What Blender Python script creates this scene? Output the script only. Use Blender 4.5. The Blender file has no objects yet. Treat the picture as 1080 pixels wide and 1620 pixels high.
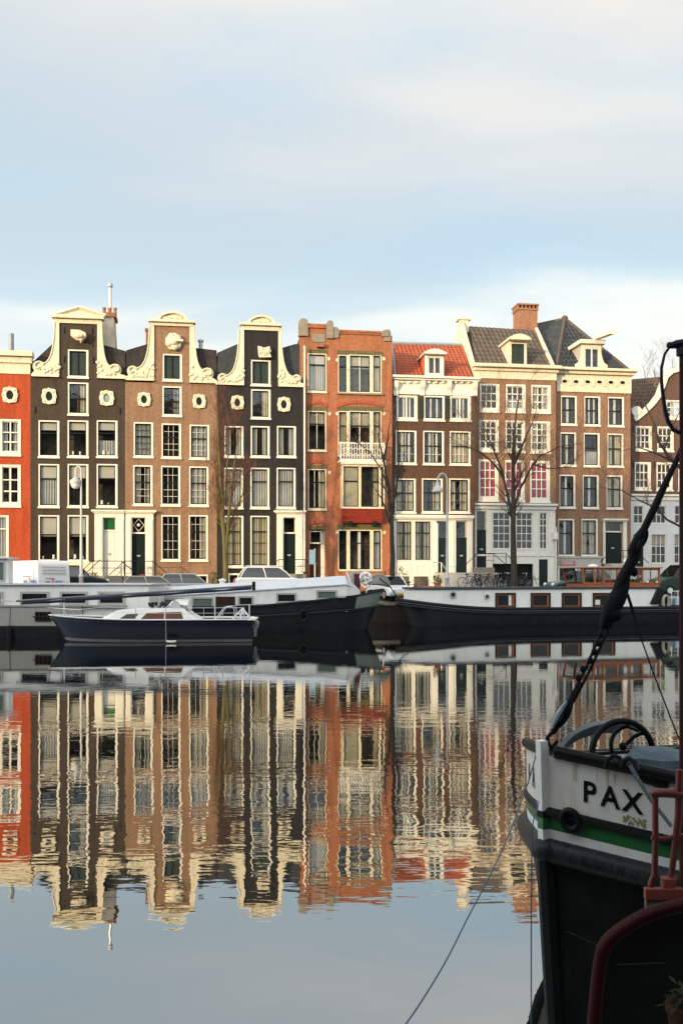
import bpy, math, random
from mathutils import Vector, Matrix
random.seed(7)
PI = math.pi
scene = bpy.context.scene
COL = scene.collection
F, CX, HY, CZ = 1432.0, 540.0, 912.0, 2.77      # focal length in px, centre column, horizon row, camera height
T = 0.14                                         # the house row turns away to the right
ST = 1.2                                         # street level above the water

def W(px, py, Y):
    return Vector(((px - CX) / F * Y, Y, CZ - (py - HY) * Y / F))

# ------------------------------------------------------------ materials
MATS = {}
def nodes(m):
    m.use_nodes = True
    nt = m.node_tree
    for n in list(nt.nodes): nt.nodes.remove(n)
    return nt
def mat(name, col, rough=0.6, var=0.12, scale=1.5, metal=0.0, bump=0.0, bscale=30, spec=None, stain=None, stain_amt=0.0, coat=0.0):
    """painted / stone / metal surface with a little uneven colour, stains and grain"""
    if name in MATS: return MATS[name]
    if spec is None: spec = .12 if max(col[:3]) < .06 and not metal else .4
    m = bpy.data.materials.new(name); nt = nodes(m); N = nt.nodes; L = nt.links
    out = N.new('ShaderNodeOutputMaterial'); b = N.new('ShaderNodeBsdfPrincipled')
    tc = N.new('ShaderNodeTexCoord')
    n1 = N.new('ShaderNodeTexNoise'); n1.inputs['Scale'].default_value = scale; n1.inputs['Detail'].default_value = 6; n1.inputs['Roughness'].default_value = 0.65
    L.new(tc.outputs['Object'], n1.inputs['Vector'])
    r = N.new('ShaderNodeMapRange'); r.inputs['From Min'].default_value = 0.3; r.inputs['From Max'].default_value = 0.7
    r.inputs['To Min'].default_value = 1 - var; r.inputs['To Max'].default_value = 1 + var
    L.new(n1.outputs['Fac'], r.inputs['Value'])
    mx = N.new('ShaderNodeVectorMath'); mx.operation = 'SCALE'
    mx.inputs[0].default_value = col[:3]; L.new(r.outputs[0], mx.inputs['Scale'])
    last = mx.outputs[0]
    if stain:
        mp = N.new('ShaderNodeMapping'); mp.inputs['Scale'].default_value = (1, 1, 0.25); L.new(tc.outputs['Object'], mp.inputs['Vector'])
        n2 = N.new('ShaderNodeTexNoise'); n2.inputs['Scale'].default_value = scale * 2.3; n2.inputs['Detail'].default_value = 8; n2.inputs['Roughness'].default_value = 0.7
        L.new(mp.outputs[0], n2.inputs['Vector'])
        r2 = N.new('ShaderNodeMapRange'); r2.inputs['From Min'].default_value = 0.5; r2.inputs['From Max'].default_value = 0.75; r2.inputs['To Max'].default_value = stain_amt
        L.new(n2.outputs['Fac'], r2.inputs['Value'])
        mc = N.new('ShaderNodeMix'); mc.data_type = 'RGBA'; L.new(r2.outputs[0], mc.inputs[0]); L.new(last, mc.inputs[6]); mc.inputs[7].default_value = (*stain, 1)
        last = mc.outputs[2]
    L.new(last, b.inputs['Base Color'])
    b.inputs['Roughness'].default_value = rough; b.inputs['Metallic'].default_value = metal
    b.inputs['Specular IOR Level'].default_value = spec
    if coat: b.inputs['Coat Weight'].default_value = coat; b.inputs['Coat Roughness'].default_value = 0.08
    if bump:
        n3 = N.new('ShaderNodeTexNoise'); n3.inputs['Scale'].default_value = bscale; n3.inputs['Detail'].default_value = 5
        L.new(tc.outputs['Object'], n3.inputs['Vector'])
        bp = N.new('ShaderNodeBump'); bp.inputs['Strength'].default_value = bump; bp.inputs['Distance'].default_value = 0.02
        L.new(n3.outputs['Fac'], bp.inputs['Height']); L.new(bp.outputs[0], b.inputs['Normal'])
    L.new(b.outputs[0], out.inputs[0]); MATS[name] = m; return m

def brick(name, c1, c2, mortar, blotch, bl_amt=0.5, rough=0.85):
    if name in MATS: return MATS[name]
    m = bpy.data.materials.new(name); nt = nodes(m); N = nt.nodes; L = nt.links
    out = N.new('ShaderNodeOutputMaterial'); b = N.new('ShaderNodeBsdfPrincipled'); tc = N.new('ShaderNodeTexCoord')
    sp = N.new('ShaderNodeSeparateXYZ'); cb = N.new('ShaderNodeCombineXYZ'); L.new(tc.outputs['Object'], sp.inputs[0])
    ad = N.new('ShaderNodeMath'); L.new(sp.outputs[0], ad.inputs[0]); L.new(sp.outputs[1], ad.inputs[1])
    L.new(ad.outputs[0], cb.inputs[0]); L.new(sp.outputs[2], cb.inputs[1])
    br = N.new('ShaderNodeTexBrick'); br.inputs['Scale'].default_value = 1
    br.inputs['Brick Width'].default_value = 0.24; br.inputs['Row Height'].default_value = 0.075; br.inputs['Mortar Size'].default_value = 0.009
    br.inputs['Color1'].default_value = (*c1, 1); br.inputs['Color2'].default_value = (*c2, 1); br.inputs['Mortar'].default_value = (*mortar, 1)
    L.new(cb.outputs[0], br.inputs['Vector'])
    n = N.new('ShaderNodeTexNoise'); n.inputs['Scale'].default_value = 0.55; n.inputs['Detail'].default_value = 9; n.inputs['Roughness'].default_value = 0.7
    mp = N.new('ShaderNodeMapping'); mp.inputs['Scale'].default_value = (1.2, 1.2, 0.7); L.new(tc.outputs['Object'], mp.inputs['Vector']); L.new(mp.outputs[0], n.inputs['Vector'])
    r = N.new('ShaderNodeMapRange'); r.inputs['From Min'].default_value = 0.42; r.inputs['From Max'].default_value = 0.72; r.inputs['To Max'].default_value = bl_amt
    L.new(n.outputs['Fac'], r.inputs['Value'])
    mc = N.new('ShaderNodeMix'); mc.data_type = 'RGBA'; L.new(r.outputs[0], mc.inputs[0]); L.new(br.outputs['Color'], mc.inputs[6]); mc.inputs[7].default_value = (*blotch, 1)
    n4 = N.new('ShaderNodeTexNoise'); n4.inputs['Scale'].default_value = 7; n4.inputs['Detail'].default_value = 4; L.new(tc.outputs['Object'], n4.inputs['Vector'])
    r4 = N.new('ShaderNodeMapRange'); r4.inputs['From Min'].default_value = .3; r4.inputs['From Max'].default_value = .7; r4.inputs['To Min'].default_value = 0.82; r4.inputs['To Max'].default_value = 1.18
    L.new(n4.outputs['Fac'], r4.inputs['Value'])
    mp5 = N.new('ShaderNodeMapping'); mp5.inputs['Scale'].default_value = (2.6, 2.6, .22); L.new(tc.outputs['Object'], mp5.inputs['Vector'])
    n5 = N.new('ShaderNodeTexNoise'); n5.inputs['Scale'].default_value = 1; n5.inputs['Detail'].default_value = 7; n5.inputs['Roughness'].default_value = .75; L.new(mp5.outputs[0], n5.inputs['Vector'])
    r5 = N.new('ShaderNodeMapRange'); r5.inputs['From Min'].default_value = .45; r5.inputs['From Max'].default_value = .72; r5.inputs['To Min'].default_value = 1.06; r5.inputs['To Max'].default_value = .66; L.new(n5.outputs['Fac'], r5.inputs['Value'])
    m5 = N.new('ShaderNodeMath'); m5.operation = 'MULTIPLY'; L.new(r4.outputs[0], m5.inputs[0]); L.new(r5.outputs[0], m5.inputs[1]); r4 = m5
    sc = N.new('ShaderNodeVectorMath'); sc.operation = 'SCALE'; L.new(mc.outputs[2], sc.inputs[0]); L.new(r4.outputs[0], sc.inputs['Scale'])
    L.new(sc.outputs[0], b.inputs['Base Color']); b.inputs['Roughness'].default_value = rough; b.inputs['Specular IOR Level'].default_value = .2
    bp = N.new('ShaderNodeBump'); bp.inputs['Strength'].default_value = 0.4; bp.inputs['Distance'].default_value = 0.01
    L.new(br.outputs['Fac'], bp.inputs['Height']); bp.invert = True; L.new(bp.outputs[0], b.inputs['Normal'])
    L.new(b.outputs[0], out.inputs[0]); MATS[name] = m; return m

def glass(name, tint=(0.86, 0.88, 0.88), refl=0.04, wob=0.15, rmax=.32):
    """window glass: mostly see-through, mirrors more at a slant, slightly wavy old panes"""
    m = bpy.data.materials.new(name); nt = nodes(m); N = nt.nodes; L = nt.links
    out = N.new('ShaderNodeOutputMaterial'); tr = N.new('ShaderNodeBsdfTransparent'); gl = N.new('ShaderNodeBsdfGlossy'); mx = N.new('ShaderNodeMixShader')
    tr.inputs[0].default_value = (*tint, 1); gl.inputs['Roughness'].default_value = 0.03; gl.inputs['Color'].default_value = (.9, .95, 1, 1)
    lw = N.new('ShaderNodeLayerWeight'); lw.inputs['Blend'].default_value = 0.25
    r = N.new('ShaderNodeMapRange'); r.inputs['To Min'].default_value = refl; r.inputs['To Max'].default_value = rmax; L.new(lw.outputs['Fresnel'], r.inputs['Value'])
    tc = N.new('ShaderNodeTexCoord'); n = N.new('ShaderNodeTexNoise'); n.inputs['Scale'].default_value = 1.7; L.new(tc.outputs['Object'], n.inputs['Vector'])
    bp = N.new('ShaderNodeBump'); bp.inputs['Strength'].default_value = wob; bp.inputs['Distance'].default_value = 0.05
    L.new(n.outputs['Fac'], bp.inputs['Height']); L.new(bp.outputs[0], gl.inputs['Normal'])
    L.new(r.outputs[0], mx.inputs[0]); L.new(tr.outputs[0], mx.inputs[1]); L.new(gl.outputs[0], mx.inputs[2]); L.new(mx.outputs[0], out.inputs[0])
    MATS[name] = m; return m

white = mat('white_paint', (.69, .65, .55), .5, .06, 2, stain=(.42, .38, .30), stain_amt=.35)
cream = mat('cream_stone', (.65, .575, .42), .65, .10, 4, stain=(.26, .22, .16), stain_amt=.75)
woodwhite = mat('white_woodwork', (.66, .64, .58), .45, .06, 2, stain=(.42, .40, .36), stain_amt=.25)
darksash = mat('dark_green_sash', (.012, .018, .016), .35, .2)
darkdoor = mat('dark_green_door', (.010, .018, .017), .3, .2)
shutterg = mat('green_shutter', (.032, .042, .038), .5, .2)
grill = mat('black_iron', (.012, .012, .014), .45, .2)
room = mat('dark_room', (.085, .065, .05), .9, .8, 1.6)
sheer = mat('sheer_curtain', (.44, .43, .40), .9, .15, 1.2)
creamcurt = mat('cream_curtain', (.50, .43, .30), .9, .15, 1.2)
redcurt = mat('red_curtain', (.42, .012, .035), .8, .15, 1.2)
blindm = mat('roller_blind', (.55, .50, .42), .8, .08, 1.2)
stone = mat('grey_stone', (.22, .19, .15), .8, .2, 3, bump=.3)
greystone = mat('pale_grey_plinth', (.40, .38, .35), .75, .1, 2, stain=(.25, .23, .2), stain_amt=.4)
lead = mat('lead_sheet', (.22, .25, .28), .5, .15, 2)
zinc = mat('zinc_pipe', (.42, .42, .42), .4, .1, 3, metal=.6)
tile_dark = mat('dark_roof_tile', (.028, .026, .027), .65, .35, 1.6, stain=(.13, .07, .035), stain_amt=.5)
tile_brown = mat('brown_roof_tile', (.085, .065, .050), .7, .3, 2.2, stain=(.05, .045, .045), stain_amt=.6)
tile_red = mat('red_roof_tile', (.30, .070, .030), .75, .25, 3, stain=(.2, .06, .04), stain_amt=.5)
tile_slate = mat('slate_roof_tile', (.036, .042, .048), .55, .3, 2.0, stain=(.11, .085, .03), stain_amt=.6)
pane_m = glass('window_glass')
pane_car = glass('car_glass', (.08, .11, .11), .06, .02, .28)

# ------------------------------------------------------------ mesh building
class MB:
    def __init__(s): s.v = []; s.f = []
    def add(s, vs, fs):
        k = len(s.v); s.v += [tuple(p) for p in vs]; s.f += [tuple(i + k for i in f) for f in fs]
    def box(s, x0, x1, y0, y1, z0, z1):
        if x0 > x1: x0, x1 = x1, x0
        if y0 > y1: y0, y1 = y1, y0
        if z0 > z1: z0, z1 = z1, z0
        s.add([(x0,y0,z0),(x1,y0,z0),(x1,y1,z0),(x0,y1,z0),(x0,y0,z1),(x1,y0,z1),(x1,y1,z1),(x0,y1,z1)],
              [(0,3,2,1),(4,5,6,7),(0,1,5,4),(1,2,6,5),(2,3,7,6),(3,0,4,7)])
    def prism(s, poly, y0, y1):
        """poly of (x,z) seen from the front, pushed from y0 to y1"""
        n = len(poly)
        s.add([(x, y0, z) for x, z in poly] + [(x, y1, z) for x, z in poly],
              [tuple(range(n)), tuple(range(2*n-1, n-1, -1))] + [(i, i+n, (i+1) % n + n, (i+1) % n) for i in range(n)])
    def slab(s, poly, z0, z1):
        n = len(poly)
        s.add([(x, y, z0) for x, y in poly] + [(x, y, z1) for x, y in poly],
              [tuple(range(n-1, -1, -1)), tuple(range(n, 2*n))] + [(i, (i+1) % n, (i+1) % n + n, i+n) for i in range(n)])
    def ring(s, outer, inner, y0, y1):
        n = len(outer); o = [(x, y0, z) for x, z in outer] + [(x, y0, z) for x, z in inner] + [(x, y1, z) for x, z in outer] + [(x, y1, z) for x, z in inner]
        f = []
        for i in range(n):
            j = (i+1) % n
            f += [(i, j, j+n, i+n), (i, i+2*n, j+2*n, j), (i+n, j+n, j+3*n, i+3*n), (i+2*n, i+3*n, j+3*n, j+2*n)]
        s.add(o, f)
    def tube(s, pts, r, n=8, closed=False, cap=True):
        pts = [Vector(p) for p in pts]; m = len(pts)
        rr = r if isinstance(r, (list, tuple)) else [r]*m
        k = len(s.v); up = None
        for i, p in enumerate(pts):
            if closed: d = pts[(i+1) % m] - pts[i-1]
            else: d = pts[min(i+1, m-1)] - pts[max(i-1, 0)]
            if d.length < 1e-9: d = Vector((0, 0, 1))
            d.normalize()
            if up is None: up = Vector((0, 0, 1)) if abs(d.z) < .9 else Vector((1, 0, 0))
            a = d.cross(up)
            if a.length < 1e-4: a = d.cross(Vector((0, 1, 0)))
            a.normalize(); b = a.cross(d).normalized(); up = b
            for j in range(n):
                t = 2*PI*j/n; q = p + (a*math.cos(t) + b*math.sin(t))*rr[i]; s.v.append(tuple(q))
        for i in range(m if closed else m-1):
            for j in range(n):
                i2 = (i+1) % m; s.f.append((k+i*n+j, k+i*n+(j+1) % n, k+i2*n+(j+1) % n, k+i2*n+j))
        if cap and not closed:
            s.f.append(tuple(k+j for j in range(n-1, -1, -1))); s.f.append(tuple(k+(m-1)*n+j for j in range(n)))
    def blob(s, c, r, n=8, m=6):
        rx, ry, rz = r if isinstance(r, (tuple, list)) else (r, r, r)
        vs = [(c[0], c[1], c[2]-rz)]
        for i in range(1, m):
            a = PI*i/m
            for j in range(n):
                b = 2*PI*j/n; vs.append((c[0]+rx*math.sin(a)*math.cos(b), c[1]+ry*math.sin(a)*math.sin(b), c[2]-rz*math.cos(a)))
        vs.append((c[0], c[1], c[2]+rz)); e = len(vs)-1; fs = []
        for j in range(n):
            fs.append((0, 1+(j+1) % n, 1+j)); fs.append((e, e-n+j, e-n+(j+1) % n))
            for i in range(m-2): a0 = 1+i*n; fs.append((a0+j, a0+(j+1) % n, a0+n+(j+1) % n, a0+n+j))
        s.add(vs, fs)
    def lathe(s, c, prof, n=12):
        """prof of (radius, z) turned round a vertical axis"""
        k = len(s.v); m = len(prof)
        for r, z in prof:
            for j in range(n): a = 2*PI*j/n; s.v.append((c[0]+r*math.cos(a), c[1]+r*math.sin(a), c[2]+z))
        for i in range(m-1):
            for j in range(n): s.f.append((k+i*n+j, k+i*n+(j+1) % n, k+(i+1)*n+(j+1) % n, k+(i+1)*n+j))
        s.f.append(tuple(k+j for j in range(n-1, -1, -1))); s.f.append(tuple(k+(m-1)*n+j for j in range(n)))
    def grid(s, rows):
        k = len(s.v); n = len(rows[0])
        for r in rows: s.v += [tuple(p) for p in r]
        for i in range(len(rows)-1):
            for j in range(n-1): s.f.append((k+i*n+j, k+i*n+j+1, k+(i+1)*n+j+1, k+(i+1)*n+j))
    def build(s, name, m, parent=None, smooth=False, bevel=0.0, mats=None, mf=None, solid=0.0):
        me = bpy.data.meshes.new(name); me.from_pydata(s.v, [], s.f); me.update()
        if mats:
            for q in mats: me.materials.append(q)
            for p in me.polygons: p.material_index = mf(p)
        else: me.materials.append(m)
        if smooth:
            me.polygons.foreach_set('use_smooth', [True]*len(me.polygons))
        o = bpy.data.objects.new(name, me); COL.objects.link(o)
        if parent is not None: o.parent = parent
        if smooth:
            try: me.set_sharp_from_angle(angle=math.radians(40))
            except Exception: pass
        if bevel:
            b = o.modifiers.new('bevel', 'BEVEL'); b.width = bevel; b.segments = 2; b.limit_method = 'ANGLE'
        if solid:
            b = o.modifiers.new('solid', 'SOLIDIFY'); b.thickness = solid
        return o

def thing(name, label, cat, loc=(0,0,0), rz=0.0, group=None):
    o = bpy.data.objects.new(name, None); COL.objects.link(o); o.location = loc; o.rotation_euler = (0, 0, rz); o.empty_display_size = .3
    o['label'] = label; o['category'] = cat
    if group: o['group'] = group
    return o
def tag(o, label, cat, group=None):
    o['label'] = label; o['category'] = cat
    if group: o['group'] = group
    return o
def kind(o, k): o['kind'] = k; return o
def copy_tree(o, parent=None):
    c = o.copy(); COL.objects.link(c)
    if parent is not None: c.parent = parent
    for ch in list(o.children): copy_tree(ch, c)
    return c
def text_polys(txt, size=1.0, bold=0.0, ext=0.0):
    cu = bpy.data.curves.new('lettering', 'FONT'); cu.body = txt; cu.size = size; cu.offset = bold; cu.extrude = ext; cu.align_x = 'CENTER'
    o = bpy.data.objects.new('lettering', cu); COL.objects.link(o)
    dg = bpy.context.evaluated_depsgraph_get(); dg.update()
    me = o.evaluated_get(dg).to_mesh(); v = [tuple(p.co) for p in me.vertices]; f = [tuple(p.vertices) for p in me.polygons]
    o.evaluated_get(dg).to_mesh_clear(); bpy.data.objects.remove(o); bpy.data.curves.remove(cu)
    return v, f
# ------------------------------------------------------------ houses
class House:
    """front wall in the plane Y = Y0 + T*X, addressed by the column and row it has in the photo"""
    def __init__(s, label, xl, xr, Y0, top, wallmat, cat='canal house'):
        s.Y0 = Y0; s.th = math.atan(T); s.uv = Vector((math.cos(s.th), math.sin(s.th), 0))
        xm = (xl+xr)/2; o = s.pt(xm, HY); s.o = Vector((o.x, o.y, ST))
        s.root = thing('canal_house', label, cat, s.o, s.th, 'gabled houses along the far quay')
        s.xl, s.xr = xl, xr; s.wm = wallmat; s.holes = []
    def Yc(s, px): return s.Y0/(1 - T*(px-CX)/F)
    def pt(s, px, py): return W(px, py, s.Yc(px))
    def U(s, px): return (s.pt(px, HY) - s.o).dot(s.uv)
    def Z(s, px, py): return CZ - (py-HY)*s.Yc(px)/F - ST
    def Q(s, px, py): return (s.U(px), s.Z(px, py))
    def R(s, r):
        xm = (r[0]+r[2])/2
        return s.U(r[0]), s.U(r[2]), s.Z(xm, r[3]), s.Z(xm, r[1])
    def wall(s, r, name='wall', m=None, holes=None, dp=.3, y=0.0, z0=None):
        """a wall with real openings and reveals"""
        u0, u1, a, b = s.R(r)
        if z0 is not None: a = z0
        hs = [h for h in (holes if holes is not None else s.holes) if h[0] >= u0-.01 and h[1] <= u1+.01 and h[2] >= a-.01 and h[3] <= b+.01]
        xs = sorted({u0, u1} | {h[0] for h in hs} | {h[1] for h in hs}); zs = sorted({a, b} | {h[2] for h in hs} | {h[3] for h in hs})
        mb = MB()
        for i in range(len(xs)-1):
            for j in range(len(zs)-1):
                xm = (xs[i]+xs[i+1])/2; zm = (zs[j]+zs[j+1])/2
                if any(h[0] < xm < h[1] and h[2] < zm < h[3] for h in hs): continue
                mb.add([(xs[i], y, zs[j]), (xs[i+1], y, zs[j]), (xs[i+1], y, zs[j+1]), (xs[i], y, zs[j+1])], [(0, 1, 2, 3)])
        for h in hs + [(u0, u1, a, b)]:
            x0, x1, p, q = h
            mb.add([(x0,y,p),(x1,y,p),(x1,y,q),(x0,y,q),(x0,y+dp,p),(x1,y+dp,p),(x1,y+dp,q),(x0,y+dp,q)], [(0,4,5,1),(1,5,6,2),(2,6,7,3),(3,7,4,0)])
        return mb, (u0, u1, a, b)
    def body(s, top, depth=10.0, name='wall'):
        mb, (u0, u1, a, b) = s.wall([s.xl, top, s.xr, 950], z0=-.02)
        mb.add([(u0,.3,a),(u0,depth,a),(u0,depth,b),(u0,.3,b),(u1,.3,a),(u1,depth,a),(u1,depth,b),(u1,.3,b)], [(0,1,2,3),(5,4,7,6),(1,5,6,2)])
        w = mb.build(name, s.wm, s.root)
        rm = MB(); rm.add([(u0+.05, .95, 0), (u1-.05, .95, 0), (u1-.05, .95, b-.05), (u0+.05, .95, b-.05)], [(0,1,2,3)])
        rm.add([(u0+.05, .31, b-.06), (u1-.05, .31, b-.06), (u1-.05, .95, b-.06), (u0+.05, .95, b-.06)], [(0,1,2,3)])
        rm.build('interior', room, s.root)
        s.u0, s.u1, s.ztop = u0, u1, b
        return w
    def hole(s, r): q = s.R(r); s.holes.append(q); return q
    def bx(s, r, y0, y1, name, m, parent=None, bevel=0.0):
        u0, u1, a, b = s.R(r); mb = MB(); mb.box(u0, u1, y0, y1, a, b); return mb.build(name, m, parent or s.root, bevel=bevel)

    def window(s, r, cols=1, rows=(1, 1), split=.45, sash=None, frame=None, fw=(.085, .145, .09, .11), bar=.035, barm=None, cur=None, blind=0, sill=True, dep=.05,
               shelf=False, hole=True, sw=.055, y=0.0, mid=True, pane=None):
        """window part > sash, pane, sill, curtain, blind"""
        if hole: u0, u1, a, b = s.hole(r)
        else: u0, u1, a, b = s.R(r)
        frame = frame or white; sash = sash or darksash; barm = barm or woodwhite
        l, rr, t, bo = fw; g = .004
        fr = MB(); f0, f1 = y-.025, y+.16
        fr.box(u0+g, u0+l, f0, f1, a+g, b-g); fr.box(u1-rr, u1-g, f0, f1, a+g, b-g)
        fr.box(u0+l, u1-rr, f0, f1, b-t, b-g); fr.box(u0+l, u1-rr, f0, f1, a+g, a+bo)
        w = fr.build('window', frame, s.root)
        x0, x1, z0, z1 = u0+l, u1-rr, a+bo, b-t
        sm = MB(); y0, y1 = y+dep, y+dep+.06
        sm.box(x0, x0+sw, y0, y1, z0, z1); sm.box(x1-sw, x1, y0, y1, z0, z1); sm.box(x0+sw, x1-sw, y0, y1, z1-sw, z1); sm.box(x0+sw, x1-sw, y0, y1, z0, z0+sw*1.2)
        zm = z1 - (z1-z0)*split
        if mid: sm.box(x0+sw, x1-sw, y0-.02, y1-.003, zm-.035, zm+.035)
        sm.build('sash', sash, w)
        if cols > 1 or rows[0] > 1 or rows[1] > 1:
            bm = MB(); xa, xb = x0+sw, x1-sw
            yb0, yb1 = y0+.012, y1+.01
            for i in range(1, cols): xc = xa+(xb-xa)*i/cols; bm.box(xc-bar/2, xc+bar/2, yb0, yb1, z0+sw, z1-sw)
            for (p, q, n) in ((zm+.03, z1-sw, rows[0]), (z0+sw, zm-.03, rows[1])):
                for i in range(1, n):
                    zc = p+(q-p)*i/n
                    for k in range(cols): bm.box(xa+(xb-xa)*k/cols+bar/2, xa+(xb-xa)*(k+1)/cols-bar/2, yb0+.002, yb1-.002, zc-bar/2, zc+bar/2)
            bm.build('glazing_bars', barm, w)
        pm = MB(); yp = y1+.015; pm.add([(x0, yp, z0), (x1, yp, z0), (x1, yp, z1), (x0, yp, z1)], [(0,1,2,3)]); pm.build('pane', pane or pane_m, w)
        if sill:
            q = MB(); q.box(u0-.04, u1+.04, y-.09, y-.003, a-.09, a+.03); q.build('sill', frame, w)
        yc = yp+.055
        def drape(xa, xb, za, zb, m, amp=.035, wl=.17):
            n = max(4, int((xb-xa)/wl*6)); ph = random.random()*6
            rows_ = []
            for z in (za, (za+zb)/2, zb):
                rows_.append([(xa+(xb-xa)*i/n + (random.uniform(-.01, .01)), yc+amp*math.sin(ph+(xb-xa)*i/n/wl*2*PI), z) for i in range(n+1)])
            q = MB(); q.grid(rows_); q.build('curtain', m, w, smooth=True)
        wd = x1-x0
        if blind:
            q = MB(); q.box(x0+.01, x1-.01, yc-.035, yc-.03, z1-(z1-z0)*blind, z1); q.build('blind', blindm, w)
        if cur == 'full': drape(x0, x1, z0, z1, sheer)
        elif cur == 'cream': drape(x0, x1, z0, z1, creamcurt)
        elif cur == 'red': drape(x0, x1, z0, z1, redcurt)
        elif cur == 'sides':
            k = random.uniform(.22, .36); drape(x0, x0+wd*k, z0, z1, sheer); drape(x1-wd*k, x1, z0, z1, sheer)
        elif cur == 'creamsides':
            drape(x0, x0+wd*.38, z0, z1, creamcurt); drape(x1-wd*.42, x1, z0, z1, creamcurt)
        elif cur == 'left': drape(x0, x0+wd*.45, z0, z1, creamcurt)
        elif cur == 'right': drape(x1-wd*.4, x1, z0, z1, creamcurt)
        elif cur == 'low': drape(x0, x1, z0, z0+(z1-z0)*.45, sheer)
        elif cur == 'top': drape(x0, x1, z1-(z1-z0)*.35, z1, creamcurt)
        elif cur == 'shutter':
            q = MB(); q.box(x0+wd*.40, x0+wd*.56, yc-.04, yc, z0, z1); q.build('inner_shutter', woodwhite, w)
        elif cur == 'shutters':
            q = MB(); q.box(x0+wd*.30, x0+wd*.40, yc-.04, yc, z0, z1); q.box(x0+wd*.66, x0+wd*.76, yc-.04, yc, z0, z1); q.build('inner_shutter', woodwhite, w)
        if shelf:
            for i in range(2):
                q = MB(); xx = x0+wd*random.uniform(.15+.4*i, .4+.4*i); e = random.uniform(.8, 1.5); q.lathe((xx, yc, z0), [(.04*e, 0), (.07*e, .06*e), (.05*e, .14*e), (.07*e, .22*e), (.02, .24*e)], 8)
                q.build('ornament', woodwhite, w)
        return w

    def door(s, leaf, tran=None, m=None, frame=None, dep=.12, parent=None, panels=3, hole=True, knob=True):
        if hole: s.hole((leaf[0], tran[1] if tran else leaf[1], leaf[2], leaf[3]))
        u0, u1, a, b = s.R(leaf); m = m or darkdoor
        q = MB(); q.box(u0, u1, dep, dep+.06, a, b-.01)
        h = (b-a)/panels; e = .1
        for i in range(panels):
            for (xa, xb) in ((u0+e, (u0+u1)/2-.04), ((u0+u1)/2+.04, u1-e)):
                q.box(xa, xb, dep-.015, dep-.001, a+h*i+.09, a+h*(i+1)-.07)
        d = q.build('door', m, s.root)
        if knob:
            k = MB(); k.blob(((u0+u1)/2, dep-.05, (a+b)/2-.1), .045); k.box((u0+u1)/2-.12, (u0+u1)/2+.12, dep-.03, dep-.016, a+(b-a)*.47, a+(b-a)*.5)
            k.build('door_knob', zinc, d)
        if tran:
            t0, t1, c, e2 = s.R(tran); q = MB(); q.box(t0, t1, .06, .16, c-.10, c); q.box(t0, t1, .06, .16, e2-.05, e2)
            q.box(t0, t0+.05, .06, .16, c, e2-.05); q.box(t1-.05, t1, .06, .16, c, e2-.05)
            fr = q.build('transom', frame or white, d)
            q = MB(); q.add([(t0+.05, .13, c), (t1-.05, .13, c), (t1-.05, .13, e2-.05), (t0+.05, .13, e2-.05)], [(0,1,2,3)]); q.build('pane', pane_m, fr)
            return d, (t0, t1, c, e2)
        return d, None
    def surround(s, r, inner, m=None, out=.16, over=5):
        """classical door case: two pilasters, entablature and cornice"""
        m = m or white; q = MB(); u0, u1, a, b = s.R(r); i0, i1, c, d = s.R(inner)
        q.box(u0, i0, -out, -.003, a, d); q.box(i1, u1, -out, -.003, a, d); q.box(u0, u1, -out, -.003, d, b-.12)
        q.box(u0+.06, i0-.06, -out-.03, -out+.001, a+.3, d-.1); q.box(i1+.06, u1-.06, -out-.03, -out+.001, a+.3, d-.1)
        o_ = over*.04; q.box(u0-o_, u1+o_, -out-.16, -.003, b-.12, b); q.box(u0-o_*.5, u1+o_*.5, -out-.09, -.003, b-.2, b-.121)
        return q.build('door_surround', m, s.root, bevel=.012)
    def oval(s, cx, cy, w, h, pane_mat=None):
        u, z = s.Q(cx, cy); k = s.Yc(cx)/F; rx, rz = w*k/2, h*k/2; n = 32
        outer = []; inner = []
        for i in range(n):
            a = 2*PI*i/n; c, d = math.cos(a), math.sin(a)
            q = (abs(c)**3.2+abs(d)**3.2)**(-1/3.2); wob = 1 + .06*math.cos(8*a)
            outer.append((u+rx*c*q*.93*wob, z+rz*d*q*.93*wob)); inner.append((u+rx*.46*c, z+rz*.56*d))
        m = MB(); m.ring(outer, inner, -.12, -.002)
        for i in range(4):
            a = PI*i/2+PI/4; m.blob((u+rx*.80*math.cos(a), -.11, z+rz*.80*math.sin(a)), (rx*.2, .05, rz*.18), 7, 5)
            a = PI*i/2; m.blob((u+rx*.80*math.cos(a), -.11, z+rz*.86*math.sin(a)), (rx*.14, .05, rz*.12), 7, 5)
        w_ = m.build('oval_window', cream, s.root, smooth=True)
        g = MB(); g.prism([(x, zz) for x, zz in inner], -.03, -.02); g.build('pane', darksash if pane_mat is None else pane_mat, w_)
        mu = MB(); mu.tube([(p[0], -.035, p[1]) for p in inner], .03, 5, closed=True); mu.build('frame', woodwhite, w_)
        return w_
    def roof_profile(s, prof, m, depth=10.0, y0=.32, name='roof'):
        """roof running back from the gable; prof = photo points along its section"""
        P = [s.Q(*p) for p in prof]; q = MB()
        for (a, b) in zip(P, P[1:]):
            L_ = math.hypot(b[0]-a[0], b[1]-a[1]); nseg = 28; rows_ = []
            nx, nz = -(b[1]-a[1])/max(L_, .01), (b[0]-a[0])/max(L_, .01)
            k = max(2, int(depth/.11))
            for i in range(k+1):
                y = y0+depth*i/k; dd = .035*math.sin(i*PI/1.5)
                rows_.append([(a[0]+nx*dd, y, a[1]+nz*dd), (b[0]+nx*dd, y, b[1]+nz*dd)])
            q.grid(rows_)
        zf = s.ztop - .05
        fp = [(P[0][0], zf)] + P + [(P[-1][0], zf)]
        q.prism(fp, y0+.02, y0+.06); q.prism(fp, y0+depth-.1, y0+depth)
        return q.build(name, m, s.root)

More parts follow.
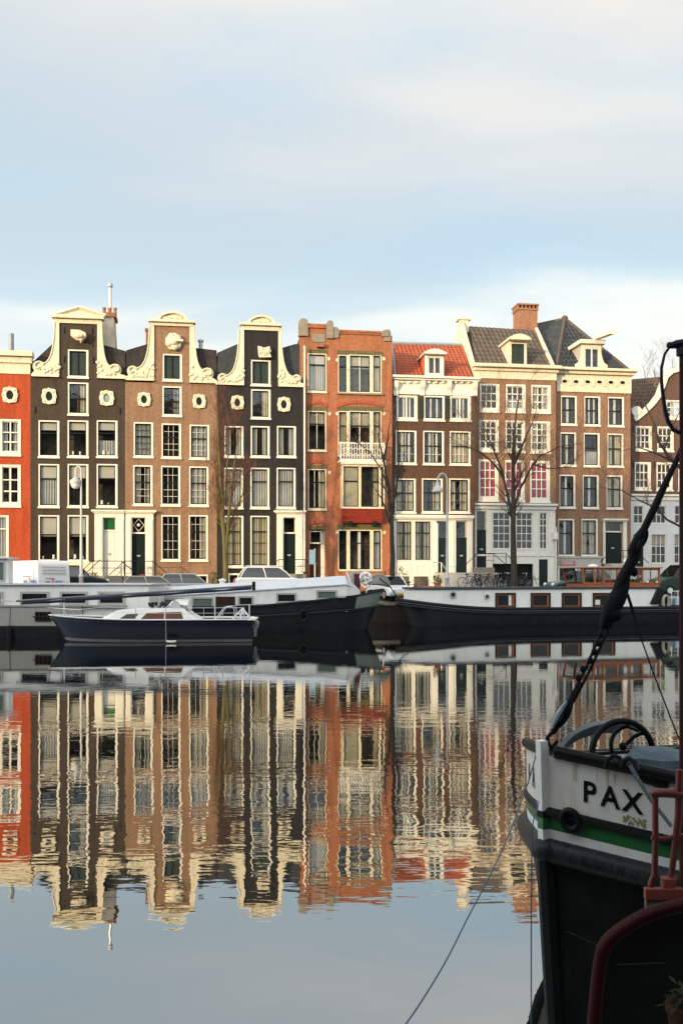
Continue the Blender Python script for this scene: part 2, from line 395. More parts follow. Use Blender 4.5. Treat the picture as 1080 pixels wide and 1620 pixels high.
def tiled(mb, A, B, C, D, period=.26, amp=.04, courses=12, step=.03):
    """tile slope: A,B bottom left/right, C,D top right/left; rounded columns of tiles in stepped courses"""
    A, B, C, D = map(Vector, (A, B, C, D))
    nrm = (B-A).cross(D-A).normalized()
    if nrm.y > 0: nrm = -nrm
    wid = (B-A).length; n = max(8, int(wid/period)*5)
    rows_ = []
    for j in range(courses):
        for (t, off) in ((j/courses, step), ((j+1)/courses, 0.0)):
            r = []
            for i in range(n+1):
                u = i/n; p = (A.lerp(B, u)).lerp(D.lerp(C, u), t)
                dx = (p-A).dot((B-A).normalized())
                r.append(p + nrm*(off + amp*math.sin(dx/period*2*PI)))
            rows_.append(r)
    mb.grid(rows_)

def gable_neck(H, x0, x1, ytop, ysh, holes_y=None):
    """neck of the gable above the shoulders"""
    mb, q = H.wall([x0, ytop, x1, ysh+1], dp=.35)
    u0, u1, a, b = q; mb.add([(u0,.35,a),(u1,.35,a),(u1,.35,b),(u0,.35,b)], [(3,2,1,0)])
    return mb.build('gable', H.wm, H.root)

def claw(H, side, xn, ytop, xe, ybase, xv, yv, rv, wtop=8, lump=1.0, ydip=None):
    """carved cream claw piece that fills the shoulder; side -1 left, +1 right"""
    pts = []; s = side
    # concave curve from the top of the neck to the volute
    cx0, cy0 = xn + s*wtop, ytop
    ex, ey = xv - s*rv*.6, yv - rv*.6
    curve = [(cx0, cy0)]
    mx, my = cx0 + s*.5, ey + 1
    for i in range(1, 13):
        t = i/12; a = (1-t)**2; b = 2*t*(1-t); c = t*t
        curve.append((a*cx0+b*mx+c*ex, a*cy0+b*(my)+c*ey))
    poly = [(xn, ybase), (xn, ytop)] + curve
    for i in range(9):
        a = PI*.75 - i/8*PI*1.0
        poly.append((xv + s*rv*math.cos(a), yv - rv*math.sin(a)))
    poly += [(xe, ybase-2), (xe, ybase)]
    P = [H.Q(*p) for p in poly]
    if s < 0: P = P[::-1]
    m = MB(); m.prism(P, -.10, .22); 
    body = m.build('claw_piece', cream, H.root)
    o = MB(); k = H.Yc(xn)/F; rnd = random.Random(int(xn*10))
    u, z = H.Q(xv, yv); R_ = rv*k
    sp = [(u + s*R_*(1-.085*i)*math.cos(PI*.9-i*.55), -.12-.008*i, z + R_*(1-.085*i)*math.sin(PI*.9-i*.55)) for i in range(11)]
    o.tube(sp, [.075*(1-.04*i) for i in range(11)], 6)
    for i in range(len(curve)-1):
        a, b = curve[i], curve[i+1]
        p, q = H.Q(*a), H.Q(*b); o.tube([(p[0]-s*.03, -.11, p[1]-.02), (q[0]-s*.03, -.11, q[1]-.02)], .05, 6)
    for i in range(26):
        t = rnd.random(); px = xn + (xv-xn)*t
        yc = curve[min(12, int(t*13))][1] if False else None
        # lowest part of the piece carries the foliage
        top_y = min(yv+rv*.2, ybase-6) if t > .35 else (ytop+(ybase-ytop)*(.68+.1*t/.35))
        py = rnd.uniform(top_y, ybase-4)
        uu, zz = H.Q(px, py); sz = rnd.uniform(.07, .15)*lump; o.blob((uu, -.11, zz), (sz, .07, sz*rnd.uniform(.6, 1.2)), 7, 5)
    o.build('carving', cream, body, smooth=True)
    m = MB(); a = H.Q(min(xn, xe), ybase); b = H.Q(max(xn, xe), ybase+3); m.box(a[0], b[0], -.18, -.101, b[1], a[1]+.05); m.build('ledge', cream, body)
    return body

def cornice(H, steps, name='cornice', m=None):
    """stack of mouldings: (x0,y0,x1,y1,projection)"""
    q = MB()
    for (x0, y0, x1, y1, pr) in steps:
        u0, u1, a, b = H.R((x0, y0, x1, y1)); q.box(u0, u1, -pr, .30, a, b)
    return q.build(name, m or cream, H.root, bevel=.015)
def arch_cap(H, x0, x1, ybase, ytop, name='arched_pediment'):
    cx = (x0+x1)/2; out = []; inn = []
    for i in range(21):
        a = PI*i/20; out.append((cx-(x1-x0)/2*math.cos(a), ybase-(ybase-ytop)*math.sin(a)))
        inn.append((cx-(x1-x0)/2*.80*math.cos(a), ybase-(ybase-ytop)*.78*math.sin(a)))
    q = MB(); P = [H.Q(*p) for p in out]; q.prism(P[::-1], -.06, .3)
    ring = [H.Q(*p) for p in out]; ri = [H.Q(*p) for p in inn]
    for i in range(20):
        a, b, c, d = ring[i], ring[i+1], ri[i+1], ri[i]
        q.prism([d, c, b, a], -.22, -.061)
    ob = q.build(name, cream, H.root)
    q = MB()
    for i in range(-3, 4):
        u, z = H.Q(cx+i*(x1-x0)*.085, ybase-(ybase-ytop)*(.36-.02*abs(i))); q.blob((u, -.08, z), (.14, .06, .10+.05*(i % 2)), 7, 5)
    q.build('carving', cream, ob, smooth=True)
    return ob
def shell(H, cx, cy, w, h, kind_='shell'):
    u, z = H.Q(cx, cy); k = H.Yc(cx)/F; q = MB(); rx, rz = w*k/2, h*k/2
    if kind_ == 'beam':
        # hoist beam with a carved hood
        q.prism([(u-rx, z+rz), (u-rx, z-rz*.1), (u-rx*.3, z-rz*.8), (u+rx*.3, z-rz), (u+rx*.9, z-rz*.1), (u+rx*.9, z+rz*.5), (u+rx*.1, z+rz)], -.5, -.002)
        q.blob((u, -.52, z-.05), (rx*.7, .18, rz*.5), 8, 6); q.tube([(u+rx*.3, -.6, z-rz*.7), (u+rx*.3, -.6, z-rz*1.5)], .03, 6)
    elif kind_ == 'flag':
        q.prism([(u-rx, z+rz), (u-rx*.9, z-rz*.5), (u-rx*.7, z-rz), (u+rx, z-rz*.9), (u+rx*.8, z-rz*.2), (u+rx, z+rz*.1), (u+rx*.75, z+rz), (u, z+rz*.7)], -.35, -.002)
        for i in range(5): q.blob((u-rx*.7+rx*.33*i, -.36, z+.1*math.sin(i*2)), (.09, .07, rz*.6), 7, 5)
    else:
        for i in range(9):
            a = 2*PI*i/9; q.blob((u+rx*.55*math.cos(a), -.1-.1*(i % 2), z+rz*.55*math.sin(a)), (rx*.42, .16, rz*.42), 8, 6)
        q.blob((u, -.25, z), (rx*.5, .22, rz*.5), 8, 6); q.box(u-rx*.2, u+rx*1.05, -.45, -.1, z-.03, z+.10)
    return q.build('hoist_ornament', cream, H.root, smooth=(kind_ == 'shell'))
def pots(mb, x, y, z, n, dx=.3):
    for i in range(n): mb.lathe((x+dx*i, y, z), [(.12, 0), (.10, .25), (.12, .45), (.14, .5)], 8)
# wall materials
b_red = brick('red_painted_brick', (.38, .060, .022), (.34, .054, .018), (.34, .06, .02), (.42, .085, .03), .5)
b_black = brick('umber_painted_brick', (.050, .036, .026), (.058, .042, .030), (.045, .034, .026), (.075, .055, .04), .6)
b_pink = brick('rosy_brown_brick', (.24, .135, .080), (.28, .162, .098), (.24, .155, .10), (.17, .10, .06), .8)
b_ink = brick('black_painted_brick', (.020, .018, .019), (.026, .023, .024), (.02, .02, .02), (.035, .03, .03), .5)
b_orange = brick('orange_brick', (.38, .130, .056), (.31, .10, .045), (.30, .16, .10), (.26, .08, .04), .7)
b_brown = brick('dark_brown_brick', (.085, .047, .031), (.105, .056, .038), (.10, .055, .038), (.075, .035, .024), .7)
b_tan = brick('reddish_tan_brick', (.27, .145, .085), (.22, .117, .068), (.27, .17, .115), (.18, .085, .055), .8)
b_tan2 = brick('warm_tan_brick', (.26, .145, .088), (.22, .122, .073), (.27, .17, .12), (.20, .095, .06), .8)
b_old = brick('old_brown_brick', (.135, .07, .05), (.10, .055, .042), (.14, .09, .07), (.08, .05, .04), .9)
b_chim = brick('chimney_brick', (.27, .12, .065), (.21, .09, .05), (.36, .22, .14), (.25, .10, .06), .8)
b_render = mat('weathered_cream_render', (.60, .52, .40), .85, .1, 1.2, stain=(.30, .24, .17), stain_amt=.8)

Y1 = 62.0
# ---- red house, cut by the left edge of the photo
H = House('bright red gabled house with heavy cream cornice, cut off by the left edge', -96, 48, Y1, 587, b_red)
for x in (-84, -34, 0):
    for (a, b) in ((663, 720), (735, 801)):
        H.window((x, a, x+33, b), cols=2, rows=(1, 2), sash=woodwhite, split=.36, bar=.09, cur=random.choice(['sides', 'shutter']), fw=(.12, .16, .14, .22))
for x in (-80, -22): H.window((x, 815, x+36, 885), cols=1, rows=(1, 1), sash=woodwhite, split=.3, cur='full')
for x in (-60, 16): H.oval(x, 625, 25, 27)
H.body(586); cornice(H, [(-96, 573, 48, 590, .06), (-98, 563, 51, 573, .18), (-100, 555, 53, 563, .42)])
H.bx((-96, 905, 48, 950), -.06, -.003, 'plinth', greystone)
H.roof_profile([(-96, 574), (-80, 556), (-20, 553), (40, 556), (48, 574)], tile_dark)
q = MB(); p = H.Q(7, 556); q.tube([(p[0], 2, p[1]-1), (p[0], 2, p[1]+1.7)], .17, 8); q.box(p[0]-.22, p[0]+.22, 1.78, 2.22, p[1]+.45, p[1]+.55); q.build('chimney', lead, H.root)
RED = H

# ---- dark umber house with the pointed neck gable
H = House('dark umber brick house with cream triangular pediment on its neck gable', 48, 198, Y1, 595, b_black)
for i, x in enumerate((61, 107, 153)):
    H.window((x, 665, x+33, 723), split=.34, blind=.24, cur=[None, None, 'low'][i], shelf=i > 0)
    H.window((x, 734, x+33, 802), split=.33, blind=.33, cur=['full', None, None][i], shelf=i == 2)
for i, x in enumerate((61, 107)): H.window((x, 815, x+33, 888), split=.42, blind=.46, shelf=True)
H.window((107.5, 605, 140, 656), cols=2, rows=(1, 1), split=.5, bar=.05, barm=mat('brown_glazing_wood', (.09, .04, .02), .5, .2), cur='right')
H.window((107.5, 553, 140, 597), cols=2, mid=False, rows=(1, 1), bar=.04, barm=darksash, pane=shutterg)
H.oval(78, 627, 24, 27); H.oval(169, 630, 24, 26, lead)
H.surround((150, 807, 197, 912), (163, 819, 183, 912))
d, t = H.door((163, 838, 183, 912), (163, 819, 183, 838), m=woodwhite)
q = MB(); q.box(t[0]+.05, t[1]-.05, .10, .12, t[2], t[3]-.05); q.build('green_panel', mat('green_glass_panel', (.01, .09, .03), .3), d)
H.body(599)
gable_neck(H, 94, 154, 510, 599)
cornice(H, [(86, 505, 161, 512, .12), (83, 500, 165, 505, .34)])
P = [H.Q(*p) for p in ((81, 500), (167, 500), (126, 487))]; q = MB(); q.prism([P[0], P[1], P[2]], -.10, .3)
q.tube([(P[0][0], -.1, P[0][1]), (P[2][0], -.1, P[2][1])], .15, 4); q.tube([(P[1][0], -.1, P[1][1]), (P[2][0], -.1, P[2][1])], .15, 4); q.build('pediment', cream, H.root)
claw(H, -1, 94, 510, 50, 594, 61, 580, 9); claw(H, 1, 154, 510, 200, 597, 183, 585, 9)
shell(H, 126, 533, 24, 17, 'beam')
H.bx((50, 889, 149, 950), -.07, -.003, 'plinth', mat('cream_plinth', (.66, .58, .42), .7, .08, stain=(.4, .33, .22), stain_amt=.4))
H.roof_profile([(48, 590), (51, 570), (88, 536), (124, 506), (156, 542), (197, 553), (198, 590)], tile_dark)
q = MB(); a = H.Q(156, 580); b = H.Q(181, 580); c = H.Q(159, 494); d_ = H.Q(177, 494)
q.add([(a[0], 1.0, a[1]), (b[0], 1.0, b[1]), (b[0], 2.6, b[1]), (a[0], 2.6, a[1]), (c[0], 1.0, c[1]), (d_[0], 1.0, d_[1]), (d_[0], 2.4, d_[1]), (c[0], 2.4, c[1])], [(0,3,2,1),(4,5,6,7),(0,1,5,4),(1,2,6,5),(2,3,7,6),(3,0,4,7)])
ch = q.build('chimney', b_render, H.root)
q = MB(); q.box(c[0]-.15, d_[0]+.12, .85, 2.55, c[1], c[1]+.28); q.build('chimney_cap', b_chim, ch)
q = MB(); pots(q, c[0]+.05, 1.6, c[1]+.28, 3, .36); q.build('chimney_pots', b_chim, ch)
q = MB(); z0 = c[1]+.2; z1 = H.Z(167, 437); xx = (c[0]+d_[0])/2+.05; q.tube([(xx, 1.9, z0), (xx, 1.9, z1+.1)], .09, 8); q.lathe((xx, 1.9, z1-.15), [(.12, 0), (.17, .1), (.17, .25), (.05, .36)], 10); q.build('flue_pipe', zinc, ch)
UMB = H
for (x, y) in ((102, 522), (146, 523), (102, 568), (148, 570), (56, 648), (190, 650)):
    q = MB(); u, z = H.Q(x, y); q.box(u-.03, u+.03, -.05, -.002, z-.22, z+.22); q.build('wall_anchor', grill, H.root)

# ---- rosy brown house with arched pediment
H = House('rosy brown brick house with arched cream pediment and starry shell ornament', 198, 343, Y1, 603, b_pink)
for i, x in enumerate((211.5, 255.5, 300)):
    H.window((x, 668+2*i, x+31, 723+1.5*i), cols=3, rows=(2, 3), split=.4, cur=['full', None, 'full'][i], bar=.022, barm=darksash if i == 0 else woodwhite)
    H.window((x-.8, 736+i, x+30, 799+.7*i), cols=3, rows=(2, 3), split=.42, cur=['sides', None, 'full'][i], bar=.022)
for x in (255, 298.5): H.window((x, 815, x+30.5, 887), cols=3, rows=(2, 3), split=.36, bar=.022, cur=['right', None][x < 270])
H.window((257, 611, 287.5, 658), cols=4, rows=(2, 2), split=.5, cur='right', bar=.03, barm=darksash)
H.window((257.5, 560, 288, 602), cols=2, mid=False, sash=shutterg, pane=shutterg, bar=.05, barm=darksash)
H.oval(228, 632, 22, 24); H.oval(315, 635, 22, 24)
H.surround((199, 807.5, 243, 914), (208.5, 819, 230, 914))
d, t = H.door((208.5, 842, 230, 914), (208.5, 819, 230, 842))
q = MB(); xm, zm = (t[0]+t[1])/2, (t[2]+t[3])/2
for (a, b) in (((t[0]+.1, zm), (xm, t[3]-.08)), ((xm, t[3]-.08), (t[1]-.1, zm)), ((t[1]-.1, zm), (xm, t[2]+.05)), ((xm, t[2]+.05), (t[0]+.1, zm))): q.tube([(a[0], .10, a[1]), (b[0], .10, b[1])], .02, 5)
q.blob((xm, .06, zm), .11); q.build('fanlight_lantern', woodwhite, d)
for (a, b) in ((266, 297), (300, 329)): H.window((a, 909, b, 930), cols=1, mid=False, split=.5, fw=(.1, .1, .1, .1), sill=False)
H.body(606)
gable_neck(H, 244, 300, 515, 606)
cornice(H, [(238, 511, 306, 516, .14), (235, 507, 309, 511, .34)]); arch_cap(H, 248, 298, 508, 493)
claw(H, -1, 244, 515, 199, 600, 209, 587, 8); claw(H, 1, 300, 515, 343, 604, 329, 591, 9)
shell(H, 275, 541, 28, 30)
H.roof_profile([(198, 592), (199, 552), (236, 541), (271, 515), (306, 548), (342, 552), (343, 592)], tile_dark)
q = MB(); a = H.Q(228, 546); b = H.Q(240, 513); q.box(a[0], b[0], 1.5, 2.3, a[1]-.5, b[1]); ch = q.build('chimney', b_chim, H.root)
q = MB(); q.box(a[0]-.06, b[0]+.06, 1.45, 2.35, b[1], b[1]+.14); q.build('chimney_cap', b_chim, ch)
q = MB(); a = H.Q(317, 588); b = H.Q(317, 531); q.tube([(a[0], 1.2, a[1]), (a[0], 1.2, b[1])], .14, 10); q.lathe((a[0], 1.2, b[1]-.1), [(.2, 0), (.2, .12), (.05, .2)], 10); q.build('flue_pipe', zinc, H.root)
ROSY = H

# ---- black house
H = House('black house with white frames, carved white gable sides and blank arched pediment', 343, 482, Y1, 609, b_ink)
for i, x in enumerate((355, 396.5, 438)):
    H.window((x, 674, x+30, 723), cols=2, mid=False, split=.5, bar=.07, cur='sides', barm=darksash)
    H.window((x-.5, 740, x+29.5, 804), split=.33, cur='full')
for i, x in enumerate((355, 396)): H.window((x, 816, x+30, 897), cols=2, rows=(1, 3), split=.3, bar=.035, cur='cream', barm=darksash)
H.window((397, 616, 428, 662), cols=2, mid=False, bar=.06, barm=darksash, cur='right')
H.window((397, 569.5, 428, 609.5), cols=2, mid=False, sash=shutterg, pane=shutterg, bar=.05, barm=darksash)
H.oval(375.5, 637, 22, 24, grill); H.oval(449, 640, 22, 25)
H.surround((437.5, 808, 479, 912), (448, 819, 467, 912))
H.door((448, 842, 467, 912), (448, 819, 467, 842), panels=3)
for (a, b) in ((361, 378), (379, 397), (398, 416)): H.window((a, 907, b, 930), mid=False, fw=(.09, .09, .12, .1), sill=False)
H.body(611)
gable_neck(H, 386, 440, 521, 611)
cornice(H, [(382, 516, 442, 523, .12), (379, 512, 445, 516, .32)]); arch_cap(H, 391, 435, 513, 499)
claw(H, -1, 386, 521, 341, 607, 351, 598, 7, wtop=9, lump=1.2); claw(H, 1, 440, 521, 481, 610, 470, 600, 7, wtop=5, lump=1.2)
shell(H, 418, 558, 21, 18, 'flag')
H.roof_profile([(343, 595), (344, 556), (376, 542), (413, 515), (444, 549), (468, 542), (482, 545)], tile_slate)
q = MB(); a = H.Q(345, 560); b = H.Q(358, 553)
q.box(a[0], b[0], 3.0, 3.8, a[1]-.3, b[1]); q.box(a[0]-.1, b[0]+.1, 2.95, 3.85, b[1]+.22, b[1]+.3)
for x in (a[0]+.05, (a[0]+b[0])/2, b[0]-.05): q.box(x-.04, x+.04, 3.0, 3.8, b[1], b[1]+.22)
q.build('chimney', b_chim, H.root)
q = MB(); a = H.Q(481.3, 905); b = H.Q(481.3, 548); q.tube([(a[0], -.12, a[1]), (a[0], -.12, b[1])], .065, 8); q.build('drainpipe', woodwhite, H.root)
BLACK = H

# ---- orange brick house
H = House('orange brick house with flat parapet, stone caps and a white bay window', 482.5, 620, Y1+.3, 524, b_orange)
lint = mat('mossy_lintel', (.10, .09, .035), .8, .3, 5)
fT = (.07, .08, .07, .09)
def triple(r, split, cur=(None, 'top', 'cream'), low=0):
    x0, y0, x1, y1 = r; k = (x1-x0)
    H.hole(r)
    a, b = x0+k*.24, x0+k*.76
    H.window((x0, y0, a, y1), hole=False, split=split, fw=(.06, .14, .07, .09), frame=cream, cur=cur[0], sill=False)
    H.window((a, y0, b, y1), cols=2, rows=(1, 1), hole=False, split=split, fw=(.10, .10, .07, .09), frame=cream, cur=cur[1], sill=False, bar=.05)
    H.window((b, y0, x1, y1), hole=False, split=split, fw=(.14, .08, .07, .09), frame=cream, cur=cur[2], sill=False)
    s_ = H.bx((x0-1, y1, x1+2, y1+2.5), -.14, -.002, 'sill', stone)
triple((534.5, 561, 603.5, 622), .30); triple((534.5, 650, 603.5, 722), .32, ('cream', 'top', 'cream')); triple((534.5, 838, 604, 903), .32, (None, 'shutter', 'full'))
H.window((486.5, 559, 516.5, 620), fw=fT, frame=cream, split=.28, blind=.28, cur='full')
H.window((487, 650, 516, 713), fw=fT, frame=cream, split=.32, cols=2, cur='top')
H.window((487, 742, 516, 806), fw=fT, frame=cream, split=.32, cols=3, cur='right')
H.hole((490, 838, 514, 924))
d, t = H.door((490, 858, 508, 924), (490, 840, 508, 858), dep=.35, hole=False, frame=cream, m=mat('brown_door', (.05, .025, .015), .4, .2))
H.bx((508, 838, 514, 924), .25, .35, 'door_side_panel', woodwhite)
H.body(528)
# bay window box
q = MB(); k = H.R
u0, u1, a, b = H.R((538.5, 737, 605, 806)); mb = MB()
yb = -.75
bay = MB(); bay.box(u0, u1, yb-.06, -.003, b-.14, b+.0); bay.box(u0-.08, u1+.08, yb-.18, -.003, b+.001, b+.14); bay.box(u0, u1, yb-.06, -.003, a, a+.12)
for x, w_ in ((u0, .10), (u0+(u1-u0)*.385, .18), (u0+(u1-u0)*.86, .16), (u1-.10, .10)): bay.box(x, x+w_, yb-.03, yb+.09, a+.12, b-.14)
for x in (u0, u1-.08): bay.box(x, x+.08, -.12, -.003, a+.12, b-.14)
bayo = bay.build('bay_window', cream, H.root)
secs = [(u0+.1, u0+(u1-u0)*.385), (u0+(u1-u0)*.385+.18, u0+(u1-u0)*.86), (u0+(u1-u0)*.86+.16, u1-.1)]
sm = MB(); zm = a+(b-a)*.62; pm = MB(); cm = MB()
for i, (x0, x1) in enumerate(secs):
    for x in (x0, x1-.05): sm.box(x, x+.05, yb, yb+.06, a+.12, b-.14)
    sm.box(x0+.05, x1-.05, yb, yb+.06, zm-.04, zm+.04); sm.box(x0+.05, x1-.05, yb, yb+.06, a+.12, a+.18); sm.box(x0+.05, x1-.05, yb, yb+.06, b-.2, b-.14)
    if i == 1:
        for j in range(1, 4): xx = x0+(x1-x0)*j/4; sm.box(xx-.015, xx+.015, yb+.01, yb+.05, zm+.04, b-.2)
        sm.box((x0+x1)/2-.03, (x0+x1)/2+.03, yb+.01, yb+.05, a+.18, zm-.04)
    pm.add([(x0, yb+.07, a+.12), (x1, yb+.07, a+.12), (x1, yb+.07, b-.14), (x0, yb+.07, b-.14)], [(0,1,2,3)])
    if i != 1: cm.grid([[(x0+(x1-x0)*j/14, yb+.2+.025*math.sin(j*1.8), z) for j in range(15)] for z in (a+.12, b-.14)])
    else: cm.grid([[(x1-.35+.35*j/8, yb+.2+.025*math.sin(j*1.8), z) for j in range(9)] for z in (a+.12, b-.14)])
for x in (u0+.03, u1-.03): pm.add([(x, yb+.07, a+.12), (x, -.12, a+.12), (x, -.12, b-.14), (x, yb+.07, b-.14)], [(0,1,2,3)])
sm.build('sash', darksash, bayo); pm.build('pane', pane_m, bayo); cm.build('curtain', creamcurt, bayo, smooth=True)
q = MB(); q.box(u0+.06, u1-.06, -.12, -.05, a+.15, b-.2); q.build('bay_backing', room, bayo)
q = MB(); q.box(secs[0][0]+.01, secs[0][1]-.01, yb+.085, yb+.09, a+.13, b-.15); q.build('blind', creamcurt, bayo)
# tiled skirt below the bay
s0, s1, sa, sb = H.R((538.5, 806, 604, 827)); q = MB(); n = 40; rows_ = []
for j in range(7):
    t = j/6
    for e in (0, .03):
        rows_.append([(s0+.04+(s1-s0-.08)*i/n, yb-.02+.45*t-e, sb-.005+(sa-sb)*t - (.02 if e else 0)) for i in range(n+1)])
q.grid(rows_); 
for x in (s0+.04, s1-.04): q.add([(x, yb-.02, sb), (x, -.003, sb), (x, -.003, sa), (x, yb+.43, sa)], [(0,1,2,3)])
q.build('tile_skirt', mat('red_skirt_tile', (.30, .045, .03), .6, .3, 4), bayo)
q = MB()
for x in (s0+.5, s1-.7): q.prism([(x, sa+.1), (x, sa-.25), (x+.25, sa-.25), (x+.25, sa+.1)], -.4, -.003)
q.build('bracket', darkdoor, bayo)
# balcony
b0, b1, ba, bb = H.R((535, 703, 605, 731)); q = MB(); yy = -.82
q.box(b0, b1, yy-.04, yy+.04, bb-.08, bb); q.box(b0, b1, yy-.04, yy+.04, ba, ba+.1); q.box(b0-.05, b1+.05, yy-.1, -.003, ba-.12, ba-.001)
for x in (b0, b1-.08, b0+(b1-b0)*.48): q.box(x, x+.09, yy-.05, yy+.05, ba+.1, bb+.05)
nb = 17
for i in range(nb):
    x = b0+.1+(b1-b0-.25)*i/(nb-1)
    q.box(x-.025, x+.025, yy-.02, yy+.02, ba+.1, bb-.08)
    if i < nb-1:
        dx = (b1-b0-.25)/(nb-1)
        for k_ in (.3, .62): q.box(x+.025, x+dx-.025, yy-.018, yy+.018, ba+(bb-ba)*(k_+.05*(i % 2)), ba+(bb-ba)*(k_+.05*(i % 2))+.045)
for x in (b0, b1-.06): q.box(x, x+.06, yy+.05, -.003, bb-.08, bb); q.box(x, x+.06, yy+.05, -.003, ba+.3, ba+.36)
q.build('balcony', woodwhite, H.root)
# parapet pieces
q = MB()
def prz(q, r, y0, y1): u0, u1, a, b = H.R(r); q.box(u0, u1, y0, y1, a, b)
for r in ((487, 512, 518, 530), ): prz(q, r, -.02, .29)
prz(q, (486, 515, 517, 519), -.12, -.021); prz(q, (536, 524, 604, 529), -.07, -.003); prz(q, (536, 523, 604, 526), -.12, .3)
q.build('parapet', b_orange, H.root)
q = MB()
def cap(x0, x1, yt, yb_, pr=.16):
    P = [H.Q(x0, yb_), H.Q(x1, yb_), H.Q(x1, yt+6)] + [H.Q((x0+x1)/2+(x1-x0)/2*math.cos(PI*i/8), yt+6-6*math.sin(PI*i/8)) for i in range(9)] + [H.Q(x0, yt+6)]
    q = MB(); q.prism(P, -pr, .3); q.build('stone_cap', stone, H.root, bevel=.03)
cap(472, 487, 504, 532); cap(516, 527, 507, 536); cap(525, 536, 517, 535, .10); cap(603, 614, 522, 533); cap(607, 618, 521, 540, .1)
q = MB()
prz(q, (493, 528, 514, 541), -.05, -.003); q.build('name_plaque', stone, H.root)
q = MB(); prz(q, (483, 532, 488, 552), -.03, -.002)
for x in (503, ):
    prz(q, (501, 544, 512, 550), -.3, -.002)
q.build('corbel', b_chim, H.root)
q = MB()
for r in ((486, 553, 518, 559), (533, 555, 605, 561), (486, 643, 517, 650), (533, 643, 605, 650), (486, 736, 517, 742), (489, 832, 516, 838), (533, 830, 605, 838)): q = MB(); prz(q, r, -.035, -.002); q.build('lintel', lint, H.root)
for (x0, x1, yb_) in ((485, 518, 645), (532, 606, 645), (485, 518, 738), (487, 518, 834)):
    q = MB(); n = 24 if x1-x0 > 40 else 12; rise = 8 if x1-x0 < 40 else 9
    for i in range(n):
        a0, a1 = i/n, (i+.8)/n
        f = lambda t: yb_-rise*(1-(2*t-1)**2)*.75
        P = [H.Q(x0+(x1-x0)*a0, f(a0)), H.Q(x0+(x1-x0)*a1, f(a1)), H.Q(x0+(x1-x0)*a1, f(a1)-5), H.Q(x0+(x1-x0)*a0, f(a0)-5)]
        q.prism(P, -.06, -.004)
    q.build('brick_arch', mat('arch_brick', (.36, .08, .04), .8, .3, 6), H.root)
q = MB()
for (x, y) in ((518, 565), (531, 567), (605, 565), (519, 652), (531, 652), (606, 652), (519, 745), (531, 840), (606, 840)): prz(q, (x, y, x+4, y+5), -.04, -.002)
q.build('stone_blocks', cream, H.root)
q = MB(); a, b = H.Q(584, 517), H.Q(592, 527); q.box(a[0], b[0], 2, 2.6, b[1], a[1]+.1); q.build('roof_vent', lead, H.root)
H.bx((530, 904, 607, 950), -.09, -.006, 'plinth', brick('orange_plinth', (.40, .12, .04), (.35, .10, .035), (.28, .15, .1), (.26, .08, .04)))
q = MB(); a = H.Q(479.5, 600); b = H.Q(473.5, 508)
u = H.U(474); q.box(u, H.U(484), .02, 3.0, H.Z(478, 600), H.Z(478, 532)); q.build('side_wall', b_orange, H.root)
ORG = H

# ---- red tiled roof house
H = House('dark brown brick house with red tiled roof, bracketed cornice and green shutters', 620, 751, 62.8, 600, b_brown)
for i, x in enumerate((627, 670, 711.5)):
    H.window((x, 625.5+i*.5, x+33, 664.5+i*.5), cols=2 if i != 1 else 1, mid=False, split=.5, sash=woodwhite if i != 1 else darksash, cur=['shutters', 'shutters', 'shutters'][i], bar=.12, fw=(.10, .16, .11, .14))
for i, x in enumerate((625.5, 669, 711)):
    H.window((x, 681+i*.6, x+33, 734+i*.6), cols=4, rows=(1, 2), split=.45, cur=['shutters', 'shutters', 'cream'][i], bar=.025)
for i, x in enumerate((624.5, 667, 710)): H.window((x, 757, x+33, 811), cols=3, rows=(1, 2), split=.42, cur=['creamsides', 'right', 'creamsides'][i], bar=.03, barm=darksash)
for r in ((625.5, 823, 651.5, 888), (654.5, 823, 681.5, 888), (689.5, 823.5, 708.5, 907), (720, 823.5, 738, 907)): H.hole(r)
H.body(600)
# wooden ground floor front
sf = MB(); mb, q4 = H.wall([622, 818, 747, 950], holes=[H.R(r) for r in ((626, 824, 651, 887), (655, 824, 681, 887), (690, 824, 708, 906), (720.5, 824, 737.5, 906), (626, 912, 634, 930), (638, 912, 647, 930), (654, 912, 677, 930))], dp=.085, y=-.09, z0=-.01)
u0_, u1_ = q4[0], q4[1]
sfo = mb.build('shopfront', woodwhite, H.root)
for (a, b) in ((626, 651), (655, 681)): H.window((a, 824, b, 887), cols=4, rows=(1, 2), split=.3, hole=False, fw=(.05, .05, .05, .05), y=-.09, sill=False, bar=.03, barm=darksash, cur='creamsides')
q = MB()
for r in ((628, 893, 649, 908), (657, 893, 679, 908)):
    a = H.R(r); q.ring([(a[0], a[2]), (a[1], a[2]), (a[1], a[3]), (a[0], a[3])], [(a[0]+.08, a[2]+.08), (a[1]-.08, a[2]+.08), (a[1]-.08, a[3]-.08), (a[0]+.08, a[3]-.08)], -.115, -.091)
for x in (686, 711, 739): a = H.R((x, 828, x+6, 905)); q.box(a[0], a[1], -.13, -.091, a[2], a[3])
q.build('panelling', woodwhite, sfo)
q = MB(); a = H.R((620, 815, 748, 822)); q.box(a[0], a[1], -.30, -.002, a[2]+.1, a[3]); q.box(a[0]+.05, a[1]-.05, -.2, -.091, a[2], a[2]+.099); q.build('fascia', woodwhite, sfo)
H.door((690, 850, 708, 906), (690, 824, 708, 850), hole=False, dep=-.06, m=darkdoor); H.door((720.5, 850, 737.5, 906), (720.5, 824, 737.5, 850), hole=False, dep=-.06)
q = MB()
for r in ((626, 912, 634, 930), (638, 912, 647, 930), (654, 912, 677, 930)): a = H.R(r); q.box(a[0], a[1], -.03, -.02, a[2], a[3])
q.build('cellar_window', room, sfo)
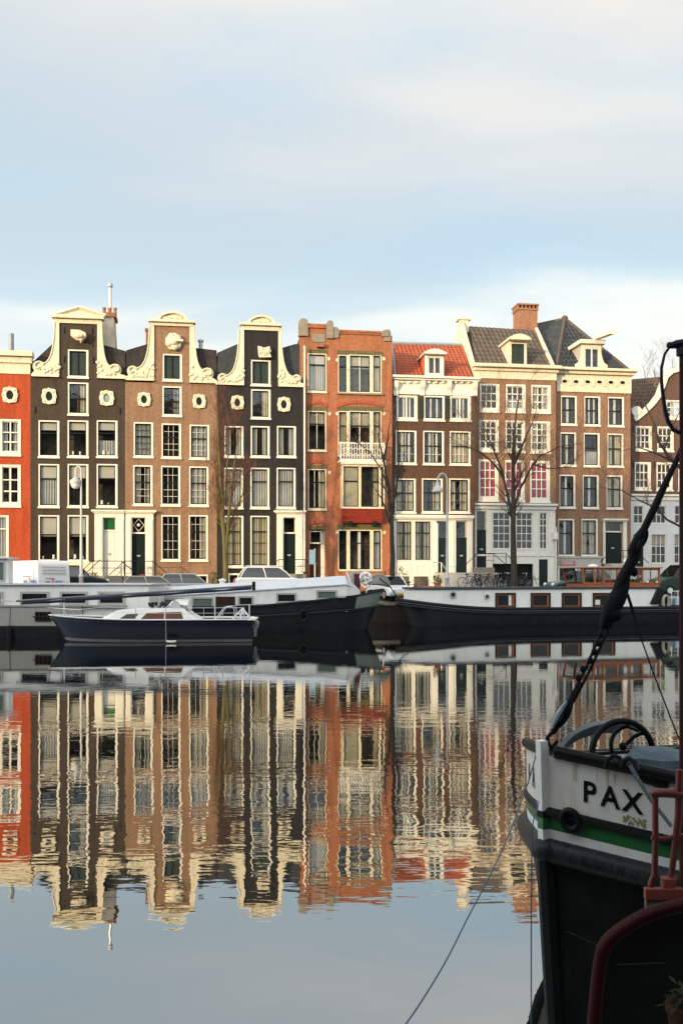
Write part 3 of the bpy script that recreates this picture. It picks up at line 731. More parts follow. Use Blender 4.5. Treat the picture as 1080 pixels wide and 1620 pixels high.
for r in ((661.5, 629, 670, 660), (703.5, 630, 711.5, 661)):
    q = MB(); a = H.R(r); q.box(a[0]+.02, a[1]-.02, -.08, -.003, a[2], a[3])
    for i in range(14): z = a[2]+.08+(a[3]-a[2]-.16)*i/13; q.box(a[0]+.07, a[1]-.07, -.105, -.081, z-.03, z+.02)
    q.build('shutter', shutterg, H.root)
cornice(H, [(621, 603, 755, 625, .06), (620, 600, 757, 603, .30), (619, 596.5, 758, 600, .45)], m=white)
for x in (622, 664, 706, 747):
    q = MB(); u = H.U(x); z1 = H.Z(x+3, 603.5); z0 = H.Z(x+3, 626); w_ = .30
    P = [(-.06, z0), (-.14, z0), (-.16, z0+.35), (-.30, z0+.6), (-.38, z1), (-.06, z1)]
    n = len(P); q.add([(u, y, z) for y, z in P]+[(u+w_, y, z) for y, z in P], [tuple(range(n-1, -1, -1)), tuple(range(n, 2*n))]+[(i, (i+1) % n, (i+1) % n+n, i+n) for i in range(n)])
    q.build('bracket', white, H.root)
q = MB()
for x in (634, 645, 656, 676, 687, 698, 718, 728, 738):
    a = H.R((x, 603.5, x+3, 607)); q.box(a[0], a[1], -.25, -.061, a[2], a[3])
q.build('dentils', white, H.root)
RH = 5.2   # how far back the ridge lies
def roofpt(Hs, px, py, y):
    """point seen at px,py lying y metres behind the front wall"""
    Yf = Hs.Yc(px); Y = Yf + y*math.cos(Hs.th)
    p = W(px, py, Y) - Hs.o
    return (p.dot(Hs.uv), p.dot(Vector((-math.sin(Hs.th), math.cos(Hs.th), 0))), p.z)
def slope(Hs, A, B, C, D, yb, yt, m, name='roof', **kw):
    q = MB(); tiled(q, roofpt(Hs, *A, yb), roofpt(Hs, *B, yb), roofpt(Hs, *C, yt), roofpt(Hs, *D, yt), **kw)
    a, b, c, d = [Vector(roofpt(Hs, *p, y)) for p, y in ((A, yb), (B, yb), (C, yt), (D, yt))]
    e, f = a+Vector((0, 9, 0)), b+Vector((0, 9, 0))
    q.add([e, f, c, d], [(0,1,2,3)]); q.add([a, d, e], [(0,1,2)]); q.add([b, f, c], [(0,1,2)])
    return q.build(name, m, Hs.root, smooth=False)
slope(H, (622, 600), (749, 602), (731, 546), (620, 543), .2, 4.4, tile_red, period=.30, courses=14)
q = MB(); a = roofpt(H, 620, 543, 4.4); b = roofpt(H, 733, 546, 4.4); q.tube([a, b], .16, 6); 
c = roofpt(H, 624, 601, .1); q.tube([c, a], .12, 4); q.build('ridge', lead, H.root)

def dormer(Hs, front, yf, win, hood, cheekm, frontm, yback=3.2, hoodm=None, pane=None, arch=0.0, beam=None, flare=False, **kw):
    """roof dormer: front frame, cheeks, hood, window"""
    x0, y0, x1, y1 = front
    A = roofpt(Hs, x0, y1, yf); B = roofpt(Hs, x1, y1, yf); C = roofpt(Hs, x1, y0, yf)
    u0, u1, y, z0, z1 = A[0], B[0], A[1], A[2], C[2]
    w0 = roofpt(Hs, win[0], win[3], yf); w1 = roofpt(Hs, win[2], win[1], yf)
    fr = MB(); fr.box(u0, w0[0], y, y+.12, z0, z1); fr.box(w1[0], u1, y, y+.12, z0, z1); fr.box(w0[0], w1[0], y, y+.12, z0, w0[2]); fr.box(w0[0], w1[0], y, y+.12, w1[2], z1)
    if flare:
        for s_, x in ((-1, u0), (1, u1)):
            P = [(x, z0), (x, z0+(z1-z0)*.75), (x+s_*.08, z0+(z1-z0)*.5), (x+s_*.22, z0+(z1-z0)*.3), (x+s_*.5, z0+(z1-z0)*.2), (x+s_*.48, z0)]
            fr.prism(P if s_ > 0 else P[::-1], y+.02, y+.12)
    d = fr.build('dormer', frontm, Hs.root, bevel=.01)
    q = MB(); q.box(u0, u0+.06, y+.125, y+yback, z0-.3, z1-.02); q.box(u1-.06, u1, y+.125, y+yback, z0-.3, z1-.02); q.build('cheek', cheekm, d)
    q = MB(); xx0, xx1 = u0-hood[0], u1+hood[0]; n = 12; top = []; 
    for i in range(n+1):
        t = i/n; top.append((xx0+(xx1-xx0)*t, z1+hood[1]*(.35+.65*math.sin(PI*t)) if arch else z1+hood[1]))
    P = [(xx0, z1+.001), (xx1, z1+.001)] + top[::-1]
    q.prism(P, y-hood[2], y+yback+.3); q.build('hood', hoodm or frontm, d)
    a, b, c, e = w0[0], w1[0], w0[2], w1[2]
    q = MB()
    for (p, r_) in ((a, a+.06), (b-.06, b), ((a+b)/2-.05, (a+b)/2+.05)): q.box(p, r_, y+.04, y+.10, c, e)
    q.box(a+.06, (a+b)/2-.05, y+.04, y+.10, c, c+.06); q.box((a+b)/2+.05, b-.06, y+.04, y+.10, c, c+.06)
    q.box(a+.06, (a+b)/2-.05, y+.04, y+.10, e-.06, e); q.box((a+b)/2+.05, b-.06, y+.04, y+.10, e-.06, e)
    w = q.build('window', kw.get('wm', woodwhite), d)
    q = MB(); q.add([(a, y+.105, c), (b, y+.105, c), (b, y+.105, e), (a, y+.105, e)], [(0,1,2,3)]); q.build('pane', pane or pane_m, w)
    q = MB(); q.add([(u0+.07, y+.7, z0), (u1-.07, y+.7, z0), (u1-.07, y+.7, z1), (u0+.07, y+.7, z1)], [(0,1,2,3)]); q.build('interior', room, d)
    return d, (u0, u1, y, z0, z1)
dormer(H, (672, 562, 702, 598), .45, (677.5, 565, 697, 591), (.14, .38, .35), mat('red_cheek', (.5, .10, .05), .6, .1), white, arch=1, yback=2.9, hoodm=mat('zinc_hood', (.52, .50, .46), .4, .1))
REDROOF = H

# ---- tan house, red curtains
H = House('tan brick house with dark corrugated roof, tall brick chimney and deep red curtains', 751, 879, 63.5, 600, b_tan)
for i, x in enumerate((758.5, 800, 840)):
    H.window((x, 607+i, x+31, 651+i), cols=3, rows=(1, 2), split=.34, sash=woodwhite, cur=[None, 'low', 'creamsides'][i], bar=.07, fw=(.09, .17, .13, .22))
    H.window((x-.8, 664+i*1.2, x+30, 714+i*1.2), cols=3, rows=(2, 2), split=.45, sash=woodwhite, cur=[None, None, 'creamsides'][i], bar=.07, fw=(.09, .17, .13, .20))
    H.window((x-1.8, 727+i, x+29.5, 792+i), cols=3, rows=(2, 2), split=.48, sash=woodwhite, cur='red', bar=.06, fw=(.09, .19, .13, .26))
for r in ((752, 808, 769, 899), (776, 809, 807.5, 871), (813, 809, 843, 871), (850, 809, 866, 871), (777, 890, 843, 936)): H.hole(r)
H.body(598)
mb, q4 = H.wall([749, 806, 877, 950], holes=[H.R(r) for r in ((753, 809, 768, 898), (777, 810, 807, 870), (814, 810, 842, 870), (851, 810, 865, 870), (778, 892, 842, 935), (851, 885, 865, 935))], dp=.14, y=-.145, z0=-.01)
sfo = mb.build('shopfront', woodwhite, H.root)
for (a, b, c, e) in ((777, 807, 4, 0), (814, 842, 4, 0), (851, 865, 2, 0)):
    H.window((a, 810, b, 870), cols=c if c < 4 else 3, rows=(2, 3), split=.36, sash=woodwhite, hole=False, fw=(.06, .06, .06, .06), y=-.145, sill=False, bar=.05, cur=None)
H.door((753, 838, 768, 898), (753, 809, 768, 838), hole=False, dep=-.10, m=darkdoor)
q = MB(); a = H.R((747, 797, 879, 806)); q.box(a[0], a[1], -.42, -.002, a[3]-.14, a[3]); q.box(a[0]+.06, a[1]-.06, -.26, -.002, a[2], a[3]-.141)
a = H.R((750, 876, 877, 880)); q.box(a[0], a[1], -.19, -.146, a[2], a[3])
for x in (770, 809, 845, 868): a = H.R((x, 808, x+4.5, 875)); q.box(a[0], a[1], -.175, -.146, a[2], a[3])
q.build('fascia', woodwhite, sfo)
q = MB(); a = H.R((778, 892, 842, 935)); q.box(a[0], a[1], .2, .21, a[2], a[3]); q.build('garage_opening', mat('black_opening', (.008, .01, .01), .6, .2), sfo)
q = MB(); a = H.R((851, 885, 865, 935)); q.box(a[0], a[1], -.1, -.05, a[2], a[3]); q.build('side_door', darkdoor, sfo)
cornice(H, [(750, 588, 880, 600, .06), (749, 583, 882, 588, .20), (747, 578, 885, 583, .48)])
slope(H, (757, 582), (878, 585), (854, 523), (741, 516), .2, 5.0, tile_brown, period=.36, amp=.055, courses=10)
# coped side gable and peak
for (P0, P1, w_) in ((((757, 601), .0), ((731, 508), 5.0), .30), (((879, 587), .0), ((850, 523), 5.0), .22)):
    a = roofpt(H, *P0[0], P0[1]); b = roofpt(H, *P1[0], P1[1])
    q = MB(); q.add([(a[0]-w_, a[1], a[2]-.3), (a[0]+.02, a[1], a[2]-.3), (a[0]+.02, a[1], a[2]+.25), (a[0]-w_, a[1], a[2]+.25), (b[0]-w_, b[1], b[2]-1.8), (b[0]+.02, b[1], b[2]-1.8), (b[0]+.02, b[1], b[2]+.25), (b[0]-w_, b[1], b[2]+.25)],
        [(0,1,2,3), (4,7,6,5), (0,3,7,4), (1,5,6,2), (3,2,6,7), (0,4,5,1)])
    q.build('coping', b_render, H.root)
q = MB(); a = roofpt(H, 757, 601, .02); b = roofpt(H, 731, 512, 5.0); c = (b[0], b[1], a[2]-1.5)
e = roofpt(H, 712, 545, 8.0)
q.add([(a[0]-.31, a[1], a[2]-2.0), (a[0]-.31, a[1], a[2]+.2), (b[0]-.31, b[1], b[2]+.2), (b[0]-.31, b[1]+5, a[2]), (b[0]-.31, b[1]+5, a[2]-2.0)], [(0,1,2,3,4)]); q.build('side_wall', b_render, H.root)
q = MB(); b = roofpt(H, 733, 508, 5.0); q.box(b[0]-.35, b[0]+.35, b[1]-.25, b[1]+.5, b[2]-.9, b[2]+.05); q.box(b[0]-.5, b[0]+.5, b[1]-.35, b[1]+.6, b[2]+.05, b[2]+.2); q.build('gable_peak', cream, H.root)
q = MB(); a = roofpt(H, 820, 522, 5.4); b = roofpt(H, 850, 488, 5.4); q.box(a[0], b[0], a[1], a[1]+1.3, a[2]-1.2, b[2]); ch = q.build('chimney', b_chim, H.root)
q = MB(); q.box(a[0]-.1, b[0]+.1, a[1]-.1, a[1]+1.4, b[2]+.24, b[2]+.36)
for i in range(6): x = a[0]+(b[0]-a[0])*i/5; q.box(x-.07, x+.07, a[1], a[1]+1.3, b[2]+.001, b[2]+.239)
q.box(a[0]-.06, b[0]+.06, a[1]-.06, a[1]+1.36, b[2]-.12, b[2]); q.build('chimney_cap', b_chim, ch)
dormer(H, (805, 540, 833, 580), .5, (809, 544, 829, 575), (.16, .42, .5), mat('cream_cheek', (.55, .5, .4), .6, .1), cream, arch=1, pane=shutterg, wm=shutterg, yback=3.2)
q = MB(); a = H.Q(877, 930); b = H.Q(877, 834); q.tube([(a[0], -.25, a[1]), (a[0], -.25, b[1])], .06, 8); q.box(a[0]-.25, a[0]+.1, -.4, -.2, b[1]-.9, b[1]-.4); q.build('drainpipe', woodwhite, H.root)
TAN = H

# ---- house with frieze of oval vents
H = House('tall tan brick house with pyramid roof and a row of oval vents under its cornice', 879, 997, 64.0, 618, b_tan2)
fz = (.05, .13, .10, .10)
for i, x in enumerate((887, 924, 961.5)):
    H.window((x, 626+i, x+25, 672+i*1.2), split=.48, cur=['shutter', 'shutters', 'shutter'][i], fw=fz, frame=white)
    H.window((x-1, 684+i, x+24, 737+i*.7), split=.45, cur=['shutter', 'low', 'creamsides'][i], fw=fz)
    H.window((x-2.5, 751+i*.6, x+22.5, 803.5+i*.6), split=.4, cur=['shutter', 'shutter', 'creamsides'][i], fw=fz)
for i, x in enumerate((882.5, 919.5)): H.window((x, 821, x+25.5, 879.5), split=.38, cur=['shutter', 'creamsides'][i], fw=fz)
H.surround((953, 821, 990, 892), (956, 823, 984, 892), over=1)
H.door((956, 840, 983, 892), (956, 823, 983, 840), panels=2)
H.body(617)
cornice(H, [(880, 593, 998, 621, .07), (879, 588, 1001, 593, .28), (878, 584, 1005, 588, .52)])
q = MB(); q2 = MB(); kx = H.Yc(938)/F
for i, x in enumerate((892, 910, 928.5, 947, 965, 983.5)):
    u, z = H.Q(x, 603.5+i*.4); e = [(u+.20*math.cos(2*PI*j/16), z+.12*math.sin(2*PI*j/16)) for j in range(16)]; e2 = [(u+.27*math.cos(2*PI*j/16), z+.18*math.sin(2*PI*j/16)) for j in range(16)]
    q.ring(e2, e, -.11, -.071); q2.prism(e, -.08, -.071)
    if i: um = (u+H.Q((892, 910, 928.5, 947, 965, 983.5)[i-1], 604)[0])/2; q.box(um-.13, um+.13, -.12, -.071, z-.3, z+.3)
q.build('frieze', cream, H.root); q2.build('vent_grille', grill, H.root)
H.bx((880, 880, 950, 950), -.08, -.003, 'plinth', greystone)
q = MB(); prz(q, (878, 880, 952, 883), -.14, -.081); q.build('ledge', greystone, H.root)
# cellar doorway with the pink sign above
q = MB(); prz(q, (881, 897, 911, 935), -.11, -.081); q.build('cellar_surround', woodwhite, H.root)
q = MB(); prz(q, (884, 899, 906, 935), -.13, -.111); q.build('cellar_opening', darkdoor, H.root)  # dark panel stands for the dark cellar opening
q = MB(); prz(q, (884, 887, 909, 894.5), -.11, -.081); sg = q.build('name_sign', mat('dusty_pink_sign', (.36, .17, .19), .6, .08), H.root)
u0, u1, a, b = H.R((884, 887, 909, 894.5))
q = MB(); rn = random.Random(6)
for zz, h_ in ((a+.22, .07), (a+.10, .06)):      # two lines of lettering too small to read
    x = u0+.16
    while x < u1-.22:
        w_ = rn.uniform(.03, .09); q.box(x, x+w_, -.114, -.111, zz, zz+h_*rn.uniform(.6, 1)); x += w_+rn.uniform(.02, .05)
q.build('lettering', woodwhite, sg)
# hipped roof
def rp(px, py, y): return roofpt(H, px, py, y)
A, B = rp(879, 586, .2), rp(997, 588, .2); AP = rp(893, 504, 6.5)
q = MB(); tiled(q, A, B, rp(894.5, 505, 6.5), AP, period=.34, amp=.05, courses=13)
q.add([A, AP, (AP[0], AP[1]+6, AP[2]-1), (A[0], A[1]+12, A[2])], [(0,1,2,3)]); q.add([B, (B[0], B[1]+12, B[2]), AP], [(0,1,2)])
q.add([A, AP, rp(846, 514, 7), rp(868, 575, 1.5)], [(0,1,2,3)])
q.build('roof', tile_slate, H.root)
q = MB(); q.tube([B, AP], .14, 5); q.tube([A, AP], .14, 5); q.tube([AP, rp(846, 514, 7.2)], .14, 5); q.blob(AP, .28); q.build('ridge', tile_brown, H.root)
d, (a0, a1, ay, az0, az1) = dormer(H, (920, 545, 951, 584), .5, (925, 551, 947, 581), (.22, .30, .25), mat('grey_cheek', (.40, .37, .32), .6, .1), cream, yback=3.4, flare=True, hoodm=mat('pale_hood', (.55, .50, .42), .5, .1))
q = MB(); a = rp(945, 541, .4); b = rp(957, 533, .4); q.add([(a1-.7, ay-.1, az1+.32), (a1-.3, ay-.1, az1+.3), (a1+.3, ay-1.6, az1+.38), (a1-.1, ay-1.6, az1+.38), (a1-.7, ay-.1, az1+.7), (a1-.3, ay-.1, az1+.7), (a1+.3, ay-1.6, az1+.66), (a1-.1, ay-1.6, az1+.66)], [(0,3,2,1),(4,5,6,7),(0,1,5,4),(1,2,6,5),(2,3,7,6),(3,0,4,7)]); q.build('hoist_beam', cream, d)
FRZ = H

# ---- old brown house on the right
H = House('old dark brown house with white bell gable and white ground floor, by the right edge', 998, 1156, 65.0, 664, b_old)
for i, x in enumerate((1005, 1039.5, 1074, 1109)):
    H.window((x, 674+i*.8, x+25.5, 713+i*.8), cols=3, rows=(1, 2), split=.36, sash=woodwhite, bar=.06, fw=(.08, .15, .12, .16))
    H.window((x-1.5, 731+i*.6, x+24, 775+i*.6), cols=3, rows=(1, 2), split=.36, sash=woodwhite, bar=.06, fw=(.08, .15, .12, .16))
H.window((1053, 633, 1083, 663), cols=4, rows=(1, 2), split=.36, sash=woodwhite, bar=.06, fw=(.08, .12, .12, .14))
for r in ((999, 799, 1017, 830), (1028, 799, 1053, 830), (1064, 799, 1089, 830), (1099, 799, 1123, 830), (1027, 844, 1053, 893), (1063, 844, 1089, 893), (1099, 844, 1123, 893), (999, 844.5, 1017, 921)): H.hole(r)
GH = None
H.body(664)
top = [(1003, 664), (1008, 661), (1020, 651), (1032, 639), (1042, 626), (1049, 608), (1053, 596), (1062, 588), (1075, 584), (1088, 588), (1098, 597), (1103, 608), (1110, 626), (1121, 639), (1134, 651), (1148, 662)]
P = [H.Q(*p) for p in top]
P2 = [(x, max(z, H.ztop)) for x, z in P]
holew = H.holes[8]
# gable brick built in strips round its window
q = MB(); hx0, hx1, hz0, hz1 = holew
def zt(x):
    for (a, b) in zip(P2, P2[1:]):
        if a[0] <= x <= b[0]: return a[1]+(b[1]-a[1])*(x-a[0])/max(b[0]-a[0], 1e-6)
    return H.ztop
xs = sorted([p[0] for p in P2]+[hx0, hx1])
for a, b in zip(xs, xs[1:]):
    if b-a < 1e-4: continue
    m_ = (a+b)/2
    if hx0 < m_ < hx1: spans = [(lambda x: hz1, zt)]
    else: spans = [(lambda x: H.ztop, zt)]
    for lo, hi in spans:
        if hi(m_) > lo(m_): q.add([(a, 0, lo(a)), (b, 0, lo(b)), (b, 0, hi(b)), (a, 0, hi(a))], [(0,1,2,3)]); q.add([(a, .35, lo(a)), (b, .35, lo(b)), (b, .35, hi(b)), (a, .35, hi(a))], [(3,2,1,0)]); q.add([(a, 0, hi(a)), (b, 0, hi(b)), (b, .35, hi(b)), (a, .35, hi(a))], [(0,1,2,3)])
q.build('gable', b_old, H.root)
q = MB()
for a, b in zip(P, P[1:]):
    L_ = math.hypot(b[0]-a[0], b[1]-a[1]); nx, nz = -(b[1]-a[1])/L_*.36, (b[0]-a[0])/L_*.36
    q.prism([(a[0]-nx*.4, a[1]-nz*.4), (b[0]-nx*.4, b[1]-nz*.4), (b[0]+nx*.6, b[1]+nz*.6), (a[0]+nx*.6, a[1]+nz*.6)], -.14, .3)
for x in (1006, 1146):
    u, z = H.Q(x, 647); c = [(u+.40*math.cos(2*PI*j/18), z-.2+.40*math.sin(2*PI*j/18)) for j in range(18)]; q.prism(c, -.14, .25)
q.build('gable_coping', white, H.root)
mb, q4 = H.wall([996, 787, 1158, 950], holes=[H.R(r) for r in ((1000, 800, 1016, 829), (1029, 800, 1052, 829), (1065, 800, 1088, 829), (1100, 800, 1122, 829), (1028, 845, 1052, 892), (1064, 845, 1088, 892), (1100, 845, 1122, 892), (1000, 845, 1016, 920))], dp=.14, y=-.145, z0=-.01)
sfo = mb.build('shopfront', mat('grey_white_woodwork', (.56, .56, .54), .5, .06, stain=(.36, .36, .34), stain_amt=.3), H.root)
for (x0, x1) in ((1000, 1016), (1029, 1052), (1065, 1088), (1100, 1122)):
    H.window((x0, 800, x1, 829), cols=2 if x1-x0 < 20 else 3, rows=(1, 1), split=.5, sash=woodwhite, hole=False, fw=(.03, .03, .03, .03), y=-.145, sill=False, bar=.05)
for (x0, x1) in ((1028, 1052), (1064, 1088), (1100, 1122)):
    H.window((x0, 845, x1, 892), cols=3, rows=(1, 2), split=.4, sash=woodwhite, hole=False, fw=(.03, .03, .03, .03), y=-.145, sill=False, bar=.05, cur='top')
d, t = H.door((1000, 857, 1016, 920), (1000, 845, 1016, 857), hole=False, dep=-.10)
q = MB(); 
for r_ in (.34, .18):
    xm, zm = (t[0]+t[1])/2, (t[2]+t[3])/2
    for a_ in range(4):
        p = [(xm-r_, zm), (xm, zm+r_*.55), (xm+r_, zm), (xm, zm-r_*.55)]; a, b = p[a_], p[(a_+1) % 4]; q.tube([(a[0], -.13, a[1]), (b[0], -.13, b[1])], .025, 5)
q.build('diamond_fanlight', woodwhite, d)
q = MB(); a = H.R((995, 783, 1158, 790)); q.box(a[0], a[1], -.40, -.002, a[3]-.13, a[3]); q.box(a[0]+.05, a[1]-.05, -.24, -.002, a[2]-.1, a[3]-.131); q.build('fascia', woodwhite, sfo)
slope(H, (990, 668), (1060, 668), (1068, 594), (998, 600), .6, 4.5, mat('mossy_roof_tile', (.10, .065, .045), .8, .5, 3, stain=(.04, .04, .04), stain_amt=.8), period=.3, courses=12)
OLD = H
for (x, y) in ((1001.5, 678), (1034, 678), (1001.5, 735), (1034, 736), (1069, 678)):
    q = MB(); u, z = H.Q(x, y); q.box(u-.03, u+.03, -.05, -.002, z-.25, z+.25); q.build('wall_anchor', grill, H.root)
# ------------------------------------------------------------ water, quays, street
wm = bpy.data.materials.new('canal_water'); nt = nodes(wm); N = nt.nodes; L = nt.links
out = N.new('ShaderNodeOutputMaterial'); df = N.new('ShaderNodeBsdfDiffuse'); df.inputs[0].default_value = (.006, .009, .009, 1)
gl = N.new('ShaderNodeBsdfGlossy'); gl.inputs['Roughness'].default_value = .012; gl.inputs['Color'].default_value = (.84, .835, .81, 1)
fr = N.new('ShaderNodeFresnel'); fr.inputs['IOR'].default_value = 1.9
mr = N.new('ShaderNodeMapRange'); mr.inputs['From Min'].default_value = .1; mr.inputs['From Max'].default_value = .75; mr.inputs['To Min'].default_value = .53; mr.inputs['To Max'].default_value = .90; L.new(fr.outputs[0], mr.inputs[0])
mx = N.new('ShaderNodeMixShader'); L.new(mr.outputs[0], mx.inputs[0]); L.new(df.outputs[0], mx.inputs[1]); L.new(gl.outputs[0], mx.inputs[2]); L.new(mx.outputs[0], out.inputs[0])
tc = N.new('ShaderNodeTexCoord')
def wave(sc, scl, det, rough=.5, rot=0.0):
    mp = N.new('ShaderNodeMapping'); mp.inputs['Scale'].default_value = sc; mp.inputs['Rotation'].default_value = (0, 0, rot); L.new(tc.outputs['Object'], mp.inputs[0])
    n = N.new('ShaderNodeTexNoise'); n.inputs['Scale'].default_value = scl; n.inputs['Detail'].default_value = det; n.inputs['Roughness'].default_value = rough; L.new(mp.outputs[0], n.inputs['Vector']); return n
a = wave((.45, 1.0, 1), 3.0, 2, .45, .12); b = wave((.32, 1, 1), 9.5, 2, .5, -.15); c = wave((.3, .5, 1), .16, 2)
rc = N.new('ShaderNodeMapRange'); rc.inputs['From Min'].default_value = .38; rc.inputs['From Max'].default_value = .62; rc.inputs['To Min'].default_value = .35; rc.inputs['To Max'].default_value = 1.6; L.new(c.outputs['Fac'], rc.inputs[0])
s1 = N.new('ShaderNodeMath'); s1.operation = 'MULTIPLY'; s1.inputs[1].default_value = WA = 1.0; L.new(a.outputs['Fac'], s1.inputs[0])
s2 = N.new('ShaderNodeMath'); s2.operation = 'MULTIPLY'; s2.inputs[1].default_value = .3; L.new(b.outputs['Fac'], s2.inputs[0])
sm = N.new('ShaderNodeMath'); L.new(s1.outputs[0], sm.inputs[0]); L.new(s2.outputs[0], sm.inputs[1])
s3 = N.new('ShaderNodeMath'); s3.operation = 'MULTIPLY'; L.new(sm.outputs[0], s3.inputs[0]); 
gx = N.new('ShaderNodeSeparateXYZ'); L.new(tc.outputs['Object'], gx.inputs[0])
my = N.new('ShaderNodeMapRange'); my.inputs['From Max'].default_value = 60; L.new(gx.outputs[1], my.inputs[0])
cr = N.new('ShaderNodeValToRGB'); cr.color_ramp.interpolation = 'EASE'; e = cr.color_ramp.elements
e[0].position = .06; e[0].color = (.22,)*3+(1,); e[1].position = .14; e[1].color = (1,)*3+(1,)
for p_, v_ in ((.10, .45), (.25, .95), (.42, .5), (.62, .22)): k_ = e.new(p_); k_.color = (v_, v_, v_, 1)
L.new(my.outputs[0], cr.inputs[0]); s4 = N.new('ShaderNodeMath'); s4.operation = 'MULTIPLY'; L.new(rc.outputs[0], s4.inputs[0]); L.new(cr.outputs[0], s4.inputs[1])
L.new(s4.outputs[0], s3.inputs[1])
bp = N.new('ShaderNodeBump'); bp.inputs['Strength'].default_value = 1.0; bp.inputs['Distance'].default_value = .0032; L.new(s3.outputs[0], bp.inputs['Height'])
L.new(bp.outputs[0], gl.inputs['Normal'])
def sheet(name, pts, z, m):
    q = MB(); q.add([(x, y, z) for x, y in pts], [tuple(range(len(pts)))]); return kind(q.build(name, m), 'structure')
def QY(x): return 53.2 + .22*x                # edge of the far quay
sheet('water', [(-800, .8), (800, .8), (800, QY(800)+1), (60, QY(60)+1), (-60, QY(-60)+1), (-70, 39), (-800, 39)], 0, wm)
cob = mat('street_cobbles', (.12, .10, .085), .85, .25, 4, bump=.5, bscale=9)
land = mat('land', (.10, .10, .08), .9, .2, .1)
def SZ(d): return ST + (.5*min(max(d, 0), 4)/4) + .1*min(max(d-4, 0), 6)/6      # street rises gently from the quay edge to the doors
q = MB()
q.grid([[(x, QY(x)+d, SZ(d)) for x in (-60, 0, 60)] for d in (0, 1, 2, 3, 4, 7, 10, 14)])
q.add([(-800, 38.5, SZ(14)), (-60, QY(-60), ST), (-60, QY(-60)+14, SZ(14)), (-800, 3000, SZ(14))], [(0,1,2,3)])
q.add([(60, QY(60), ST), (1200, QY(60), SZ(14)), (1200, 3000, SZ(14)), (60, QY(60)+14, SZ(14))], [(0,1,2,3)])
q.add([(-60, QY(-60)+14, SZ(14)), (60, QY(60)+14, SZ(14)), (1200, 3000, SZ(14)), (-800, 3000, SZ(14))], [(0,1,2,3)])
kind(q.build('street', cob), 'structure')
sheet('bank', [(-1200, -1200), (1200, -1200), (1200, .8), (-1200, .8)], ST-.05, cob)
sheet('ground', [(-3000, -3000), (3000, -3000), (3000, 4000), (-3000, 4000)], -1.5, land)
qb = brick('quay_brick', (.035, .025, .02), (.028, .022, .018), (.03, .028, .025), (.018, .022, .018), .9)
q = MB(); th = math.atan(.22)
q.add([(-60, QY(-60), -1.4), (60, QY(60), -1.4), (60, QY(60), ST-.15), (-60, QY(-60), ST-.15)], [(0,1,2,3)])
k = tag(q.build('quay_wall', qb), 'dark brick quay wall of the far bank behind the houseboats', 'quay wall')
q = MB(); v = [(-60, QY(-60)-.08), (60, QY(60)-.08), (60, QY(60)+.45), (-60, QY(-60)+.45)]
q.slab(v, ST-.15, ST+.06); q.build('coping', stone, k)
q = MB(); q.add([(-800, .8, -1.4), (800, .8, -1.4), (800, .8, ST-.06), (-800, .8, ST-.06)], [(3,2,1,0)]); tag(q.build('quay_wall', qb), 'brick quay wall of the near bank, under the viewer', 'quay wall')
# the row of houses on the near bank, behind the viewer: unseen, its heights shaped to shade canal and far fronts
nb = brick('near_bank_brick', (.12, .07, .05), (.10, .06, .045), (.12, .09, .07), (.08, .05, .04))
for i, (x0, x1, h, lab) in enumerate(((-130, -84, 13.2, 'low brown shading row on the near bank, behind the viewer'), (-83, -64, 17.5, 'middle brown shading row on the near bank, behind the viewer'), (-63, -38, 27, 'tall brown shading row on the near bank, behind the viewer'), (-37, 30, 29, 'tallest brown shading row on the near bank, behind the viewer'))):
    t = thing('near_bank_house', lab, 'canal house', ((x0+x1)/2, -16, ST-.05), 0)
    w2 = (x1-x0)/2; q = MB(); q.box(-w2, w2, -10, 0, 0, h-3); q.build('wall', nb, t)
    q = MB(); q.add([(-w2, 0, h-3), (w2, 0, h-3), (w2, -10, h-3), (-w2, -10, h-3), (-w2, -5, h), (w2, -5, h)], [(0,1,5,4), (2,3,4,5), (0,4,3), (1,2,5)]); q.build('roof', tile_dark, t)
    q = MB(); n = int((x1-x0)/2.4)
    for a_ in range(n):
        for b_ in range(int((h-4)/3.4)): xx = -w2+1.2+2.4*a_; q.box(xx-.55, xx+.55, -.05, .05, 1+3.4*b_, 3+3.4*b_)
    q.build('windows', room, t)
# ------------------------------------------------------------ frames for boats and cars
class Fr:
    """local frame at o turned by th: photo point + local depth -> local x, z"""
    def __init__(s, o, th, z0=0.0):
        s.o = Vector((o[0], o[1], 0)); s.th = th; s.z0 = z0; s.u = Vector((math.cos(th), math.sin(th), 0)); s.n = Vector((-math.sin(th), math.cos(th), 0))
    def at(s, px, py, yl):
        d = Vector(((px-CX)/F, 1, 0)); k = (yl + s.o.dot(s.n))/d.dot(s.n); p = d*k
        return (p-s.o).dot(s.u), CZ-(py-HY)/F*k-s.z0
    def x(s, px, yl): return s.at(px, HY, yl)[0]
    def z(s, px, py, yl): return s.at(px, py, yl)[1]
def hullpts(xs, hw, sheer, f, rake, x0, xb, flare, zl=-.4, out=0.0):
    row = []
    for x in xs:
        z = zl+(sheer(x)-zl)*f; w = hw(x)*(1-flare*max(0, 1-f)**1.5)+out
        k = max(0, (x-x0)/(xb-x0)) if xb != x0 else 0
        row.append((x-rake*(1-f)*k*k*(1 if xb > x0 else -1), w, z))
    return row
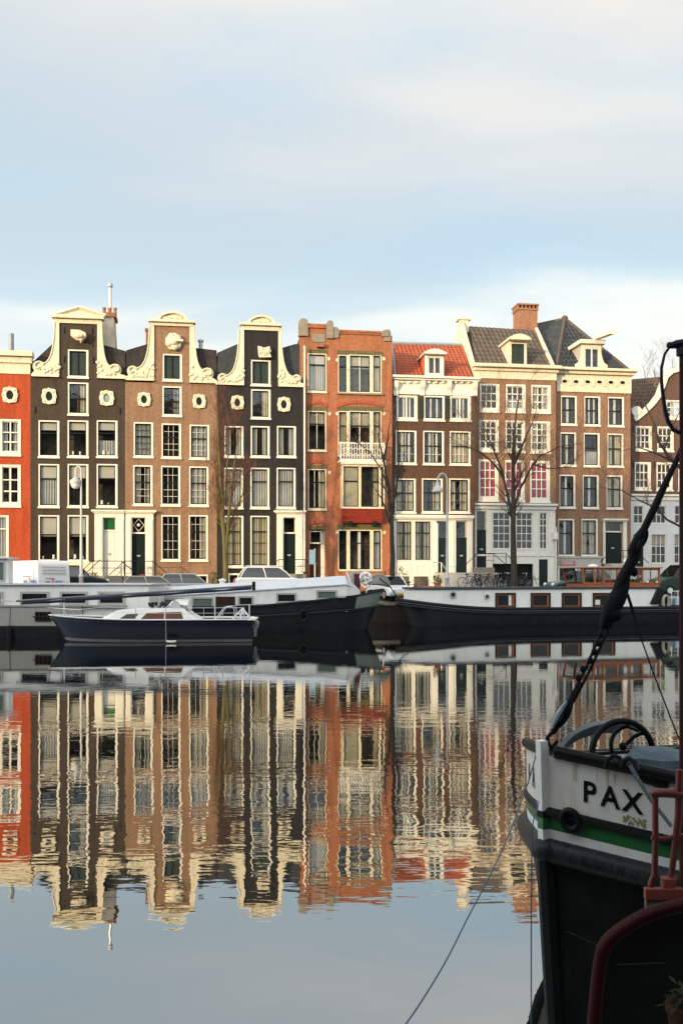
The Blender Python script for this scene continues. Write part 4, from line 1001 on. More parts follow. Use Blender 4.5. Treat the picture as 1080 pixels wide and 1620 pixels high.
def hull(name, parent, m, xs, hw, sheer, rake, x0, xb, flare, f0=0.0, f1=1.0, nl=7, out=0.0, deck=False, trans=True):
    q = MB()
    for sgn in (-1, 1):
        rows_ = []
        for i in range(nl):
            f = f0+(f1-f0)*i/(nl-1); rows_.append([(x, sgn*w, z) for x, w, z in hullpts(xs, hw, sheer, f, rake, x0, xb, flare, out=out)])
        q.grid(rows_)
    if trans:
        e = 0 if xb > x0 else -1
        cols = [hullpts(xs, hw, sheer, f0+(f1-f0)*i/(nl-1), rake, x0, xb, flare, out=out)[e] for i in range(nl)]
        q.add([(x, -w, z) for x, w, z in cols]+[(x, w, z) for x, w, z in reversed(cols)], [tuple(range(2*nl))])
    o = q.build(name, m, parent, smooth=True)
    if deck:
        q = MB(); r = hullpts(xs, hw, sheer, f1, rake, x0, xb, flare); q.grid([[(x, -w, z-.12) for x, w, z in r], [(x, w, z-.12) for x, w, z in r]]); q.build('deck', deck, parent)
    return o
def rail_line(parent, m, xs, hw, sheer, rad, dz=0.0, name='rubbing_strake', out=0.0, both=True):
    q = MB()
    for sgn in ((-1, 1) if both else (-1,)): q.tube([(x, sgn*(hw(x)+out), sheer(x)+dz) for x in xs], rad, 6)
    return q.build(name, m, parent, smooth=True)
def bwin(parent, x0, x1, z0, z1, y, fm, w=.07, pane=None, cur=None, depth=.05, side=-1):
    """framed boat window on the side wall at local depth y"""
    q = MB(); q.ring([(x0, z0), (x1, z0), (x1, z1), (x0, z1)], [(x0+w, z0+w), (x1-w, z0+w), (x1-w, z1-w), (x0+w, z1-w)], y-depth, y-.002)
    fr = q.build('window', fm, parent)
    q = MB(); q.box(x0+w, x1-w, y-.012, y-.008, z0+w, z1-w); q.build('pane', pane or dark_pane, fr)
    if cur:
        q = MB(); q.box(*cur, y-.018, y-.014, z0+w+.02, z1-w-.02); q.build('curtain', creamcurt, fr)
    return fr
dark_pane = mat('dark_glass', (.012, .015, .017), .1, .3, .8, spec=.3)
green_pane = mat('sea_green_glass', (.10, .14, .12), .15, .2, .8, spec=.3)
boat_white = mat('boat_white_paint', (.72, .72, .70), .4, .05, 1.0, stain=(.40, .38, .33), stain_amt=.35)
boat_roof = mat('pale_grey_roof_paint', (.50, .53, .57), .45, .08, 1.5, stain=(.3, .32, .33), stain_amt=.3)
boat_grey = mat('boat_grey_paint', (.30, .30, .28), .45, .08, 1.2, stain=(.18, .17, .14), stain_amt=.4)
hull_black = mat('hull_black_paint', (.013, .015, .019), .35, .25, 1.5, stain=(.05, .045, .04), stain_amt=.3)
hull_navy = mat('hull_navy_paint', (.006, .009, .024), .25, .15, 1.0, spec=.15)
teak = mat('varnished_wood', (.30, .085, .022), .35, .25, 6)
frame_brown = mat('dark_brown_frame', (.035, .018, .014), .5, .2)
rubber = mat('black_rubber', (.012, .012, .012), .8, .2)
chrome = mat('galvanised_steel', (.55, .56, .58), .35, .1, 3, metal=.7)

# ---- long white houseboat at the left
fr = Fr((W(85, 0, 42.8).x, 42.8), .02)
B = thing('houseboat', 'long flat-roofed houseboat, white above a grey band, at the left behind the sailing boat', 'houseboat', (fr.o.x, fr.o.y, 0), fr.th)
yn = -2.4; xl, xr = fr.x(-90, yn), fr.x(228, yn)
z_roof = fr.z(80, 926, yn); z_mid = fr.z(80, 960, yn); z_lo = fr.z(80, 991, yn)
q = MB(); q.box(xl, xr+.5, yn+.02, 2.4, -.4, z_lo); q.build('hull', hull_black, B, bevel=.05)
q = MB(); q.box(xl, fr.x(130, yn), yn-.02, 2.42, z_lo+.002, z_mid); q.build('grey_band', boat_grey, B, bevel=.03)
q = MB(); q.box(xl, xr+.2, yn+.15, 2.2, z_mid+.002 if False else z_lo+.01, z_roof); q.build('cabin', boat_white, B, bevel=.04)
q = MB(); q.box(xl-.1, xr+.3, yn+.05, 2.3, z_roof+.002, z_roof+.07); q.build('roof', boat_roof, B)
q = MB(); q.box(xl, fr.x(200, yn), yn-.06, yn+.2, z_mid, z_mid+.07); q.build('side_ledge', boat_grey, B)
fgrey = mat('pale_grey_frame', (.36, .36, .35), .5, .06)
for (a, b) in ((32, 78), (95, 139), (155, 198), (-40, 5)):
    x0, x1 = fr.x(a, yn+.15), fr.x(b, yn+.15); z1 = fr.z(a, 936, yn+.15); z0 = fr.z(a, 957.5, yn+.15); bwin(B, x0, x1, z0, z1, yn+.15, fgrey, .10, depth=.06)
x0, x1 = fr.x(56, yn), fr.x(82, yn); z1 = fr.z(56, 968, yn); z0 = fr.z(56, 983, yn)
w_ = bwin(B, x0, x1, z0, z1, yn-.02, frame_brown, .04)
q = MB()
for i in range(1, 4): xx = x0+(x1-x0)*i/4; q.box(xx-.02, xx+.02, yn-.075, yn-.02, z0+.04, z1-.04)
q.box(x0-.1, x1+.1, yn-.08, yn-.06, (z0+z1)/2-.02, (z0+z1)/2+.02); q.build('window_bars', frame_brown, w_)
# white deckhouse at the far left
x0, x1 = fr.x(-60, yn+1), fr.x(14, yn+1); z0 = z_roof+.07; z1 = fr.z(10, 884, yn+1)
q = MB(); q.box(x0, x1, yn+1, -.8, z0, z1); dh = q.build('deckhouse', boat_white, B, bevel=.03)
q = MB(); q.box(x0-.2, x1+.22, yn+.85, -.65, z1, z1+.07); q.build('deckhouse_roof', boat_roof, dh); bwin(dh, fr.x(-6, yn+1), fr.x(8, yn+1), z0+.1, z1-.12, yn+1, fgrey, .06, pane=green_pane)
q = MB(); p = (fr.x(15, yn-.12), yn-.12); q.lathe((p[0], p[1], fr.z(15, 1018, yn)), [(.06, 0), (.12, .12), (.12, .65), (.05, .8)], 10)
q.tube([(p[0], p[1], fr.z(15, 995, yn)), (p[0], p[1]+.1, z_mid)], .012, 5); tag(q.build('boat_fender', rubber), 'black fender hanging at the waterline of the flat-roofed houseboat', 'fender')
bpy.data.objects['boat_fender'].location = (fr.o.x, fr.o.y, 0); bpy.data.objects['boat_fender'].rotation_euler.z = fr.th

# ---- dark hulled houseboat in the middle
bow = W(606, 0, 47.6)
th = .10; fr = Fr((bow.x, bow.y), th)
B = thing('houseboat', 'black-hulled houseboat with sloping white cabin and grey bow bulwark, in the middle', 'houseboat', (bow.x, bow.y, 0), th)
def hw(x): t = max(0, (x+4.3)/4.3); return 2.35*max(0.0, 1-t**2.4)**.62+.02
def sh(x):
    P = [(-30, 1.2), (-12, 1.22), (-6.7, 1.30), (-3.6, 1.58), (-1.6, 1.80), (0, 2.08)]
    for a, b in zip(P, P[1:]):
        if x <= b[0]: t = (x-a[0])/(b[0]-a[0]); return a[1]+(b[1]-a[1])*t
    return 2.08
xs = [-19, -16, -13, -10, -8, -6.5, -5.5, -4.5, -3.8, -3.2, -2.6, -2.1, -1.6, -1.2, -.85, -.55, -.3, -.14, -.04, 0]
hull('hull', B, hull_black, xs, hw, sh, 1.0, -4, 0, .30, deck=boat_grey)
rail_line(B, hull_black, xs, hw, sh, .06)
rail_line(B, hull_black, xs, hw, lambda x: sh(x)*.62, .05, out=-.02)
xg = [x for x in xs if x > -1.7]
hull('bow_bulwark', B, mat('sage_grey_paint', (.19, .23, .21), .45, .1), xg, hw, sh, 1.0, -4, 0, .30, f0=.66, f1=1.02, out=.015, trans=False)
# cabin
cx0, cx1 = fr.x(236, -1.95), fr.x(548, -1.95); yb_ = 1.95
def cz(x): t = (x-cx0)/(cx1-cx0); return 1.72+(2.34-1.72)*t
st = [cx0+(cx1-cx0)*i/10 for i in range(11)]
q = MB(); secs_ = [[(x, -yb_, 1.0), (x, -yb_, cz(x)), (x, yb_, cz(x)), (x, yb_, 1.0)] for x in st]
x = cx1+.75; secs_.append([(x, -1.45, 1.2), (x, -1.45, 2.05), (x, 1.45, 2.05), (x, 1.45, 1.2)]); q.grid(secs_); q.add(secs_[-1], [(0,1,2,3)]); q.add(secs_[0], [(3,2,1,0)])
cab = q.build('cabin', boat_white, B)
q = MB(); secs_ = [[(x, -yb_-.06, cz(x)), (x, -yb_-.06, cz(x)+.05), (x, -1.25, cz(x)+.46), (x, 1.25, cz(x)+.46), (x, yb_+.06, cz(x)+.05), (x, yb_+.06, cz(x))] for x in st]
x = cx1+.72; secs_.append([(x, -1.4, 2.03), (x, -1.4, 2.09), (x, -1.0, 2.14), (x, 1.0, 2.14), (x, 1.4, 2.09), (x, 1.4, 2.03)]); q.grid(secs_); q.add(secs_[-1], [tuple(range(6))]); q.add(secs_[0], [tuple(range(5, -1, -1))]); q.build('roof', boat_roof, cab)
for (a, b, y0, y1, pm) in ((303, 338, 944.5, 963, green_pane), (376, 401, 943, 959, None), (437, 469, 938, 954, None), (500, 533, 933.5, 949, green_pane), (255, 290, 946, 963, green_pane)):
    bwin(cab, fr.x(a, -yb_), fr.x(b, -yb_), fr.z((a+b)/2, y1, -yb_), fr.z((a+b)/2, y0, -yb_), -yb_, fgrey, .09, pane=pm)
q = MB(); q.box(fr.x(341, -yb_), fr.x(372, -yb_), -yb_-.03, -yb_-.002, fr.z(356, 960, -yb_), fr.z(356, 944, -yb_)); q.build('brown_hatch', frame_brown, cab)
q = MB(); 
for px in (352, ): x = fr.x(px, 0); q.lathe((x, -.3, cz(min(x, cx1))+.46), [(.14, 0), (.14, .1), (.2, .14), (.2, .2), (.03, .26)], 10)
q.build('roof_vent', boat_white, cab)
# tyre fender
x, z = fr.at(480, 974.5, -2.38); q = MB(); q.tube([(x+.20*math.cos(2*PI*i/18), -2.42, z+.27*math.sin(2*PI*i/18)) for i in range(18)], .085, 8, closed=True); q.tube([(x, -2.38, z+.3), (x, -2.36, sh(x))], .015, 5)
tf = tag(q.build('tyre_fender', rubber, smooth=True), 'black tyre hanging as fender on the side of the black-hulled houseboat', 'tyre'); tf.location = (bow.x, bow.y, 0); tf.rotation_euler.z = th
# bollards on rail, foredeck gear
q = MB()
for px in (411, 477, 540): x = fr.x(px, -2.3); q.box(x-.2, x+.2, -2.36, -2.2, sh(x)+.0, sh(x)+.10)
q.build('fairlead', chrome, B)
q = MB(); a, b = fr.x(557, -.6), fr.x(570, -.6); q.box(a, b, -.7, .7, 1.7, fr.z(563, 905, -.6)); hb = q.build('companion_hatch', boat_grey, B, bevel=.03)
q = MB(); q.box(a+.08, b-.05, -.72, -.701, 1.9, fr.z(563, 908, -.6)); q.build('hatch_door', mat('deep_red_door', (.07, .015, .012), .5, .2), hb)
q = MB(); c = fr.at(598, 922, 0); 
for i in range(12):
    pass
pts = [(c[0]+.62*math.cos(a_), 0, c[1]-.15+.62*math.sin(a_)) for a_ in [PI*.93-PI*.98*i/12 for i in range(13)]]
q.prism([(p[0], p[2]) for p in pts][::-1], -.28, .28); wh = q.build('winch_cover', mat('grey_green_canvas', (.20, .22, .20), .7, .1), B, bevel=.05)
q = MB(); q.prism([(c[0]-.02+.42*math.cos(a_), c[1]-.12+.42*math.sin(a_)) for a_ in [PI*.95-PI*.9*i/10 for i in range(11)]][::-1], -.31, -.281); q.build('cover_panel', boat_grey, wh)
q = MB(); c = fr.at(578, 917, -.9); rn = random.Random(3)
for i in range(7):
    r_ = rn.uniform(.12, .32); ox, oz = rn.uniform(-.14, .14), rn.uniform(-.2, .25); q.tube([(c[0]+ox+r_*math.cos(2*PI*j/14), -.9+.15*math.sin(j+i), c[1]+oz+r_*math.sin(2*PI*j/14)) for j in range(14)], .05, 6, closed=True)
q.tube([(c[0]+.05, -.9, 1.8), (c[0], -.9, c[1])], .04, 6); tag(q.build('hose_coil', boat_white, smooth=True), 'tangled coil of white hose on the foredeck of the black-hulled houseboat', 'hose'); bpy.data.objects['hose_coil'].location = (bow.x, bow.y, 0); bpy.data.objects['hose_coil'].rotation_euler.z = th
q = MB(); a = fr.at(548, 905, -.5); b = fr.at(558, 922, -.5); q.tube([(a[0], -.5, a[1]), (b[0], -.5, b[1]-.2)], .05, 6); q.build('samson_post', boat_white, B)
q = MB(); a = fr.at(601, 915, -.3); 
q.tube([(.0+a[0], -.3, a[1]), (a[0]+.5, -.8, a[1]-.5), (a[0]+1.0, -1.6, a[1]-1.4), (a[0]+1.3, -1.5, a[1]-1.5)], .03, 6); o = tag(q.build('mooring_rope', rubber, smooth=True), 'dark mooring rope sagging from the grey bow bulwark to the quay', 'rope'); o.location = (bow.x, bow.y, 0); o.rotation_euler.z = th

# ---- navy sailing boat with lowered mast
bow = W(78, 0, 38.6); th = .03; fr = Fr((bow.x, bow.y), th)
B = thing('sailing_boat', 'navy blue sailing boat with white cabin and its mast laid down along the deck', 'boat', (bow.x, bow.y, 0), th)
XL = fr.x(401, 0)
def hw2(x): t = max(0, 1-x/4.2); return (1.30*(1-t**2.0)**.8 if x < 4.2 else 1.30-.30*((x-4.2)/(XL-4.2))**1.6)+.015
def sh2(x): t = x/XL; return 1.12-.33*min(1, t*1.8)+.17*min(1, t*1.8)**2+.0*t
xs2 = [0, .04, .15, .35, .6, 1, 1.5, 2.1, 2.8, 3.5, 4.3, 5.2, 6.1, 7, 7.6, XL]
hull('hull', B, hull_navy, xs2, hw2, sh2, 1.0, 2.6, 0, .42, deck=boat_white)
hull('boot_stripe', B, mat('grey_boot_stripe', (.14, .145, .14), .5, .15), xs2, hw2, sh2, 1.0, 2.6, 0, .42, f0=.31, f1=.39, nl=2, out=.006, trans=False)
rail_line(B, boat_white, xs2, hw2, sh2, .035, name='toe_rail', dz=.01)
# cabin: stepped
def zz(px, py, y): return fr.z(px, py, y)
q = MB(); yc = .85
def sec(px, w0, w1, py): x = fr.x(px, -w0); return [(x, -w0, .85), (x+.02, -w1, zz(px, py, -w1)), (x+.02, w1, zz(px, py, -w1)), (x, w0, .85)]
S = [sec(158, .60, .45, 979), sec(172, .85, .70, 971), sec(182, .9, .74, 966), sec(212, .92, .76, 964), sec(232, .92, .74, 963.5), sec(288, .92, .72, 961.5), sec(298, .92, .82, 972), sec(312, .92, .85, 980)]
q.grid(S); q.add(S[0], [(0,1,2,3)]); q.add(S[-1], [(3,2,1,0)]); cab = q.build('cabin', boat_white, B, bevel=.02)
def cabwin(poly, m, name='window'):
    q = MB(); P = []
    for px, py in poly:
        x, z = fr.at(px, py, -.90); y = -.925+.16*max(0, (z-.85))/.45; P.append((x, y-.012, z))
    q.add(P, [tuple(range(len(P)))]); return q.build(name, m, cab, solid=.01)
curtain_brown = mat('brown_curtained_glass', (.11, .04, .025), .3, .35, 14, spec=.15)
cabwin([(189, 979), (200, 972), (218, 971.5), (212, 979)], dark_pane); cabwin([(222, 980), (232, 970), (259, 969), (259, 980)], curtain_brown); cabwin([(262, 980), (262, 969), (286, 968.5), (290, 980)], curtain_brown)
# spray hood
q = MB(); a = fr.x(263, 0); b = fr.x(300, 0); zb_ = zz(280, 962, -.7); zt_ = zz(280, 948, -.5); rows_ = []
for i in range(9):
    t = i/8; yy = -.72+1.44*t; hgt = zb_+(zt_-zb_)*math.sin(PI*max(.05, min(.95, t)))**.5
    rows_.append([(a, yy*.95, zb_-.05), (a+.25, yy*.9, zb_+(hgt-zb_)*.75), (a+.5, yy*.85, hgt), (b, yy*.9, hgt-.03), (b+.02, yy*.95, zb_-.1)])
q.grid(rows_); q.add([r[0] for r in rows_], [tuple(range(9))]); sp_ = q.build('spray_hood', boat_white, B, smooth=True)
q = MB(); a_, b_ = fr.x(266, -.7), fr.x(287, -.7); q.add([(a_, -.735, zb_+.02), (b_, -.745, zb_+.02), (b_-.12, -.60, zb_+.24), ((a_+b_)/2-.02, -.56, zt_-.03), (a_+.1, -.62, zb_+.17)], [(0,1,2,3,4)]); q.build('hood_window', mat('clouded_plastic', (.30, .30, .31), .3, .2), sp_, solid=.01)
# mast laid along the boat
q = MB(); A_ = fr.at(26, 951, -.25); B_ = fr.at(402, 927, -.25); q.tube([(A_[0], -.25, A_[1]), (B_[0], -.25, B_[1])], .048, 8); ms_ = q.build('lowered_mast', mat('dark_anodised_mast', (.10, .11, .12), .35, .2), B, smooth=True)
q = MB(); A_ = fr.at(34, 955, -.35); B_ = fr.at(398, 931, -.35)
q.tube([(A_[0]+(B_[0]-A_[0])*i/16, -.36+.01*math.sin(i*2), A_[1]+(B_[1]-A_[1])*i/16+.012*math.sin(i*1.7)) for i in range(17)], [.045+.02*abs(math.sin(i*.9)) for i in range(17)], 7); q.build('furled_sail_cover', mat('dark_blue_canvas', (.02, .025, .05), .8, .2), ms_, smooth=True)
q = MB(); p = fr.at(402, 927, -.25); q.box(p[0]-.08, p[0]+.05, -.35, -.15, p[1]-.2, p[1]+.18); q.build('masthead', hull_black, ms_)
for i in range(3):
    q = MB(); pa = fr.at(1, 949-i*.0+i*1.5, -.2); pb = fr.at(26, 951, -.25); q.tube([(pa[0], -.2, pa[1]), (pb[0], -.25, pb[1])], .012, 4); q.build('mast_wire', chrome, ms_)
q = MB()
for px, py in ((253, 962), (340, 983), (102, 977)):
    a = fr.at(px, py, -.2); t = (px-26)/(402-26); q.tube([(a[0], -.2, a[1]-.1), (a[0], -.24, zz(px, 951-24*t+2, -.25))], .03, 6)
q.build('mast_support', chrome, B)
q = MB(); rn = random.Random(5); c = fr.at(252, 957, -.3)
for i in range(26): q.blob((c[0]+rn.uniform(-.45, .45), -.3+rn.uniform(-.2, .2), c[1]-.05+rn.uniform(-.09, .12)), (rn.uniform(.05, .12), .06, rn.uniform(.04, .09)), 6, 4)
q.box(c[0]-.55, c[0]+.6, -.6, .1, c[1]-.22, c[1]-.17); q.build('deck_clutter', mat('dark_netting', (.03, .032, .028), .9, .3, 12), B)
# guard rails
q = MB()
tops = []
for i, px in enumerate((86, 98, 110, 122, 134)):
    x = fr.x(px, -hw2(.3+.45*i)); y = -hw2(max(.1, x)); a = (x, y, sh2(x)); b = (x-.28, y-.04, sh2(x)+.36); q.tube([a, b], .014, 5); tops.append(b)
q.tube(tops, .012, 5)
tops2 = [tops[-1]]
for px in (161, 215, 262, 322, 352, 386):
    x = fr.x(px, -1.2); y = -hw2(x)+.05; q.tube([(x, y, sh2(x)), (x, y, sh2(x)+.50)], .014, 5); tops2.append((x, y, sh2(x)+.50))
q.tube(tops2, .009, 4); q.tube([(p[0], p[1], p[2]-.22) for p in tops2], .008, 4)
q.build('guard_rail', chrome, B)
for sgn in (-1, .2):
    q = MB(); x0, x1 = fr.x(340, -1), fr.x(370, -1); zb_ = sh2(x1); q.tube([(x0, sgn*.9, zb_), (x0+.38, sgn*.9, zb_+.52), (x1-.12, sgn*.9, zb_+.54), (x1, sgn*.9, zb_+.45), (x1, sgn*.9, zb_)], .018, 6)
    q.build('cockpit_frame', chrome, B)
q = MB(); c = fr.at(384, 962, -.3); zb_ = sh2(XL-.5)
for dx, dy in ((-.42, -.7), (-.2, .2), (.12, -.75), (.3, -.1), (.38, -.8), (-.05, -.8)): q.tube([(c[0], -.35, c[1]), (c[0]+dx, dy, zb_)], .028, 6)
q.tube([(c[0]-.3, -.6, zb_+.22), (c[0]+.25, -.65, zb_+.22)], .02, 5); q.tube([(c[0]+.32, -.9, zb_), (c[0]+.32, -.9, zb_+.65)], .03, 6); q.build('stern_tripod', chrome, B)
q = MB(); x = fr.x(404, -.1); q.box(XL-.2, XL+.15, -1.05, 1.0, .93, .98); q.build('stern_platform', boat_white, B)
q = MB(); z1 = zz(404, 983, -.3); z0 = zz(404, 1003, -.3); q.prism([(x-.12, z1), (x+.10, z1), (x+.16, z1-.22), (x+.08, z1-.32), (x+.05, z0-.1), (x-.04, z0-.1), (x-.06, z1-.3), (x-.14, z1-.2)][::-1], -.42, -.18); q.blob((x+.02, -.3, z1-.08), (.16, .15, .16), 8, 6); tag(q.build('outboard_motor', mat('worn_grey_motor', (.22, .23, .23), .4, .5, 14)), 'small grey outboard motor on the stern of the navy sailing boat', 'motor')
o = bpy.data.objects['outboard_motor']; o.location = (bow.x, bow.y, 0); o.rotation_euler.z = th
q = MB(); a = fr.at(271, 1015.5, -1.36); q.lathe((a[0], -1.36, a[1]), [(.02, -.04), (.06, 0), (.02, .04)], 8); q.tube([(a[0]-.2, -1.38, a[1]+.015), (a[0], -1.39, a[1]), (a[0]+.2, -1.38, a[1]+.01)], .05, 8); q.tube([(a[0]-.22, -1.36, a[1]), (a[0]-.24, -1.29, sh2(3)+.02)], .006, 4); o = tag(q.build('side_fender', woodwhite, smooth=True), 'small white fender floating beside the hull of the navy sailing boat', 'fender'); o.location = (bow.x, bow.y, 0); o.rotation_euler.z = th

# ---- white and black houseboat at the right
bow = W(627, 0, 51.0); th = .245; fr = Fr((bow.x, bow.y), th); BR = fr
B = thing('houseboat', 'white houseboat on a black hull with brown framed windows, at the right', 'houseboat', (bow.x, bow.y, 0), th)
def hw4(x): t = max(0, 1-x/3.6); return 2.0*max(0, 1-t**2.3)**.65+.02
def sh4(x): return .96+.52*max(0, 1-x/6.5)**2
xs4 = [0, .04, .12, .25, .45, .75, 1.1, 1.6, 2.2, 3, 4, 5.5, 7, 9, 12, 15, 18, 21]
hull('hull', B, hull_black, xs4, hw4, sh4, .9, 4, 0, .30, deck=boat_grey)
rail_line(B, hull_black, xs4, hw4, sh4, .085); rail_line(B, hull_black, xs4, hw4, lambda x: sh4(x)-.26, .06, out=-.01)
rail_line(B, mat('grey_sheer_line', (.10, .11, .13), .4, .2), xs4, hw4, lambda x: sh4(x)-.13, .018, out=.02, name='sheer_line')
yb_ = 1.62; x0 = fr.x(651, -.9); x1 = fr.x(1042, -yb_)
def z4(px, py): return fr.z(px, py, -yb_)
zr = [(fr.x(px, -yb_), z4(px, py)) for px, py in ((700, 931), (860, 931.5), (1040, 932))]
zroof = sum(p[1] for p in zr)/3
q = MB(); plan = [(x0, -.55), (x0+.5, -1.0), (x0+1.5, -yb_), (x1, -yb_), (x1+.4, 0), (x1, yb_), (x0+1.5, yb_), (x0+.5, 1.0), (x0, .55)]; q.slab(plan, .85, zroof); cab = q.build('cabin', boat_white, B, bevel=.05)
q = MB(); plan2 = [(x0-.1, -.6), (x0+.45, -1.1), (x0+1.45, -yb_-.10), (x1+.1, -yb_-.10), (x1+.5, 0), (x1+.1, yb_+.10), (x0+1.45, yb_+.10), (x0+.45, 1.1), (x0-.1, .6)]; q.slab(plan2, zroof+.002, zroof+.09); q.build('roof', mat('dark_roof_felt', (.045, .05, .06), .8, .2), cab)
for (a, b) in ((783, 815), (839, 870), (888, 919), (937, 972)):
    X0, X1 = fr.x(a, -yb_), fr.x(b, -yb_); w_ = bwin(cab, X0, X1, z4(a, 962.5), z4(a, 938), -yb_, frame_brown, .10, depth=.07)
    q = MB(); m_ = .105; q.ring([(X0+m_, z4(a, 962.5)+m_), (X1-m_, z4(a, 962.5)+m_), (X1-m_, z4(a, 938)-m_), (X0+m_, z4(a, 938)-m_)], [(X0+m_+.04, z4(a, 962.5)+m_+.04), (X1-m_-.09, z4(a, 962.5)+m_+.04), (X1-m_-.09, z4(a, 938)-m_-.04), (X0+m_+.04, z4(a, 938)-m_-.04)], -yb_-.03, -yb_-.013); q.build('sash', teak, w_)
    if a == 783:
        q = MB(); q.box(X1-.42, X1-.25, -yb_-.02, -yb_-.013, z4(a, 958), z4(a, 941)); q.build('curtain', woodwhite, w_)
    if a == 937:
        q = MB(); q.box(X0+.16, X0+.46, -yb_-.03, -yb_-.013, z4(a, 957), z4(a, 949)); pp = q.build('window_notice', woodwhite, w_)
for (px, py, r_) in ((716, 941, .20), (770, 944, .15)):
    x, z = fr.at(px, py, -yb_); q = MB(); o_ = [(x+r_*math.cos(2*PI*i/20), z+r_*math.sin(2*PI*i/20)) for i in range(20)]; i_ = [(x+r_*.62*math.cos(2*PI*i/20), z+r_*.62*math.sin(2*PI*i/20)) for i in range(20)]
    q.ring(o_, i_, -yb_-.06, -yb_-.002); ph = q.build('porthole', fgrey, cab); q = MB(); q.prism(i_, -yb_-.02, -yb_-.01); q.build('pane', dark_pane, ph)
# black canvas cover at the stern
q = MB(); a, b, c, d = fr.x(1027, -yb_), fr.x(1058, -yb_), fr.x(1040, -yb_), fr.x(1053, -yb_)
q.prism([(a, 1.15), (c, z4(1040, 930)+.08), (d, z4(1053, 936)), (b, z4(1058, 950)), (b+.1, 1.15)][::-1], -yb_-.22, -.2); q.build('canvas_cover', rubber, B, bevel=.08)
q = MB(); x, z = fr.at(1052, 950, -yb_-.3)
for i in range(3): q.tube([(x+.2*math.cos(2*PI*j/16)+.05*i, -yb_-.28-.03*i, z-.1+.42*math.sin(2*PI*j/16)) for j in range(16)], .018, 5, closed=True)
o = tag(q.build('rope_coil', mat('pale_rope', (.45, .42, .33), .9, .2)), 'pale coil of rope hanging at the black cover of the right houseboat', 'rope'); o.location = (bow.x, bow.y, 0); o.rotation_euler.z = th
q = MB()
for px in (1062, 1072, 1082):
    x = fr.x(px, -1.8); q.tube([(x, -1.8, 1.1), (x, -1.8, 1.95)], .02, 5)
q.tube([(fr.x(1058, -1.8), -1.8, 1.9), (fr.x(1100, -1.8), -1.8, 1.9)], .02, 5); q.tube([(fr.x(1058, -1.8), -1.8, 1.6), (fr.x(1100, -1.8), -1.8, 1.6)], .015, 5); q.build('stern_rail', boat_white, B)
q = MB(); x = fr.x(1068, -1.5); q.box(x, x+1.6, -1.5, .5, 1.05, 1.5); q.build('stern_locker', mat('pale_blue_locker', (.32, .42, .5), .5, .1), B, bevel=.04)
# wheelhouse of varnished wood on the roof
yw = -1.1; zb_ = zroof+.09; X0, X1 = fr.x(921, yw), fr.x(1043, yw); zt_ = fr.z(980, 899, yw); Xs = [fr.x(p, yw) for p in (924, 941, 954, 976, 1015, 1042)]
q = MB()
q.box(X0+.15, X1, yw, -yw, zb_, zb_+.18)
tops_ = []
for i, x in enumerate(Xs):
    lean = -.18 if i < 2 else 0
    for y in (yw, -yw): q.add([(x-.05, y-.04, zb_+.18), (x+.06, y-.04, zb_+.18), (x+.06, y+.04, zb_+.18), (x-.05, y+.04, zb_+.18), (x-.05+lean, y-.04, zt_), (x+.06+lean, y-.04, zt_), (x+.06+lean, y+.04, zt_), (x-.05+lean, y+.04, zt_)], [(0,3,2,1),(4,5,6,7),(0,1,5,4),(1,2,6,5),(2,3,7,6),(3,0,4,7)])
q.box(Xs[2], Xs[3], yw-.03, yw+.03, zb_+.40, zb_+.47)
for i in range(5):
    for y in (yw, ):
        a_, b_ = Xs[i]+.06, Xs[i+1]-.05; q.box(a_, b_, y-.025, y+.025, zt_-.12, zt_-.002); q.box(a_, b_, y-.025, y+.025, zb_+.181, zb_+.26)
        if b_-a_ > .9: q.box((a_+b_)/2-.03, (a_+b_)/2+.03, y-.02, y+.02, zb_+.261, zt_-.121)
wh = q.build('wheelhouse', teak, B)
q = MB(); q.box(X0+.9, X1-.8, -.3, .5, zb_, zb_+.45); q.box(X0+1.0, X0+1.3, -.2, .3, zb_+.45, zb_+.8); q.build('bench', rubber, wh)
q = MB(); q.box(X0-.35, X1+.15, yw-.15, -yw+.15, zt_, zt_+.09); q.build('wheelhouse_roof', mat('faded_orange_roof_paint', (.42, .22, .13), .5, .15, 2), wh, bevel=.03)
q = MB()
for i in range(5):
    for y in (yw+.02, -yw-.02): q.add([(Xs[i], y, zb_+.18), (Xs[i+1], y, zb_+.18), (Xs[i+1], y, zt_), (Xs[i], y, zt_)], [(0,1,2,3)])
q.build('pane', pane_m, wh)
q = MB(); x = fr.x(957, yw-.3); q.lathe((x, 0, zt_+.09), [(.3, 0), (.3, .08), (.22, .13), (.05, .16)], 12); q.build('roof_hatch', boat_white, wh)
q = MB(); x = fr.x(989, -.3); q.lathe((x, -.3, zt_+.08), [(.12, 0), (.14, .1), (.10, .3), (.14, .34), (.10, .45)], 12); q.build('funnel', boat_white, wh)
